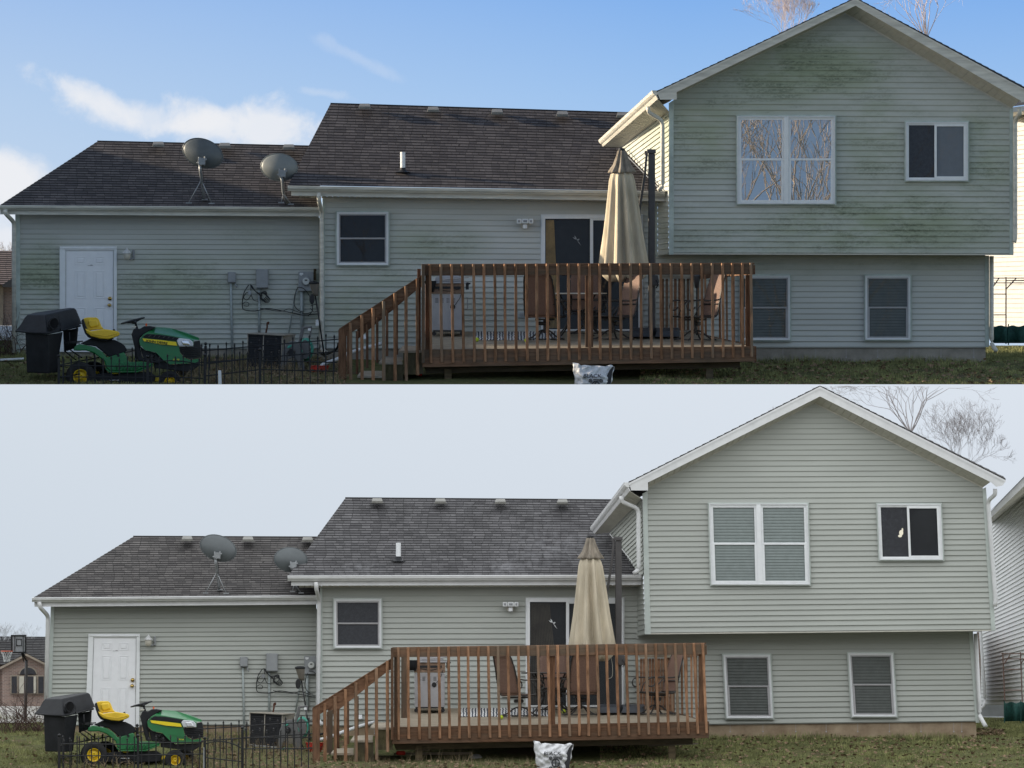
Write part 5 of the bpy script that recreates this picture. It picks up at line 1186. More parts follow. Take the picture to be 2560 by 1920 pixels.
def mower(label):
    T = thing('riding_mower', label, 'riding mower', U.P(290, 978, -3.7))
    Dn = -4.15      # near side
    # bagger hood: ridge falls to the left, two faces meet at a near corner
    a = MB()
    tl = [(158, 345, -3.9), (250, 215, -3.75), (275, 185, -3.7), (450, 182, -4.1), (740, 121, -3.5), (765, 135, -3.45), (795, 285, -3.5), (800, 305, -3.5), (475, 384, -4.35), (165, 358, -3.95)]
    nearc = (470, 362, -4.35); top = (455, 186, -4.12)
    bk = lambda p: (p[0] + 12, p[1] - 4, p[2] + .75)
    FM(a, [[(158, 345, -3.9), (165, 358, -3.95), (475, 384, -4.35), nearc], [(158, 345, -3.9), nearc, top, (275, 187, -3.72), (245, 220, -3.76), (205, 290, -3.85)],
           [nearc, (475, 384, -4.35), (800, 305, -3.5), (795, 285, -3.5)], [nearc, (795, 285, -3.5), (765, 140, -3.45), (742, 121, -3.48), top],
           [(275, 187, -3.72), top, (742, 121, -3.48), (700, 118, -2.9), (350, 165, -3.1)], [(765, 140, -3.45), (795, 285, -3.5), (820, 280, -2.9), (742, 125, -2.9)],
           [(742, 121, -3.48), (765, 140, -3.45), (742, 125, -2.9), (700, 118, -2.9)]])
    hood = a.build('bagger_hood', m_blackpl, T, bevel=.022, seg=3)
    a = MB(); ring = [U.P(*M4(537 + 46 * math.cos(t), 275 + 56 * math.sin(t)), -4.24 + .0016 * (math.cos(t) * 46)) for t in [2 * math.pi * k / 28 for k in range(29)]]
    a.tube(ring, .016, 8, cap=False); a.build('port_rim', m_blackpl, hood, smooth=True)
    a = MB(); a.disc(U.P(*M4(537, 275), -4.22), .072, .09, .05, 24); a.build('port_hole', mat('port_dark', (.004, .004, .005), .9, noise=0), hood)
    a = MB(); a.tube([U.P(*M4(487, 225), -4.22), U.P(*M4(480, 300), -4.3), U.P(*M4(505, 350), -4.31)], .012, 6); a.tube([U.P(*M4(583, 190), -4.02), U.P(*M4(600, 270), -4.08), U.P(*M4(603, 345), -4.1)], .012, 6)
    a.tube([U.P(*M4(158, 350), -3.95), U.P(*M4(300, 366), -4.15), U.P(*M4(478, 374), -4.37), U.P(*M4(640, 340), -3.97), U.P(*M4(802, 298), -3.52)], .016, 8); a.build('lid_lip', m_blackpl, hood, smooth=True)
    a = MB()
    FM(a, [[(252, 366, -4.05), (485, 386, -4.3), (488, 775, -4.25), (268, 768, -4.02)], [(485, 386, -4.3), (628, 362, -4.0), (596, 560, -3.98), (578, 765, -4.0), (488, 775, -4.25)],
           [(252, 366, -4.05), (268, 768, -4.02), (300, 760, -3.5), (300, 360, -3.4)], [(628, 362, -4.0), (596, 560, -3.98), (578, 765, -4.0), (560, 750, -3.5), (600, 360, -3.4)],
           [(268, 768, -4.02), (488, 775, -4.25), (578, 765, -4.0), (560, 750, -3.5), (300, 760, -3.5)]])
    a.build('bagger_bin', m_blackpl, T, bevel=.02, seg=3)
    a = MB()
    FM(a, [[(630, 350, -3.85), (785, 318, -3.5), (778, 470, -3.5), (760, 520, -3.5), (640, 560, -3.85)], [(785, 318, -3.5), (778, 470, -3.5), (760, 520, -3.5), (740, 500, -3.1), (760, 310, -3.1)], [(630, 350, -3.85), (640, 560, -3.85), (650, 540, -3.1), (650, 330, -3.1)]])
    a.build('bagger_bin', m_blackpl, T, bevel=.015)
    a = MB()
    for p, q in (((650, 463, -4.0), (830, 452, -4.0)), ((695, 360, -4.05), (700, 520, -4.05)), ((655, 470, -4.03), (800, 470, -4.0)), ((640, 545, -3.8), (760, 640, -3.8)), ((690, 530, -3.9), (820, 620, -3.9))):
        a.tube([U.P(*M4(p[0], p[1]), p[2]), U.P(*M4(q[0], q[1]), q[2])], .011, 7)
    a.build('bagger_bracket', m_black, T, smooth=True)
    # seat
    a = MB(); PM(a, [(812, 245), (835, 222), (860, 300), (905, 385), (1000, 405), (1140, 420), (1120, 440), (1060, 455), (960, 440), (880, 415), (850, 375), (826, 310)], -4.12, -3.55); st = a.build('seat', m_blackpl, T, bevel=.02, seg=3)
    a = MB(); PM(a, [(822, 240), (838, 222), (880, 213), (960, 213), (985, 228), (1000, 262), (1014, 300), (1040, 330), (900, 345), (905, 378), (868, 368), (845, 330), (830, 285)], -4.02, -3.68); a.build('backrest', m_yseat, st, bevel=.035, seg=4)
    a = MB(); PM(a, [(886, 238), (968, 232), (982, 268), (990, 302), (905, 322), (890, 300), (880, 262)], -4.055, -3.9); a.build('back_cushion', m_yseat, st, bevel=.03, seg=4)
    a = MB(); PM(a, [(852, 322), (905, 352), (1040, 330), (1120, 342), (1185, 355), (1200, 375), (1188, 398), (1130, 420), (1080, 432), (1000, 425), (910, 402), (868, 368)], -4.2, -3.62); a.build('cushion', m_yseat, st, bevel=.038, seg=4)
    a = MB(); a.tube([U.P(*M4(862, 345), -4.21), U.P(*M4(940, 384), -4.225), U.P(*M4(1060, 400), -4.23), U.P(*M4(1175, 372), -4.21)], .006, 6); a.build('seam', m_yseat, st, smooth=True)
    a = MB(); PM(a, [(800, 475), (870, 442), (905, 425), (1150, 440), (1215, 470), (1250, 500), (1272, 545), (1200, 600), (1090, 610), (1030, 560), (960, 505), (860, 492)], -4.0, -3.3); a.build('seat_deck', m_blackpl, T, bevel=.02, seg=2)
    # rear fender and running board
    a = MB(); PM(a, [(732, 545), (745, 505), (790, 478), (860, 492), (950, 510), (1020, 555), (1070, 615), (1240, 560), (1262, 600), (1290, 660), (1400, 655), (1530, 665), (1532, 690), (1460, 718), (1370, 750), (1100, 752), (1058, 712), (1048, 660), (1010, 625), (940, 572), (860, 545), (790, 548)], -4.12, -3.3); fd = a.build('fender', m_gpaint, T, bevel=.03, seg=3)
    a = MB(); PM(a, [(1060, 720), (1100, 753), (1368, 751), (1530, 692), (1532, 702), (1372, 765), (1096, 766), (1055, 735)], -4.135, -4.0); a.build('board_edge', m_gpaint, fd, bevel=.006)
    a = MB()
    for k in range(8): a.tube([U.P(*M4(1180 + 34 * k, 668), -4.125), U.P(*M4(1160 + 34 * k, 735), -4.145)], .008, 6)
    a.build('tread_ribs', m_gpaint, fd, smooth=True)
    a = MB(); PM(a, [(1140, 550), (1165, 540), (1200, 600), (1180, 612)], -4.14, -4.1); a.build('decal', m_blackpl, fd)
    # dash, wheel
    a = MB(); PM(a, [(1315, 385), (1335, 330), (1365, 318), (1395, 330), (1440, 302), (1500, 300), (1562, 312), (1440, 385), (1398, 420), (1402, 520), (1420, 600), (1440, 655), (1380, 650), (1355, 560), (1335, 470)], -4.08, -3.5); a.build('dash', m_blackpl, T, bevel=.02, seg=2)
    a = MB(); a.tube([U.P(*M4(1352, 265), -3.85), U.P(*M4(1372, 330), -3.85)], .02, 10); a.build('steering_column', m_blackpl, T, smooth=True)
    a = MB(); c = U.P(*M4(1328, 246), -3.85); pts = []
    for k in range(37):
        t = 2 * math.pi * k / 36; x, y = .19 * math.cos(t), .19 * math.sin(t); pts.append((c.x + x, c.y + y, c.z + x * .26 + y * .03))
    a.tube(pts, .013, 8, cap=False)
    for k in (0.4, 2.5, 4.7): a.tube([(c.x + .02, c.y, c.z - .035), (c.x + .18 * math.cos(k), c.y + .18 * math.sin(k), c.z + .18 * math.cos(k) * .26)], .012, 6)
    a.ball((c.x + .02, c.y, c.z - .03), .05, 12, (1, 1, .5)); a.build('steering_wheel', m_blackpl, T, smooth=True)
    a = MB(); PM(a, [(1316, 305), (1360, 300), (1362, 314), (1318, 318)], -4.0, -3.95); a.build('ignition', m_lampw, T, bevel=.005)
    a = MB(); PM(a, [(1455, 300), (1452, 278), (1466, 272), (1474, 280), (1470, 302)], -3.9, -3.86); a.build('throttle_knob', m_orange, T, bevel=.004)
    a = MB(); a.tube([U.P(*M4(1132, 350), -3.6), U.P(*M4(1150, 338), -3.6)], .02, 8); a.build('lever', m_blackpl, T, smooth=True)
    # hood built of side, top and nose facets
    a = MB(); n_, f_ = -4.16, -3.5
    side = [(1398, 425, n_), (1432, 392, n_), (1480, 372, n_), (1600, 384, n_), (1780, 412, n_ + .01), (1800, 422, n_ + .01), (1900, 432, n_ + .05), (1930, 455, n_ + .08)]
    FM(a, [[(1392, 440, n_), (1432, 385, n_ + .01), (1480, 365, n_ + .01), (1600, 378, n_ + .01), (1800, 412, n_ + .03), (1935, 440, n_ + .09), (1935, 500, n_ + .09), (1788, 505, n_ + .02), (1800, 570, n_ + .02), (1840, 615, n_ + .04), (1905, 640, n_ + .08), (1990, 625, n_ + .14), (1985, 655, n_ + .13), (1950, 670, n_ + .1), (1700, 682, n_), (1640, 645, n_), (1560, 565, n_), (1450, 540, n_), (1400, 490, n_)],
           [(1432, 385, n_ + .01), (1560, 310, f_ - .3), (1700, 320, f_ - .3), (1870, 368, f_ - .28), (1990, 418, f_ - .3), (1992, 440, f_ - .3), (1935, 440, n_ + .09), (1800, 412, n_ + .03), (1600, 378, n_ + .01), (1480, 365, n_ + .01)],
           [(1560, 310, f_ - .3), (1600, 312, f_), (1880, 372, f_), (1990, 418, f_), (1990, 418, f_ - .3), (1870, 368, f_ - .28), (1700, 320, f_ - .3)]])
    hd = a.build('hood', m_gpaint, T, bevel=.012, seg=3)
    a = MB(); PM(a, [(1430, 405), (1470, 380), (1600, 388), (1790, 418), (1765, 448), (1600, 434), (1440, 418)], n_ - .012, n_ + .02); vn = a.build('side_vent', m_blackpl, hd, bevel=.004)
    a = MB()
    for k in range(6): a.hexa([U.P(*M4(1480 + 48 * k, 408 + 4 * k), n_ - .014), U.P(*M4(1492 + 48 * k, 408 + 4 * k), n_ - .014), U.P(*M4(1520 + 46 * k, 388 + 5 * k), n_ - .03), U.P(*M4(1502 + 46 * k, 388 + 5 * k), n_ - .03)],
                             [U.P(*M4(1480 + 48 * k, 408 + 4 * k), n_), U.P(*M4(1492 + 48 * k, 408 + 4 * k), n_), U.P(*M4(1520 + 46 * k, 388 + 5 * k), n_), U.P(*M4(1502 + 46 * k, 388 + 5 * k), n_)])
    a.build('vent_ribs', m_grey2, vn)
    a = MB(); PM(a, [(1424, 424), (1600, 440), (1760, 460), (1772, 497), (1600, 482), (1440, 452)], n_ - .016, n_ + .01); sp = a.build('stripe', m_stripe, hd)
    lettering('JOHN DEERE', .056, U.P(*M4(1568, 462), n_ - .020), sp, m_black, rot=-7.5, widen=1.12)
    lettering('D110', .036, U.P(*M4(1760, 636), n_ - .006), hd, m_stripe, rot=-1, widen=1.3, shear=.2)
    a = MB(); PM(a, [(1764, 440), (1790, 420), (1895, 432), (1928, 455), (1934, 500), (1790, 502)], n_ - .01, n_ + .1); hl_ = a.build('headlight', m_lens, T, bevel=.014, seg=3)
    a = MB(); PM(a, [(1812, 445), (1880, 446), (1905, 490), (1830, 492)], n_ - .022, n_ - .005); a.build('reflector', mat('chrome', (.8, .8, .82), .1, metal=1.0, noise=.1, scale=20), hl_, bevel=.012, seg=2)
    a = MB(); FM(a, [[(1788, 508, n_ + .03), (1935, 503, n_ + .1), (1938, 455, n_ + .12), (1992, 445, n_ + .2), (2008, 520, n_ + .2), (2008, 612, n_ + .18), (1905, 632, n_ + .09), (1842, 610, n_ + .05), (1802, 565, n_ + .03)],
                     [(1992, 445, n_ + .2), (2008, 520, n_ + .2), (2008, 612, n_ + .18), (2000, 600, f_), (2000, 450, f_)]]); gr = a.build('grille', m_blackpl, T, bevel=.008)
    a = MB()
    for k in range(5): a.tube([U.P(*M4(1815 + 4 * k, 530 + 18 * k), n_ + .02), U.P(*M4(1940, 522 + 19 * k), n_ + .08), U.P(*M4(2004, 512 + 19 * k), n_ + .17)], .006, 5)
    a.build('grille_bars', m_black, gr, smooth=True)
    # frame, engine, deck, axle
    a = MB(); PM(a, [(1400, 500), (1455, 545), (1565, 570), (1645, 650), (1700, 686), (1950, 675), (1990, 660), (1990, 700), (1900, 760), (1700, 740), (1540, 720), (1540, 662), (1440, 655)], -4.0, -3.5); a.build('chassis', m_black, T, bevel=.01)
    a = MB(); PM(a, [(1480, 575), (1555, 580), (1610, 650), (1590, 672), (1520, 668)], -4.07, -4.0); a.tube([U.P(*M4(1500, 590), -4.09), U.P(*M4(1545, 640), -4.09), U.P(*M4(1600, 660), -4.07)], .012, 6); a.ball(U.P(*M4(1530, 600), -4.08), .035); a.build('engine', m_joist2, T, bevel=.006)
    a = MB(); PM(a, [(870, 790), (1050, 770), (1500, 760), (1560, 800), (1540, 880), (1100, 900), (900, 880)], -4.05, -3.3); dk = a.build('cutting_deck', m_blackpl, T, bevel=.02)
    a = MB(); PM(a, [(1050, 836), (1240, 832), (1238, 850), (1052, 854)], -4.07, -4.05); a.build('warning_label', m_black, dk)
    lettering('DANGER  KEEP', .022, U.P(*M4(1145, 843), -4.073), dk, m_pvc, widen=1.2)
    a = MB(); PM(a, [(1400, 815), (1640, 815), (1650, 850), (1420, 860)], -4.0, -3.9); PM(a, [(1120, 755), (1180, 755), (1190, 800), (1130, 800)], -4.05, -3.9); a.build('axle', m_ypaint, T, bevel=.006)
    def wheel(cx, cy, r, hr, d0, w_):
        p = U.P(*M4(cx, cy), 0); prof = [(hr * .9, -w_ / 2 + .02), (hr, -w_ / 2), (r * .93, -w_ / 2), (r, -w_ / 2 + .04), (r, w_ / 2 - .04), (r * .93, w_ / 2), (hr, w_ / 2)]
        vs = []; fs = []; n = 40
        for q, (rr, dy) in enumerate(prof):
            for j in range(n):
                t = 2 * math.pi * j / n; k = rr * (1 + (.018 if (j % 2 and q in (3, 4)) else 0)); vs.append((p.x + k * math.cos(t), U.y + d0 + dy, p.z + k * math.sin(t)))
        for q in range(len(prof) - 1):
            for j in range(n): s = (j + 1) % n; fs.append((q * n + j, q * n + s, (q + 1) * n + s, (q + 1) * n + j))
        a = MB().add(vs, fs); wh = a.build('wheel', m_rubber, T, smooth=True)
        a = MB(); vs = []; fs = []; pr = [(0, .015), (hr * .28, .0), (hr * .34, .03), (hr * .75, .05), (hr * .88, .0), (hr * .99, -.005)]
        for q, (rr, dy) in enumerate(pr):
            for j in range(n): t = 2 * math.pi * j / n; vs.append((p.x + rr * math.cos(t), U.y + d0 - w_ / 2 + dy, p.z + rr * math.sin(t)))
        for q in range(len(pr) - 1):
            for j in range(n): s = (j + 1) % n; fs.append((q * n + j, q * n + s, (q + 1) * n + s, (q + 1) * n + j))
        a.add(vs, fs); a.build('rim', m_ypaint, wh, smooth=False)
    wheel(805, 805, .245, .125, -4.0, .24); wheel(1700, 862, .19, .095, -4.02, .16); wheel(930, 800, .245, .12, -3.25, .22); wheel(1800, 850, .19, .09, -3.3, .15)
    return T
m_grey2 = mat('vent_grey', (.09, .09, .095), .5); m_joist2 = mat('engine_black', (.02, .02, .022), .4, metal=.3)
mw = mower('green riding mower with yellow seat and black bagger, beside the algae stained garage')
pair(mw, LO.P(88 + (290 - 40) * .909, 1887 + (978 - 941) * .91, -3.7), .909, 'green riding mower with yellow seat and black bagger, beside the clean garage')

# ---------------------------------------------------------------- garden bed: air conditioner, hose reel, torch, basket, pipes
def M7(x, y): return (450 + x / 4, 640 + y / 4)
m_beige = mat('ac_beige', (.25, .225, .19), .6, noise=.14); m_louv = mat('ac_dark_fins', (.014, .014, .018), .5, noise=.25, scale=20)
def ac(label):
    T = thing('air_conditioner', label, 'air conditioner', U.P(678, 928, -1.1))
    def s(mb, x0, y0, x1, y1, d0, d1): U.pri(mb, [M7(x0, y0), M7(x1, y1[0]), M7(x1, y1[1]), M7(x0, y0 + 1)], d0, d1)
    mb = MB(); mb.hexa([U.P(*M7(672, 770), -1.45), U.P(*M7(1040, 790), -1.45), U.P(*M7(1040, 800), -1.45), U.P(*M7(672, 782), -1.45)], [U.P(*M7(780, 764), -.6), U.P(*M7(1158, 780), -.9), U.P(*M7(1158, 796), -.9), U.P(*M7(780, 770), -.6)]); mb.build('top_cover', m_beige, T, bevel=.008)
    mb = MB(); mb.hexa([U.P(*M7(684, 782), -1.4), U.P(*M7(1025, 800), -1.4), U.P(*M7(1010, 1150), -1.4), U.P(*M7(675, 1120), -1.4)], [U.P(*M7(684, 782), -.8), U.P(*M7(1025, 800), -.8), U.P(*M7(1010, 1150), -.8), U.P(*M7(675, 1120), -.8)]); mb.build('coil', m_louv, T)
    mb = MB(); mb.hexa([U.P(*M7(1022, 798), -1.42), U.P(*M7(1150, 795), -.95), U.P(*M7(1140, 1100), -.95), U.P(*M7(1010, 1150), -1.42)], [U.P(*M7(1022, 798), -1.3), U.P(*M7(1150, 795), -.85), U.P(*M7(1140, 1100), -.85), U.P(*M7(1010, 1150), -1.3)]); mb.build('side_panel', m_beige, T)
    for x0, y0, x1, y1 in ((678, 780, 672, 1120), (836, 790, 826, 1138), (1022, 798, 1010, 1150)):
        mb = MB(); mb.tube([U.P(*M7(x0, y0), -1.42), U.P(*M7(x1, y1), -1.42)], .010, 6); mb.build('frame_rod', m_beige, T, smooth=True)
    mb = MB()
    for k in range(15): mb.tube([U.P(*M7(678, 800 + k * 22), -1.41), U.P(*M7(1020, 818 + k * 22), -1.41)], .003, 4)
    mb.build('guard_wires', m_blackpl, T)
    mb = MB(); mb.hexa([U.P(*M7(660, 1118), -1.5), U.P(*M7(1012, 1150), -1.5), U.P(*M7(1012, 1165), -1.5), U.P(*M7(660, 1135), -1.5)], [U.P(*M7(700, 1100), -.7), U.P(*M7(1150, 1100), -.7), U.P(*M7(1150, 1115), -.7), U.P(*M7(700, 1115), -.7)]); mb.build('pad', m_grey, T)
    return T
a_ = ac('air conditioner with dark finned sides behind the upper iron fence')
pair(a_, LO.P(680, 1870, -1.1), .94, 'air conditioner with dark finned sides behind the lower iron fence')
for Y, u, v, lab in ((U, 668, 806, 'rusty hooked rod standing behind the upper air conditioner'), (LO, 685, 1758, 'rusty hooked rod standing behind the lower air conditioner')):
    mb = MB(); mb.tube([Y.P(*p) for p in smoothpts([(u - 3, v + 26, -.5), (u - 1, v + 16, -.5), (u, v + 10, -.5), (u, v + 2, -.5), (u + 4, v, -.5), (u + 2, v + 5, -.5)])], .014, 8)
    tag(mb.build('hooked_rod', mat('rust', (.09, .035, .02), .9, noise=.3), smooth=True, origin=Y.P(u, v + 26, -.5)), lab, 'rod')
m_reelg = mat('reel_grey', (.13, .13, .13), .5, noise=.08); m_hose = mat('green_hose', (.06, .32, .24), .45, noise=.12)
def reel(label):
    T = thing('hose_reel', label, 'hose reel', U.P(741, 940, -1.7))
    def P7(x, y, d): return U.P(*M7(x, y), d)
    def disc_(cx, cy, rx, rz, d, t, m, nm, rot=0):
        a = MB(); a.disc(P7(cx, cy, d), rx / 600, rz / 600, t, 32, R(rot)); return a.build(nm, m, T, bevel=.006)
    a = MB(); U.pri(a, [M7(*p) for p in ((1022, 960), (1060, 880), (1110, 850), (1160, 852), (1200, 900), (1225, 980), (1240, 1060), (1250, 1150), (1190, 1160), (1170, 1050), (1130, 1010), (1085, 1040), (1050, 1110), (1035, 1190), (1000, 1195), (1005, 1100))], -2.0, -1.94); a.build('side_frame', m_reelg, T, bevel=.012)
    a = MB(); U.pri(a, [M7(*p) for p in ((1160, 975), (1212, 712), (1235, 705), (1322, 700), (1322, 712), (1308, 810), (1290, 808), (1300, 722), (1240, 728), (1232, 800), (1205, 870), (1185, 985))], -1.95, -1.9); a.build('handle', m_reelg, T, bevel=.01)
    a = MB(); a.box(X(M7(1278, 0)[0]), X(M7(1308, 0)[0]), U.y - 1.97, U.y - 1.9, Z(M7(0, 752)[1]), Z(M7(0, 724)[1])); a.build('grip', m_pvc, T, bevel=.008)
    for k in range(9):
        a = MB(); pts = [P7(1255 + 62 * math.cos(t) + k * 1.5, 935 + (108 - 4 * abs(k - 4)) * math.sin(t), -1.86 + k * .035) for t in [2 * math.pi * j / 28 for j in range(29)]]
        a.tube(pts, .017, 7, cap=False)
        if k == 0: hmb = a
        else: hmb.add(a.v, a.f)
    hmb.build('hose', m_hose, T, smooth=True)
    disc_(1250, 935, 50, 95, -1.9, .03, m_reelg, 'reel_flange')
    disc_(1110, 960, 30, 34, -2.01, .04, m_black, 'hub')
    disc_(1095, 905, 26, 12, -2.01, .02, m_hose, 'window_slot', 35)
    disc_(1215, 965, 12, 32, -1.93, .02, m_hose, 'window_slot', 5)
    disc_(1222, 1150, 52, 52, -1.9, .08, m_blackpl, 'wheel'); disc_(1222, 1150, 30, 30, -1.95, .02, m_reelg, 'wheel_cap')
    a = MB(); a.tube([U.P(*M7(*p), -1.8) for p in ((1030, 1185), (1070, 1155), (1150, 1165), (1240, 1130))], .022, 8); a.build('hose_tail', m_hose, T, smooth=True)
    return T
rl_ = reel('grey hose reel with green hose beside the upper downspout')
pair(rl_, LO.P(733, 1882, -1.7), .95, 'grey hose reel with green hose beside the lower downspout')
m_cone = mat('torch_cone', (.13, .115, .095), .5, noise=.1)
def torch(label, dark):
    T = thing('garden_torch', label, 'garden torch', U.P(810, 890, -1.0))
    mb = MB(); cx, cy = X(785), U.y - 1.0
    mb.lathe([(.0, Z(703)), (.05, Z(703.5)), (.085, Z(706)), (.088, Z(709)), (.075, Z(711))], 20, (cx, cy)); mb.build('rim', m_blackpl, T, smooth=True)
    mb = MB(); mb.lathe([(.078, Z(710)), (.07, Z(718)), (.05, Z(733)), (.042, Z(740)), (0, Z(740))], 20, (cx, cy), lean=(.03, 0)); mb.build('cone', m_cone, T, smooth=True)
    mb = MB(); mb.tube([U.P(788, 739, -1.0), U.P(798, 800, -1.0), U.P(811, 892, -1.0)], .013, 8); mb.build('pole', m_black, T, smooth=True)
    mb = MB(); mb.disc(U.P(780 if dark == 1 else 776, 748, -1.02), .045, .085 if dark == 1 else .05, .05, 20); mb.build('black_shade', m_black, T, bevel=.01)
    return T
t_ = torch('garden torch with grey cone leaning by the upper downspout', 1)
pair(t_, LO.P(775, 1850, -1.0), .99, 'garden torch with grey cone leaning by the lower electricity meter')
m_red = mat('red_plastic', (.55, .025, .015), .4, noise=.1)
def basket(Y, u, v, s, label):
    T = thing('red_basket', label, 'basket', Y.P(u, v + 14 * s, -2.1)); cx, cy = X(u), Y.y - 2.1
    mb = MB(); mb.lathe([(.15 * s, Z(v - 14 * s)), (.155 * s, Z(v - 12 * s)), (.14 * s, Z(v)), (.12 * s, Z(v + 14 * s)), (0, Z(v + 14 * s))], 20, (cx, cy)); mb.build('tub', m_red, T, smooth=True)
    mb = MB(); mb.tube([(cx + .156 * s * math.cos(t), cy + .156 * s * math.sin(t), Z(v - 13 * s)) for t in [2 * math.pi * k / 24 for k in range(25)]], .009, 6, cap=False); mb.build('rim', m_red, T, smooth=True)
    mb = MB(); mb.tube([(cx - .15 * s, cy, Z(v - 12 * s)), (cx - .1 * s, cy - .15 * s, Z(v - 2 * s)), (cx + .1 * s, cy - .15 * s, Z(v + 2 * s)), (cx + .15 * s, cy, Z(v - 10 * s))], .007, 6); mb.build('handle', m_black, T, smooth=True)
basket(U, 799, 928, 1.0, 'red plastic tub left of the upper deck steps'); basket(LO, 787, 1870, .95, 'red plastic tub left of the lower deck steps')
for Y, pts, lab in ((U, [(803, 928, -1.9), (806, 912, -1.9), (845, 897, -1.6), (880, 880, -1.2), (957, 858, -.6)], 'white drain pipe running from the red tub behind the upper steps'),
                    (LO, [(800, 1849, -1.9), (815, 1846, -1.8), (850, 1833, -1.5), (880, 1822, -1.2), (937, 1805, -.6)], 'white drain pipe running behind the lower steps')):
    mb = MB(); mb.tube([Y.P(*p) for p in smoothpts(pts)], .030, 10); tag(mb.build('drain_pipe', m_pvc, smooth=True, origin=Y.P(*pts[0])), lab, 'drain pipe')
for Y, u, v, lab in ((U, 913, 843, 'white dryer vent hood low on the upper wall behind the steps'), (LO, 901, 1793, 'white dryer vent hood low on the lower wall behind the steps')):
    mb = MB(); mb.hexa([Y.P(u - 5, v + 6, -.1), Y.P(u + 5, v + 6, -.1), Y.P(u + 5, v + 2, -.1), Y.P(u - 5, v + 2, -.1)], [Y.P(u - 5, v + 6, -.02), Y.P(u + 5, v + 6, -.02), Y.P(u + 5, v - 7, -.02), Y.P(u - 5, v - 7, -.02)])
    tag(mb.build('dryer_vent', m_pvc, bevel=.01, origin=Y.P(u, v, -.02)), lab, 'vent')
mb = MB(); U.rect(mb, 789, 801, 797, 815, -.25, -.12); T_ = thing('tap_box', 'small white box on a pipe left of the upper downspout', 'box', U.P(793, 815, -.2)); mb.build('case', m_pvc, T_, bevel=.01)
mb = MB(); U.pri(mb, [(788, 802), (793, 798), (798, 802)], -.26, -.11); mb.build('lid', m_pvc, T_)
# black corrugated hoses by the wall
for Y, pts, lab in ((U, [(802, 884, -.5), (812, 886, -.5), (830, 880, -.6), (843, 870, -.7), (846, 858, -.8)], 'black corrugated hose curling round the upper downspout foot'),
                    (LO, [(788, 1830, -.5), (797, 1836, -.5), (812, 1832, -.6), (818, 1822, -.7)], 'black corrugated hose curling round the lower downspout foot')):
    mb = MB(); mb.tube([Y.P(*p) for p in smoothpts(pts)], .02, 8); tag(mb.build('corrugated_hose', m_blackpl, smooth=True, origin=Y.P(*pts[0])), lab, 'hose')

# ---------------------------------------------------------------- low iron fences
def picket(mb, Y, u, vt, vb, d, big=False):
    p, q = Y.P(u, vb, d), Y.P(u, vt, d); r = .009
    mb.box(p.x - r, p.x + r, p.y - r, p.y + r, p.z, q.z)
    mb.lathe([(.0, q.z + .055), (.004, q.z + .045), (.017, q.z + .018), (.010, q.z + .004), (.016, q.z - .004), (.009, q.z - .012)], 6, (p.x, p.y))
def fence(Y, label, L, Rr, n, rails, d0, d1, arch=None, ends=(True, False), gr='low black iron fence panels'):
    """L, R = (u, tip v, foot v) of the first and last picket; rails = offsets (v below tip)"""
    T = thing('iron_fence', label, 'fence', Y.P(L[0], L[2], d0), gr)
    def lerp3(a, b, t): return a + (b - a) * t
    mb = MB(); tips = []
    for i in range(n):
        t = (i + .5) / n; u = lerp3(L[0], Rr[0], t); v = lerp3(L[1], Rr[1], t) - (arch * 4 * t * (1 - t) if arch else 0) + (5 if i % 2 else 0)
        picket(mb, Y, u, v, lerp3(L[2], Rr[2], t), lerp3(d0, d1, t)); tips.append((u, v))
    mb.build('pickets', m_black, T)
    for k, off in enumerate(rails):
        mb = MB(); pts = []
        for i in range(13):
            t = i / 12; pts.append(Y.P(lerp3(L[0], Rr[0], t), lerp3(L[1], Rr[1], t) + off - (arch * 4 * t * (1 - t) if arch and k == 0 else 0), lerp3(d0, d1, t)))
        mb.tube(pts, .011, 6); mb.build('rail', m_black, T)
    for on, E, dd in ((ends[0], L, d0), (ends[1], Rr, d1)):
        if not on: continue
        mb = MB(); p = Y.P(E[0], E[2], dd); q = Y.P(E[0], E[1] - 2, dd); mb.box(p.x - .022, p.x + .022, p.y - .022, p.y + .022, p.z, q.z); mb.ball((q.x, q.y, q.z + .03), .028, 12); mb.build('post', m_black, T, bevel=.004)
    return T
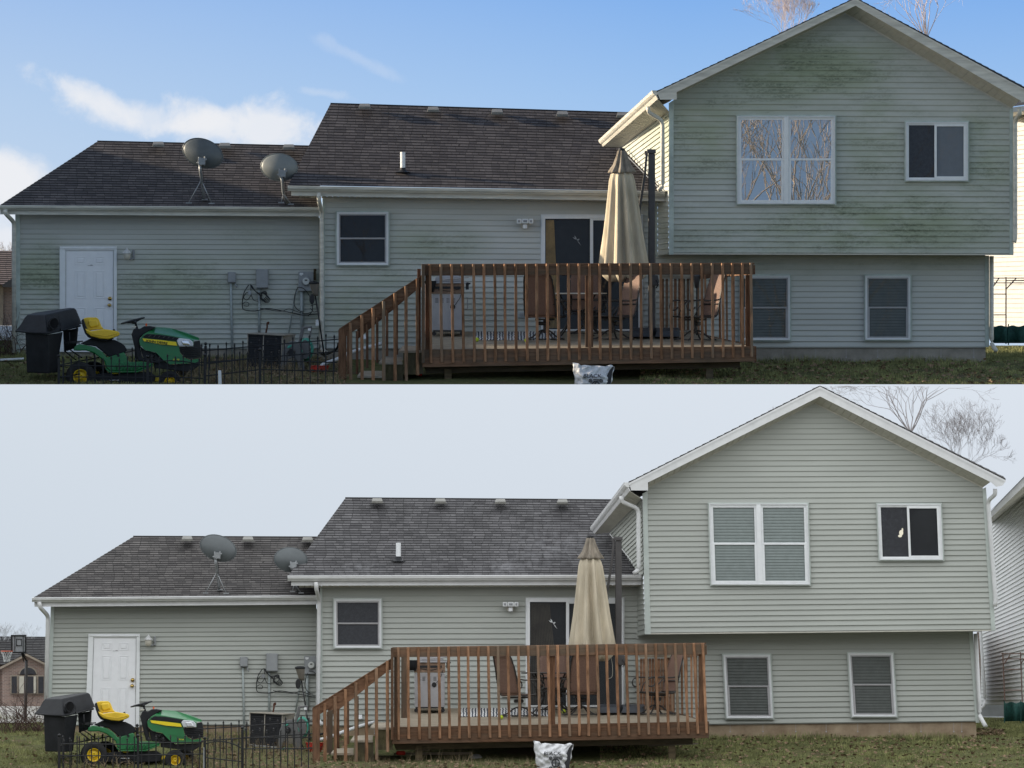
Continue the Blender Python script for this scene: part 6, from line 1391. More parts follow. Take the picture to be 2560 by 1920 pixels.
for Y, F, Bk, w_ in ((U, 0, 0, 'upper'), (LO, 1, 0, 'lower')):
    if Y is U:
        fence(U, 'iron fence panel in front of the upper mower rear wheel', (147, 896, 985), (369, 898, 985), 11, (18, 46), -4.7, -4.7)
        fence(U, 'arched iron fence panel in front of the upper mower hood', (369, 898, 985), (508, 904, 985), 7, (10, 42), -4.7, -4.7, arch=9)
        fence(U, 'iron fence panel in front of the upper air conditioner', (512, 894, 985), (648, 878, 985), 7, (16, 46), -4.7, -4.6)
        fence(U, 'iron fence panel beside the upper deck steps and hose reel', (650, 880, 985), (843, 884, 985), 10, (22, 44), -4.6, -4.4, ends=(True, False))
        fence(U, 'iron fence panel running back from the left corner post of the upper bed', (150, 904, 970), (340, 868, 940), 10, (8, 40), -4.6, -2.6, ends=(False, True))
        fence(U, 'iron fence panel behind the upper mower hood', (340, 868, 940), (514, 866, 935), 9, (10, 40), -2.6, -2.5, ends=(False, True))
        fence(U, 'long rear iron fence panel in front of the upper foundation', (514, 866, 935), (846, 838, 928), 16, (10, 40), -2.5, -2.3, ends=(False, False))
    else:
        fence(LO, 'iron fence panel in front of the lower mower rear wheel', (148, 1845, 1935), (345, 1846, 1935), 11, (15, 44), -4.7, -4.7)
        fence(LO, 'iron fence panel in front of the lower mower hood', (345, 1846, 1935), (508, 1843, 1935), 9, (12, 42), -4.7, -4.7)
        fence(LO, 'arched iron gate panel right of the lower mower', (512, 1852, 1935), (604, 1862, 1935), 6, (8, 42), -4.7, -4.7, arch=11)
        fence(LO, 'iron fence panel beside the lower deck steps and hose reel', (606, 1826, 1935), (780, 1825, 1935), 10, (18, 46), -4.6, -4.4, ends=(True, False))
        fence(LO, 'iron fence panel running back from the left corner post of the lower bed', (150, 1856, 1925), (343, 1820, 1890), 10, (8, 40), -4.6, -2.6, ends=(False, True))
        fence(LO, 'iron fence panel behind the lower mower hood', (343, 1820, 1890), (510, 1812, 1885), 9, (10, 40), -2.6, -2.5, ends=(False, False))
        fence(LO, 'long rear iron fence panel in front of the lower foundation', (510, 1812, 1885), (782, 1794, 1878), 14, (10, 40), -2.5, -2.3, ends=(False, False))
mb = MB(); U.pri(mb, [(545, 926), (553, 926), (555, 980), (546, 980)], -4.85, -4.83); tag(mb.build('white_edging_stake', m_pvc, bevel=.003, origin=U.P(550, 980, -4.84)), 'short white ribbed stake in front of the upper arched fence', 'stake')
mb = MB(); LO.pri(mb, [(508, 1868), (511, 1868), (511, 1935), (508, 1935)], -4.85, -4.83); tag(mb.build('grey_stake', m_grey, origin=LO.P(509, 1935, -4.84)), 'thin grey stake at the post right of the lower mower', 'stake')

# ---------------------------------------------------------------- bag of soil
m_bag = mat('white_bag', (.62, .62, .64), .35, noise=.13, scale=16, bump=.5); m_bagd = mat('black_print', (.03, .03, .035), .45, noise=.2)
def bag(label, lower):
    T = thing('soil_bag', label, 'soil bag', U.P(1484, 985, -4.3))
    n, k = 44, 22; vs = []; fs = []
    r = random.Random(8)
    out = [(1431, 907), (1449, 909), (1452, 913), (1462, 912), (1482, 914), (1500, 914), (1515, 915), (1528, 911), (1535, 916), (1533, 925), (1529, 940), (1527, 960), (1520, 985)]
    top = lambda s: np.interp(s, [0, .16, .2, .3, .45, .62, .78, .92, 1], [906, 908.5, 914, 912, 914.5, 914, 916, 911.5, 917])
    for j in range(k + 1):
        t = j / k
        l = np.interp(t, [0, .08, .5, 1], [1430, 1431.5, 1436, 1441]); rr = np.interp(t, [0, .1, .5, 1], [1536, 1534, 1530, 1521])
        for i in range(n + 1):
            s = i / n; u = l + (rr - l) * s; v = top(s) + (988 - top(s)) * t
            e = min(1, 4 * s * (1 - s) * 1.4) * min(1, .15 + 2.2 * t)
            wr = .016 * math.sin(s * 23 + 7 * math.sin(t * 6)) * (1 - .6 * t) + .012 * math.sin(t * 22 + s * 13) + .007 * math.sin(s * 61 + t * 37)
            vs.append(tuple(U.P(u + 1.3 * math.sin(t * 17), v, -4.35 - .15 * e + wr)))
    for j in range(k):
        for i in range(n): q = j * (n + 1) + i; fs.append((q, q + 1, q + n + 2, q + n + 1))
    o = len(vs); vs += [(x, y + .02 + .3 * (1 - abs(2 * (q % (n + 1)) / n - 1)) * min(1, 3 * (q // (n + 1)) / k), z) for q, (x, y, z) in enumerate(vs)]
    fs += [tuple(i + o for i in f) for f in fs]
    for i in range(n): fs += [(i, i + 1, o + i + 1, o + i)]
    for j in range(k): a0, b0 = j * (n + 1), (j + 1) * (n + 1); fs += [(a0, b0, o + b0, o + a0), (a0 + n, b0 + n, o + b0 + n, o + a0 + n)]
    mb = MB().add(vs, fs); sk = mb.build('sack', m_bag, T, smooth=True)
    D = -4.53
    mb = MB(); U.pri(mb, [(1533, 915), (1535, 918), (1531, 930), (1528, 950), (1524, 985), (1506, 985), (1509, 965), (1515, 945), (1524, 925)], -4.44, -4.425); mb.build('dark_print', m_bagd, T)
    lettering('BLACK', .085, U.P(1480, 940, D), T, m_bagd, rot=0, widen=1.15, shear=.15, extr=.004)
    mb = MB()
    def ringm(cx, cy, r0, r1):
        m = 20; q = []
        for i in range(m):
            a0, a1 = 2 * math.pi * i / m, 2 * math.pi * (i + 1) / m
            mb.hexa([U.P(cx + r0 * math.cos(a0), cy + r0 * math.sin(a0), D), U.P(cx + r1 * math.cos(a0), cy + r1 * math.sin(a0), D), U.P(cx + r1 * math.cos(a1), cy + r1 * math.sin(a1), D), U.P(cx + r0 * math.cos(a1), cy + r0 * math.sin(a1), D)],
                    [U.P(cx + r0 * math.cos(a0), cy + r0 * math.sin(a0), D + .006), U.P(cx + r1 * math.cos(a0), cy + r1 * math.sin(a0), D + .006), U.P(cx + r1 * math.cos(a1), cy + r1 * math.sin(a1), D + .006), U.P(cx + r0 * math.cos(a1), cy + r0 * math.sin(a1), D + .006)])
    for cx, cy in ((1476, 951.5), (1503, 951.5), (1476, 978), (1503, 978)): ringm(cx, cy, 2.6, 4.6); U.rect(mb, cx - 1.4, cy - 1.4, cx + 1.4, cy + 1.4, D, D + .006)
    ringm(1489.5, 964.5, 8.5, 11.5); U.rect(mb, 1488.3, 956, 1490.7, 973, D - .001, D + .006); U.rect(mb, 1481, 963.3, 1498, 965.7, D - .002, D + .006); U.rect(mb, 1482, 948, 1497, 950, D - .003, D + .006); U.rect(mb, 1484, 952, 1495, 954, D - .003, D + .006)
    mb.build('emblem', m_bagd, T)
    return T
bg_ = bag('white soil bag reading BLACK, cut off before the upper deck', False)
pair(bg_, LO.P(1384, 1927, -4.3), .955, 'white soil bag reading BLACK in front of the lower deck')

# ---------------------------------------------------------------- on the decks
def fl(Y, u, d):
    """height of the deck boards at depth d"""
    h = DU if Y is U else DL
    rl, rr = h['rim']; s = (u - rl[0]) / (rr[0] - rl[0]); f = rl[1] + (rr[1] - rl[1]) * s
    return Z(f - (f - h['back'][2]) * (d - FL) / (-.02 - FL))
m_sling = mat('brown_sling', (.155, .090, .066), .7, noise=.12, scale=60, stretch=(1, 1, 1), bump=.3); m_tube = mat('chair_frame', (.028, .024, .022), .45, noise=.15)
m_slingL = m_sling
def chair():
    T = thing('patio_chair', 'x', 'patio chair', (0, 0, 0), 'brown sling chairs on the decks')
    def side(mb, s):
        y = s * .27
        mb.tube(smoothpts([(.27, y, .40), (.0, y, .385), (-.24, y, .40), (-.30, y, .60), (-.36, y * .95, .85), (-.43, y * .86, 1.06), (-.455, y * .7, 1.09)], 4), .014, 8)
    for s in (-1, 1):
        mb = MB(); side(mb, s); mb.build('side_frame', m_tube, T, smooth=True)
        y = s * .30
        mb = MB(); mb.tube(smoothpts([(-.32, s * .28, .68), (-.15, y, .655), (.10, y, .66), (.24, y, .655), (.31, y, .60), (.30, y, .52), (.22, y, .50), (.16, y, .55)], 5), .013, 8); mb.tube([(-.02, y, .655), (.10, y, .54), (.16, s * .28, .40)], .010, 7)
        mb.build('armrest', m_tube, T, smooth=True)
    vs = []; fs = []; prof = smoothpts([(.28, .405, 0), (.1, .395, 0), (-.15, .385, 0), (-.24, .41, 0), (-.29, .60, 0), (-.35, .85, 0), (-.42, 1.06, 0), (-.45, 1.09, 0)], 4); n = 9
    k0 = 12
    for part, sl in (('seat_sling', prof[:k0 + 1]), ('back_sling', prof[k0:])):
        vs = []; fs = []
        for (x, z, _) in sl:
            for j in range(n):
                t = j / (n - 1) * 2 - 1; wd = .262 * (1 if z < .9 else 1 - (z - .9) * .8); vs.append((x - .018 * (1 - t * t), t * wd, z - .006 * (1 - t * t)))
        for i in range(len(sl) - 1):
            for j in range(n - 1): q = i * n + j; fs.append((q, q + 1, q + n + 1, q + n))
        mb = MB().add(vs, fs); o = mb.build(part, m_sling, T, smooth=True); m = o.modifiers.new('thick', 'SOLIDIFY'); m.thickness = .006
    mb = MB(); mb.tube([(-.245, -.26, .41), (-.245, .26, .41)], .011, 7); mb.tube([(.27, -.27, .40), (.27, .27, .40)], .012, 7); mb.tube([(-.29, -.27, .60), (-.29, .27, .60)], .012, 7); mb.build('cross_bar', m_tube, T, smooth=True)
    mb = MB(); mb.box(-.14, .14, -.13, .13, .33, .365); mb.tube([(0, 0, .12), (0, 0, .34)], .03, 12); mb.tube([(-.03, -.10, .28), (-.03, .10, .28)], .035, 10); mb.build('swivel', m_tube, T, bevel=.004)
    for k in range(4):
        a = R(45 + 90 * k); c, s = math.cos(a), math.sin(a)
        mb = MB(); mb.tube(smoothpts([(0, 0, .17), (.10 * c, .10 * s, .15), (.24 * c, .24 * s, .05), (.36 * c, .36 * s, .018)], 4), .014, 8); mb.build('leg', m_tube, T, smooth=True)
    mb = MB(); mb.tube([(.33 * math.cos(R(t)), .33 * math.sin(R(t)), .02) for t in range(0, 361, 12)], .010, 6, cap=False); mb.build('base_ring', m_tube, T, smooth=True)
    return T
ch = chair()
spots = [(U, 1362, -1.9, 74, 1, 'chair seen from behind at the left end of the table, upper deck'),
         (U, 1532, -1.95, 212, 1, 'chair facing left in the sun under the umbrella tip, upper deck'),
         (U, 1738, -2.2, 208, 1.02, 'chair facing left in full sun at the right end of the upper deck'),
         (U, 1468, -.75, -84, .98, 'chair behind the table against the glass door, upper deck'),
         (LO, 1300, -1.9, 42, .93, 'chair at the left end of the table, lower deck, turned half away'),
         (LO, 1452, -1.8, 100, .93, 'chair seen from behind under the umbrella, lower deck'),
         (LO, 1640, -1.8, 206, .95, 'chair facing left before the privacy boards, lower deck'),
         (LO, 1392, -.75, -80, .92, 'chair behind the table against the dark glass door, lower deck')]
for i, (Y, u, d, rz, s, lab) in enumerate(spots):
    loc = (X(u), Y.y + d, fl(Y, u, d) + .012); lab = 'brown sling ' + lab
    if i == 0:
        ch.location = loc; ch.rotation_euler = (0, 0, R(rz)); ch['label'] = lab; ch.scale = (s,) * 3
    else: dup(ch, loc, s, lab, None, R(rz))
m_glasstop = mat('table_glass', (.05, .05, .048), .12, noise=.1)
def table(Y, u, d, s, label):
    b = Vector((X(u), Y.y + d, fl(Y, u, d)))
    T = thing('patio_table', label, 'table', b)
    mb = MB(); mb.disc((b.x, b.y, b.z + .735), .01, .01, .01); mb = MB()
    n = 40; mb.lathe([(0, b.z + .742 * s), (.50 * s, b.z + .742 * s), (.50 * s, b.z + .732 * s), (0, b.z + .732 * s)], n, (b.x, b.y)); mb.build('table_top', m_glasstop, T)
    mb = MB(); mb.tube([(b.x + .505 * s * math.cos(R(t)), b.y + .505 * s * math.sin(R(t)), b.z + .735 * s) for t in range(0, 361, 9)], .012, 7, cap=False); mb.build('rim', m_lampw if Y is U else m_tube, T, smooth=True)
    for k in range(4):
        a = R(40 + 90 * k); c, q = math.cos(a) * s, math.sin(a) * s
        mb = MB(); mb.tube([(b.x + x * c, b.y + x * q, b.z + z * s) for x, z, _ in smoothpts([(.42, .72, 0), (.30, .55, 0), (.16, .40, 0), (.22, .2, 0), (.40, .015, 0)], 5)], .013, 8); mb.build('leg', m_tube, T, smooth=True)
    mb = MB(); mb.tube([(b.x + .17 * s * math.cos(R(t)), b.y + .17 * s * math.sin(R(t)), b.z + .40 * s) for t in range(0, 361, 15)], .009, 6, cap=False); mb.build('ring', m_tube, T, smooth=True)
    return T
table(U, 1440, -1.25, 1, 'round glass patio table among the chairs on the upper deck'); table(LO, 1375, -1.25, .93, 'round glass patio table among the chairs on the lower deck')
m_canvas = mat('beige_canvas', (.49, .425, .32), .9, noise=.14, scale=3, stretch=(2, 2, .5)); m_capc = mat('weathered_canvas', (.24, .205, .165), .95, noise=.22, scale=7, stretch=(2, 2, .7))
m_pole = mat('grey_pole', (.065, .06, .06), .45, noise=.08); m_weight = mat('base_weight', (.045, .05, .06), .6, noise=.1)
def umbrella(label):
    bz = fl(U, 1629, -1.0)
    T = thing('cantilever_umbrella', label, 'umbrella', Vector((X(1629), U.y - 1.0, bz)))
    cx, cy = X(1554), U.y - 1.3
    mb = MB(); mb.lathe([(.13, Z(428)), (.175, Z(436)), (.20, Z(452)), (.215, Z(480)), (.25, Z(530)), (.285, Z(580)), (.325, Z(630)), (.352, Z(662)), (.345, Z(668)), (.30, Z(690)), (.22, Z(704)), (.0, Z(700))], 108, (cx, cy), pleat=10, amp=.22, rot=.3, lean=(.055, 0), seed=3); cn = mb.build('canopy', m_canvas, T, smooth=True)
    mb = MB(); mb.lathe([(.0, Z(372)), (.045, Z(374)), (.065, Z(378)), (.085, Z(392)), (.13, Z(412)), (.19, Z(427)), (.20, Z(432)), (.15, Z(431)), (.12, Z(428))], 96, (cx, cy), pleat=8, amp=.20, rot=.1, seed=6); mb.build('canopy_cap', m_capc, T, smooth=True)
    mb = MB(); mb.lathe([(.0, Z(369)), (.055, Z(371)), (.06, Z(376)), (.05, Z(379))], 18, (cx, cy)); mb.build('finial', m_blackpl, T, smooth=True)
    mb = MB(); u0, u1 = 1620.5, 1638; p0 = X(u0), X(u1); mb.box(p0[0], p0[1], U.y - 1.06, U.y - .94, bz, Z(384)); mb.build('pole', m_pole, T, bevel=.018, seg=3)
    mb = MB(); mb.box(X(1617), X(1640), U.y - 1.08, U.y - .92, Z(384), Z(373)); mb.box(X(1611), X(1619), U.y - 1.05, U.y - .95, Z(388), Z(377)); mb.build('pole_cap', m_pole, T, bevel=.012, seg=2)
    mb = MB(); mb.bar(U.P(1612, 437, -1.03), U.P(1617, 383, -1.03), .04, .05); mb.bar(U.P(1597, 534, -1.03), U.P(1612, 437, -1.03), .045, .05); mb.bar(U.P(1599, 540, -1.03), U.P(1597, 524, -1.03), .055, .06); mb.build('arm', m_pole, T, bevel=.006)
    mb = MB(); U.pri(mb, [(1624, 687), (1645, 688), (1648, 705), (1644, 714), (1632, 716), (1622, 700)], -1.16, -1.05); ck = mb.build('crank_box', m_pole, T, bevel=.012)
    mb = MB(); mb.tube([U.P(1640, 700, -1.2), U.P(1646, 712, -1.22), U.P(1640, 720, -1.22)], .01, 7); mb.build('crank_handle', m_blackpl, ck, smooth=True)
    for (u0_, u1_, f0, f1) in ((1574, 1634, -1.7, -1.02), (1636, 1700, -1.7, -1.02), (1585, 1634, -.98, -.4), (1636, 1688, -.98, -.4)):
        mb = MB(); z0 = bz - .02 + .005; h = .11
        a = [Vector((X(u0_), U.y + f0, z0)), Vector((X(u1_), U.y + f0, z0)), Vector((X(u1_), U.y + f1, z0 + .01)), Vector((X(u0_), U.y + f1, z0 + .01))]
        b = [Vector((X(u0_) + .04, U.y + f0 + .05, z0 + h)), Vector((X(u1_) - .04, U.y + f0 + .05, z0 + h)), Vector((X(u1_) - .01, U.y + f1, z0 + h + .05)), Vector((X(u0_) + .01, U.y + f1, z0 + h + .05))]
        mb.hexa(a, b); mb.build('base_weight', m_weight, T, bevel=.015, seg=2)
    mb = MB(); mb.tube([U.P(*p) for p in smoothpts([(1608, 690, -1.25), (1613, 715, -1.25), (1612, 745, -1.25), (1602, 752, -1.25), (1598, 770, -1.25), (1602, 778, -1.25)])], .004, 5); mb.build('cord', m_lampw, T, smooth=True)
    return T
um = umbrella('folded beige cantilever umbrella on the upper deck, lit from the left')
pair(um, Vector((X(1546), -1.0, fl(LO, 1546, -1.0))), .94, 'folded beige cantilever umbrella on the lower deck in flat light')
m_steel = mat('brushed_steel', (.36, .35, .36), .38, metal=.35, noise=.08, scale=3); m_rust = mat('greasy_rust', (.20, .13, .09), .7, noise=.3, scale=9)
def grill(label):
    b = Vector((X(1120), U.y - .75, fl(U, 1120, -.75)))
    T = thing('gas_grill', label, 'grill', b)
    y0, y1 = U.y - 1.05, U.y - .5
    def bx(mb, u0, v0, u1, v1, a=0., c=0.): mb.box(X(u0), X(u1), y0 + a, y1 + c, Z(v1), Z(v0))
    mb = MB(); bx(mb, 1080, 736, 1160, 826); bd = mb.build('cabinet', m_steel, T, bevel=.01)
    for k, u in enumerate((1087, 1100, 1113, 1126)):
        for j in range(4):
            pass
    mb = MB()
    for u in (1088, 1101, 1116, 1130):
        for j in range(4): bx(mb, u, 746 + j * 3, u + 8, 747.1 + j * 3, -.003, -.54)
    mb.build('louvre_slots', m_black, bd)
    mb = MB(); bx(mb, 1122, 738, 1122.8, 826, -.004, -.545); mb.build('door_gap', m_greyframe, bd)
    mb = MB(); mb.disc((X(1132), y0 - .004, Z(767)), .042, .045, .012, 20); mb.build('round_hole', m_black, bd)
    mb = MB(); bx(mb, 1079, 709, 1161, 735, -.01); mb.build('control_panel', m_rust, T, bevel=.008)
    mb = MB(); bx(mb, 1088, 716, 1152, 722, -.02, -.5); mb.tube([(X(1095), y0 - .02, Z(724)), (X(1125), y0 - .025, Z(728)), (X(1150), y0 - .02, Z(722))], .006, 6); mb.build('burner_box', m_black, T)
    mb = MB(); bx(mb, 1068, 704, 1166, 709, -.04); mb.build('side_shelf', m_steel, T, bevel=.008)
    mb = MB()
    vs = []; 
    U.pri(mb, [(1084, 704), (1088, 694), (1096, 689), (1146, 689), (1155, 694), (1158, 704)], -1.0, -.55); lid = mb.build('lid', m_steel, T, bevel=.012, seg=2)
    mb = MB(); mb.tube([(X(1100), y0 - .05, Z(699)), (X(1138), y0 - .05, Z(697)), (X(1172), y0 - .03, Z(693))], .010, 7); mb.build('lid_handle', m_steel, lid, smooth=True)
    mb = MB(); bx(mb, 1164, 706, 1172, 724, -.02, -.4); mb.tube([(X(1166), y0 - .02, Z(712)), (X(1176), y0 - .03, Z(708))], .014, 7); mb.build('side_burner_valve', m_black, T, bevel=.006)
    mb = MB(); mb.tube([(X(1155), y0 - .03, Z(728)), (X(1150), y0 - .03, Z(745)), (X(1138), y0 - .03, Z(762))], .006, 6); mb.build('gas_hose', m_black, T, smooth=True)
    for u in (1085, 1155):
        mb = MB(); mb.disc((X(u), y0 + .02, Z(834)), .035, .035, .03, 18); mb.build('caster', m_black, T, bevel=.004)
    mb = MB(); bx(mb, 1083, 826, 1158, 829, 0); mb.build('bottom_shelf', m_black, T)
    mb = MB(); mb.tube([(X(1163), y0 + .1, Z(742)), (X(1169), y0 + .1, Z(744)), (X(1169), y0 + .1, Z(772)), (X(1163), y0 + .1, Z(774))], .008, 7); mb.build('side_handle', m_steel, T, smooth=True)
    mb = MB(); mb.lathe([(.10, Z(702)), (.085, Z(712)), (.06, Z(730)), (0, Z(730))], 16, (X(1076), y0 - .05)); mb.build('hanging_bucket', m_blackpl, T, smooth=True)
    return T
gr_ = grill('stainless gas grill at the left end of the upper deck')
pair(gr_, Vector((X(1074), -.75, fl(LO, 1074, -.75))), .95, 'stainless gas grill at the left end of the lower deck')
def rugmat():
    m, t, b = newmat('striped_rug'); N, L = t.nodes, t.links
    g = N.new('ShaderNodeNewGeometry'); wv = N.new('ShaderNodeTexWave'); wv.inputs['Scale'].default_value = 6.2; wv.inputs['Distortion'].default_value = 2.4; wv.inputs['Detail'].default_value = 1; wv.inputs['Detail Scale'].default_value = .6
    L.new(g.outputs['Position'], wv.inputs[0]); r = N.new('ShaderNodeValToRGB'); r.color_ramp.interpolation = 'CONSTANT'; r.color_ramp.elements[0].color = (.045, .05, .07, 1); r.color_ramp.elements[1].position = .5; r.color_ramp.elements[1].color = (.55, .55, .54, 1)
    L.new(wv.outputs[0], r.inputs[0]); L.new(r.outputs[0], b.inputs['Base Color']); b.inputs['Roughness'].default_value = .95; return m
m_rug = rugmat()
for Y, u0, u1, lab in ((U, 1186, 1400, 'black and white striped rug on the upper deck boards'), (LO, 1146, 1372, 'black and white striped rug on the lower deck boards')):
    vs, fs = [], []; n = 40
    for j in range(5):
        for i in range(n + 1):
            u = u0 + (u1 - u0) * i / n; d = -1.75 + 1.6 * j / 4; vs.append((X(u + (4 - j) * 1.5), Y.y + d, fl(Y, u, d) + .012 + .006 * math.sin(i * 1.1 + j)))
    for j in range(4):
        for i in range(n): q = j * (n + 1) + i; fs.append((q, q + 1, q + n + 2, q + n + 1))
    o = MB().add(vs, fs).build('rug', m_rug, origin=Vector((X(u0), Y.y - 1, fl(Y, u0, -1)))); tag(o, lab, 'rug'); md = o.modifiers.new('t', 'SOLIDIFY'); md.thickness = .006
m_ball = mat('tennis_yellow', (.48, .60, .05), .9, noise=.1)
for Y, u, d, lab in ((U, 1192, -2.0, 'yellow tennis ball at the left end of the upper striped rug'), (U, 1316, -2.2, 'yellow tennis ball in the middle of the upper deck'), (LO, 1253, -2.3, 'yellow tennis ball on the lower deck before the striped rug'), (LO, 1409, -1.2, 'pale ball between the chair legs on the lower deck')):
    c = Vector((X(u), Y.y + d, fl(Y, u, d) + .038)); tag(MB().ball(c, .036, 16).build('tennis_ball', m_ball, smooth=True, origin=c), lab, 'ball')
for Y, u, vb, lab in ((U, 1742, 0, 'dark cone torch standing behind the right chair on the upper deck'),):
    T = thing('deck_torch', lab, 'torch', Vector((X(u), Y.y - .8, fl(Y, u, -.8))))
    mb = MB(); mb.lathe([(.0, Z(686)), (.06, Z(687)), (.062, Z(691)), (.05, Z(700)), (.03, Z(720)), (0, Z(721))], 16, (X(u), Y.y - .8)); mb.build('cone', m_pole, T, smooth=True)
    mb = MB(); mb.tube([(X(u), Y.y - .8, Z(720)), (X(u), Y.y - .8, fl(Y, u, -.8))], .012, 8); mb.build('pole', m_black, T)
# stored under the decks
for Y, k, lab in ((U, [(1255, 958, 16, 12)], 'upper'), (LO, [(1190, 1897, 15, 13)], 'lower')):
    u, v, a, b = k[0]; mb = MB(); mb.ball(Y.P(u, v, -2.9), .11, 14, (1.0, .8, .75)); tag(mb.build('grey_stone', m_reelg, smooth=True, origin=Y.P(u, v, -2.9)), 'rounded grey stone in the dark under the %s deck' % lab, 'stone')
for Y, q, lab in ((U, (1042, 920, 1056, 940), 'red item under the upper deck steps'), (LO, (990, 1877, 1014, 1888), 'red item under the left end of the lower deck')):
    mb = MB(); Y.rect(mb, *q, -2.9, -2.7); tag(mb.build('red_toy', m_red, bevel=.03, origin=Y.P(q[0], q[3], -2.8)), 'small ' + lab, 'toy')
for Y, q, lab in ((U, [(1060, 941), (1180, 944), (1180, 949), (1060, 946)], 'upper'), (LO, [(985, 1882), (1180, 1880), (1180, 1886), (985, 1888)], 'lower'), (LO, [(1620, 1862), (1745, 1857), (1745, 1861), (1620, 1867)], 'lower right')):
    mb = MB(); Y.pri(mb, q, -2.6, -2.5); tag(mb.build('timber_edging', m_board, origin=Y.P(q[0][0], q[0][1], -2.5)), 'grey timber edging lying under the %s deck' % lab, 'timber')

# ---------------------------------------------------------------- left neighbours, hoop, shrubs
m_brick = brick_mat('pink_brick'); m_nroof = shingle_mat('neighbour_shingles', (.11, .105, .105), (.07, .068, .07)); m_nroofu = shingle_mat('neighbour_shingles_warm', (.20, .15, .13), (.13, .10, .09))
m_nsid = siding_mat('white_siding', (.74, .74, .73), False); m_tan = mat('tan_trim', (.30, .25, .20), .7)
T = thing('brick_house', 'pink brick house with arched window beyond the lower yard on the left', 'house', LO.P(60, 1767, 8))
mb = MB(); LO.rect(mb, -260, 1655, 130, 1769, 7.8, 8.6); mb.build('wall', m_brick, T)
mb = MB(); LO.pri(mb, [(5, 1664), (66, 1640), (128, 1668), (128, 1769), (5, 1769)], 7.3, 7.8); mb.build('gable_wall', m_brick, T)
mb = MB(); courses(mb, LO.P(-260, 1588, 8.9), LO.P(150, 1592, 8.9), LO.P(-260, 1662, 7.6), LO.P(150, 1662, 7.6), 17, lip=.008); mb.build('roof', m_nroof, T)
mb = MB(); LO.pri(mb, [(-3, 1669), (66, 1634), (135, 1669), (135, 1674), (66, 1640), (-3, 1675)], 7.2, 7.35); mb.build('rake_board', m_tan, T)
mb = MB(); mb.add([LO.P(66, 1633, 7.2), LO.P(66, 1633, 8.8), LO.P(136, 1668, 8.2), LO.P(136, 1668, 7.2)], [(0, 1, 2, 3)]); mb.add([LO.P(66, 1633, 7.2), LO.P(66, 1633, 8.8), LO.P(-4, 1668, 8.2), LO.P(-4, 1668, 7.2)], [(0, 1, 2, 3)]); mb.build('gable_roof', m_nroof, T)
mb = MB(); LO.rect(mb, 26, 1688, 110, 1735, 7.24, 7.3); wn = mb.build('window', m_tan, T)
for (u0, u1) in ((29, 42), (47, 91), (96, 109)):
    mb = MB(); LO.rect(mb, u0, 1691, u1, 1733, 7.225, 7.24); mb.build('pane', m_screen, wn)
for q_ in ((48, 60), (84, 90)): mb = MB(); LO.rect(mb, q_[0], 1691, q_[1], 1733, 7.215, 7.225); mb.build('curtain', m_lampw, wn)
mb = MB(); mb.prism([(X(70 + 23 * math.cos(R(t))), Z(1686 - 20 * math.sin(R(t)))) for t in range(0, 181, 12)], 7.24, 7.31); aw = mb.build('arched_window', m_tan, T)
mb = MB(); mb.prism([(X(70 + 20 * math.cos(R(t))), Z(1686 - 17 * math.sin(R(t)))) for t in range(0, 181, 12)], 7.225, 7.24); mb.build('pane', m_screen, aw)
T = thing('brick_house', 'brown roofed neighbour house at the left edge of the upper yard', 'house', U.P(10, 822, 14))
mb = MB(); U.rect(mb, -260, 712, 60, 824, 13.0, 16); mb.build('wall', m_brick, T)
mb = MB(); U.rect(mb, -260, 714, 8, 824, 12.95, 13.0); mb.build('garage_door', m_tan, T)
mb = MB(); courses(mb, U.P(-260, 626, 16), U.P(60, 627, 16), U.P(-260, 712, 12.8), U.P(60, 712, 12.8), 17, lip=.008); mb.build('roof', m_nroofu, T)
mb = MB(); U.pri(mb, [(6, 712), (30, 696), (60, 690), (60, 718), (6, 718)], 12.6, 12.7); mb.build('rake_board', m_pole, T)
m_drive = mat('concrete_drive', (.42, .40, .37), .9, noise=.1, scale=3)
for Y, v0, v1, da, db in ((LO, 1813, 1768, 2.9, 7.3), (U, 0, 0, 4.2, 11.0)):
    sheet(Y, X(-330), X(118 if Y is LO else 44), da, db, 20, 12, m_drive, 'driveway', lift=.03)
T = thing('basketball_hoop', 'black basketball hoop on a pole left of the lower garage corner', 'basketball hoop', LO.P(63, 1812, 3.2))
mb = MB(); mb.tube([LO.P(63, 1815, 3.2), LO.P(66, 1650, 3.2)], .026, 10); mb.build('pole', m_pole, T, smooth=True)
mb = MB(); mb.bar(LO.P(66, 1652, 3.2), LO.P(46, 1618, 3.1), .03, .05); mb.bar(LO.P(64, 1642, 3.1), LO.P(42, 1604, 3.0), .02, .04); mb.bar(LO.P(60, 1655, 3.12), LO.P(52, 1626, 3.0), .02, .03); mb.build('arm', m_black, T)
mb = MB()
for q in ((27, 1587, 66, 1591), (27, 1629, 66, 1633), (27, 1591, 31, 1629), (62, 1591, 66, 1629)): LO.rect(mb, *q, 2.9, 2.95)
bf = mb.build('backboard', m_black, T, bevel=.008)
mb = MB(); LO.rect(mb, 31, 1591, 62, 1629, 2.92, 2.93); mb.build('panel', mat('backboard_panel', (.34, .35, .37), .5), bf)
mb = MB()
for q in ((40, 1597, 41.5, 1615), (53, 1597, 54.5, 1615), (40, 1597, 54, 1598.5), (40, 1613, 54, 1614.5), (36, 1591, 37.5, 1629), (57, 1591, 58.5, 1629)): LO.rect(mb, *q, 2.905, 2.918)
mb.build('target_square', m_black, bf)
mb = MB(); mb.tube([(X(17) + .095 * math.cos(R(t)), 2.75 + .12 * math.sin(R(t)), Z(1628)) for t in range(0, 361, 20)], .008, 6, cap=False); mb.bar((X(24), 2.8, Z(1629)), (X(29), 2.9, Z(1627)), .02, .02); mb.build('rim', m_orange, T)
mb = MB()
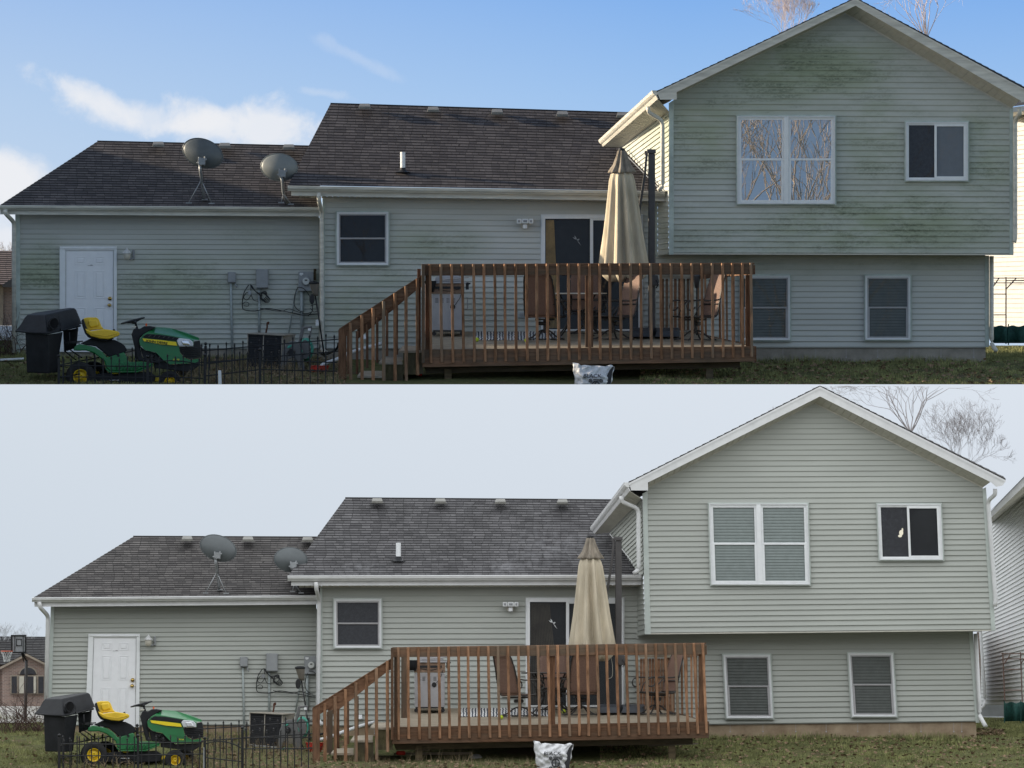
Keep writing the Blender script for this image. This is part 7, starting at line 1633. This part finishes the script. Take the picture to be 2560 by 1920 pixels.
for k in range(12):
    a = 2 * math.pi * k / 12; b_ = a + .5
    for s in (1, -1):
        mb.tube([(X(17) + r_ * math.cos(a + s * q), 2.75 + r_ * math.sin(a + s * q), z) for r_, q, z in ((.095, 0, Z(1629)), (.075, .26, Z(1637)), (.055, .52, Z(1646)), (.05, .8, Z(1655)))], .0045, 4, cap=False)
mb.build('net', m_pvc, T)
def shrub(Y, u, v, d, w_, h, n, seed, label, m, cat='shrub'):
    r = random.Random(seed); mb = MB()
    for _ in range(n):
        p = Y.P(u + r.uniform(-w_, w_) * .5, v, d + r.uniform(-.3, .3)); p.z = gz(Y, p.x, p.y - Y.y) - .02; dr = Vector((r.uniform(-.7, .7), r.uniform(-.5, .5), r.uniform(.6, 1))).normalized(); pts = [p]
        L_ = h * r.uniform(.5, 1.1)
        for k in range(6):
            dr = (dr + Vector((r.uniform(-.35, .35), r.uniform(-.3, .3), r.uniform(-.35, .2)))).normalized(); pts.append(pts[-1] + dr * L_ / 6)
        mb.tube(pts, .007, 4, .0025, cap=False)
        for q in pts[2:5]:
            e = q + Vector((r.uniform(-1, 1), r.uniform(-.5, .5), r.uniform(-.3, 1))) * L_ * .22; mb.tube([q, e], .003, 3, .0015, cap=False)
    return tag(mb.build('bare_shrub', m, origin=Y.P(u, v, d)), label, cat)
m_twig = mat('red_brown_twigs', (.085, .05, .04), .9, noise=.3)
shrub(LO, 60, 1850, .6, 110, .95, 70, 3, 'tangled leafless shrub left of the lower garage corner', m_twig)
shrub(U, 22, 895, .6, 80, .9, 60, 4, 'tangled leafless shrub left of the upper garage corner', m_twig)
shrub(LO, 255, 1915, -4.4, 200, .3, 40, 7, 'dry stalks under the lower mower behind the iron fence', m_straw, 'dry stalks')
shrub(U, 600, 950, -3.9, 300, .42, 46, 8, 'long dry stalks arching in the upper garden bed', m_straw, 'dry stalks')
for Y, q, lab in ((LO, [(36, 1857), (108, 1850), (108, 1855), (60, 1861), (38, 1860)], 'white downspout extension lying on the grass left of the lower bagger'), (U, [(0, 897), (60, 894), (60, 899), (0, 903)], 'white downspout extension lying on the grass left of the upper bagger')):
    mb = MB(); Y.pri(mb, q, -.7, -.55); tag(mb.build('downspout_extension', m_pvc, bevel=.01, origin=Y.P(q[0][0], q[0][1], -.6)), lab, 'pipe')

# ---------------------------------------------------------------- right neighbour, trellis, planter
m_nsidu = mat('cream_siding', (.40, .40, .39), .6, noise=.05)
def white_house(Y, q, rk, label, n, eave):
    T = thing('white_house', label, 'house', Y.P(*q[2]))
    mb = MB(); V = [Y.P(*p) for p in q]; courses(mb, V[0], V[1], V[2], V[3], n, lip=.016); mb.build('wall', m_nsid if Y is LO else m_nsidu, T)
    mb = MB(); Y.pri(mb, [(q[2][0], q[2][1] - 1), (q[3][0], q[3][1] - 1), (q[3][0], q[3][1] + 30), (q[2][0], q[2][1] + 30)], q[2][2] - .05, q[2][2] + .1); mb.build('foundation', m_grey, T)
    if rk:
        mb = MB(); a = [Y.P(u, v, rk['d']) for u, v in rk['o']]; mb.hexa(a, [p + Vector((0, .05, 0)) for p in a]); mb.build('rake_board', m_trim, T)
        mb = MB(); mb.add([Y.P(u, v, d) for u, v, d in rk['s']], [(0, 1, 2, 3)]); mb.build('soffit', m_soffit, T)
        mb = MB(); mb.add([Y.P(*p) for p in rk['r']], [(0, 1, 2, 3)]); mb.build('roof', m_nroof, T)
    return T
wh1 = white_house(LO, [(2446, 1330, 8.4), (2700, 1080, 4.0), (2446, 1762, 8.4), (2700, 1762, 4.0)], dict(d=3.3, o=[(2475, 1280), (2720, 1030), (2720, 1062), (2475, 1297)], s=[(2475, 1297, 3.4), (2720, 1062, 3.4), (2720, 1115, 4.4), (2479, 1308, 8.2)],
      r=[(2475, 1278, 3.2), (2720, 1028, 3.2), (2760, 1028, 9.0), (2475, 1278, 9.0)]), 'white sided neighbour house right of the lower house', 48, 0)
wh2 = white_house(U, [(2440, 300, 12.4), (2760, 250, 5.0), (2440, 816, 12.4), (2760, 822, 5.0)], dict(d=4.9, o=[(2520, 270), (2760, 236), (2760, 250), (2520, 282)], s=[(2520, 282, 4.9), (2760, 250, 4.9), (2760, 252, 5.2), (2500, 300, 12)],
      r=[(2520, 268, 4.9), (2760, 234, 4.9), (2760, 200, 9.0), (2520, 240, 12.0)]), 'cream white neighbour house right of the upper house, sunlit high up', 46, 0)
mb = MB(); LO.rect(mb, 2442, 1580, 2452, 1760, 6.6, 8.0); mb.build('brick_corner', m_brick, wh1)
downspout(LO, wh1, [(2450, 1560, 6.4), (2463, 1752, 6.4), (2460, 1764, 6.3), (2452, 1772, 6.2)], .026)
m_trel = mat('weathered_trellis', (.20, .13, .11), .85, noise=.2)
def trellis(Y, posts, rungs, br, vb, label, d=2.5):
    T = thing('trellis', label, 'trellis', Y.P(posts[0][0], vb, d))
    for (a, b, v) in posts:
        mb = MB(); mb.bar(Y.P(b, vb, d), Y.P(a, v, d), .022, .022); mb.build('post', m_trel, T)
    for (u0, u1, v) in rungs:
        mb = MB(); Y.pri(mb, [(u0, v), (u1, v), (u1, v + 2.4), (u0, v + 2.4)], d - .02, d - .005); mb.build('rung', m_trel, T)
    for p, q in br:
        mb = MB(); mb.tube([Y.P(*p, d - .03), Y.P(*q, d - .03)], .010, 4); mb.build('brace', m_trel, T)
    return T
trellis(LO, [(2507, 2512, 1632), (2551, 2556, 1630)], [(2503, 2575, 1633), (2505, 2575, 1646), (2508, 2556, 1672), (2511, 2556, 1724)], [((2510, 1660), (2526, 1636)), ((2552, 1660), (2568, 1636))], 1760, 'wooden trellis by the white house, lower right')
trellis(U, [(2515, 2515, 693), (2600, 2600, 693)], [(2478, 2620, 694), (2480, 2620, 706), (2480, 2514, 734), (2480, 2514, 786), (2515, 2600, 700)], [((2479, 722), (2497, 696)), ((2516, 722), (2540, 696))], 860, 'wooden trellis by the cream white house, upper right')
m_mesh = mat('green_mesh', (.015, .07, .06), .8, noise=.25, scale=18)
for Y, q, lab in ((LO, (2510, 1756, 2640, 1803), 'dark green mesh planter fence below the lower trellis'), (U, (2479, 815, 2640, 858), 'dark green mesh fence below the upper trellis')):
    T = thing('mesh_fence', lab, 'fence', Y.P(q[0], q[3], 1.5)); mb = MB(); n = 26; vs = []; fs = []
    for i in range(n + 1):
        u = q[0] + (q[2] - q[0]) * i / n
        for v, o in ((q[1] + 2 * math.sin(i * 1.3), 0), ((q[1] + q[3]) / 2, .03 * math.sin(i * 2.1)), (q[3], 0)): vs.append(Y.P(u, v, 1.5 + o + .05 * math.sin(i * .9)))
    for i in range(n):
        for j in range(2): k = i * 3 + j; fs.append((k, k + 3, k + 4, k + 1))
    mb.add(vs, fs); o = mb.build('mesh', m_mesh, T, smooth=True); md = o.modifiers.new('t', 'SOLIDIFY'); md.thickness = .004
    for u in (q[0] + 1, q[0] + 42): mb = MB(); mb.tube([Y.P(u, q[1] - 5, 1.47), Y.P(u, q[3] + 4, 1.47)], .010, 6); mb.build('stake', m_mesh, T)
# unseen house-shaped block added to the west (outside the picture): it keeps the sun off the garage wall and half of its roof
T = thing('white_house', 'unseen house shape added west of the upper yard to shade the garage', 'house', (-13.5, U.y + 2, Z(900)))
mb = MB(); mb.prism([(-17, Z(980)), (-10.6, Z(980)), (-10.6, 9.6), (-13.5, 11.85), (-17, 9.6)], U.y + .1, U.y + 9); mb.build('wall', m_nsid, T)
mb = MB(); mb.add([(-13.5, U.y - .1, 11.95), (-13.5, U.y + 9.2, 11.95), (-10.2, U.y + 9.2, 9.5), (-10.2, U.y - .1, 9.5), (-17.4, U.y + 9.2, 9.5), (-17.4, U.y - .1, 9.5)], [(0, 1, 2, 3), (1, 0, 5, 4)]); mb.build('roof', m_nroofu, T)
mb = MB(); mb.prism([(-17, Z(980)), (-10.6, Z(980)), (-10.6, 8.4), (-13.5, 10.3), (-17, 8.4)], U.y - 7, U.y - .15); mb.build('shade_block', m_nsid, T)  # lower block added to keep the sun off the mower
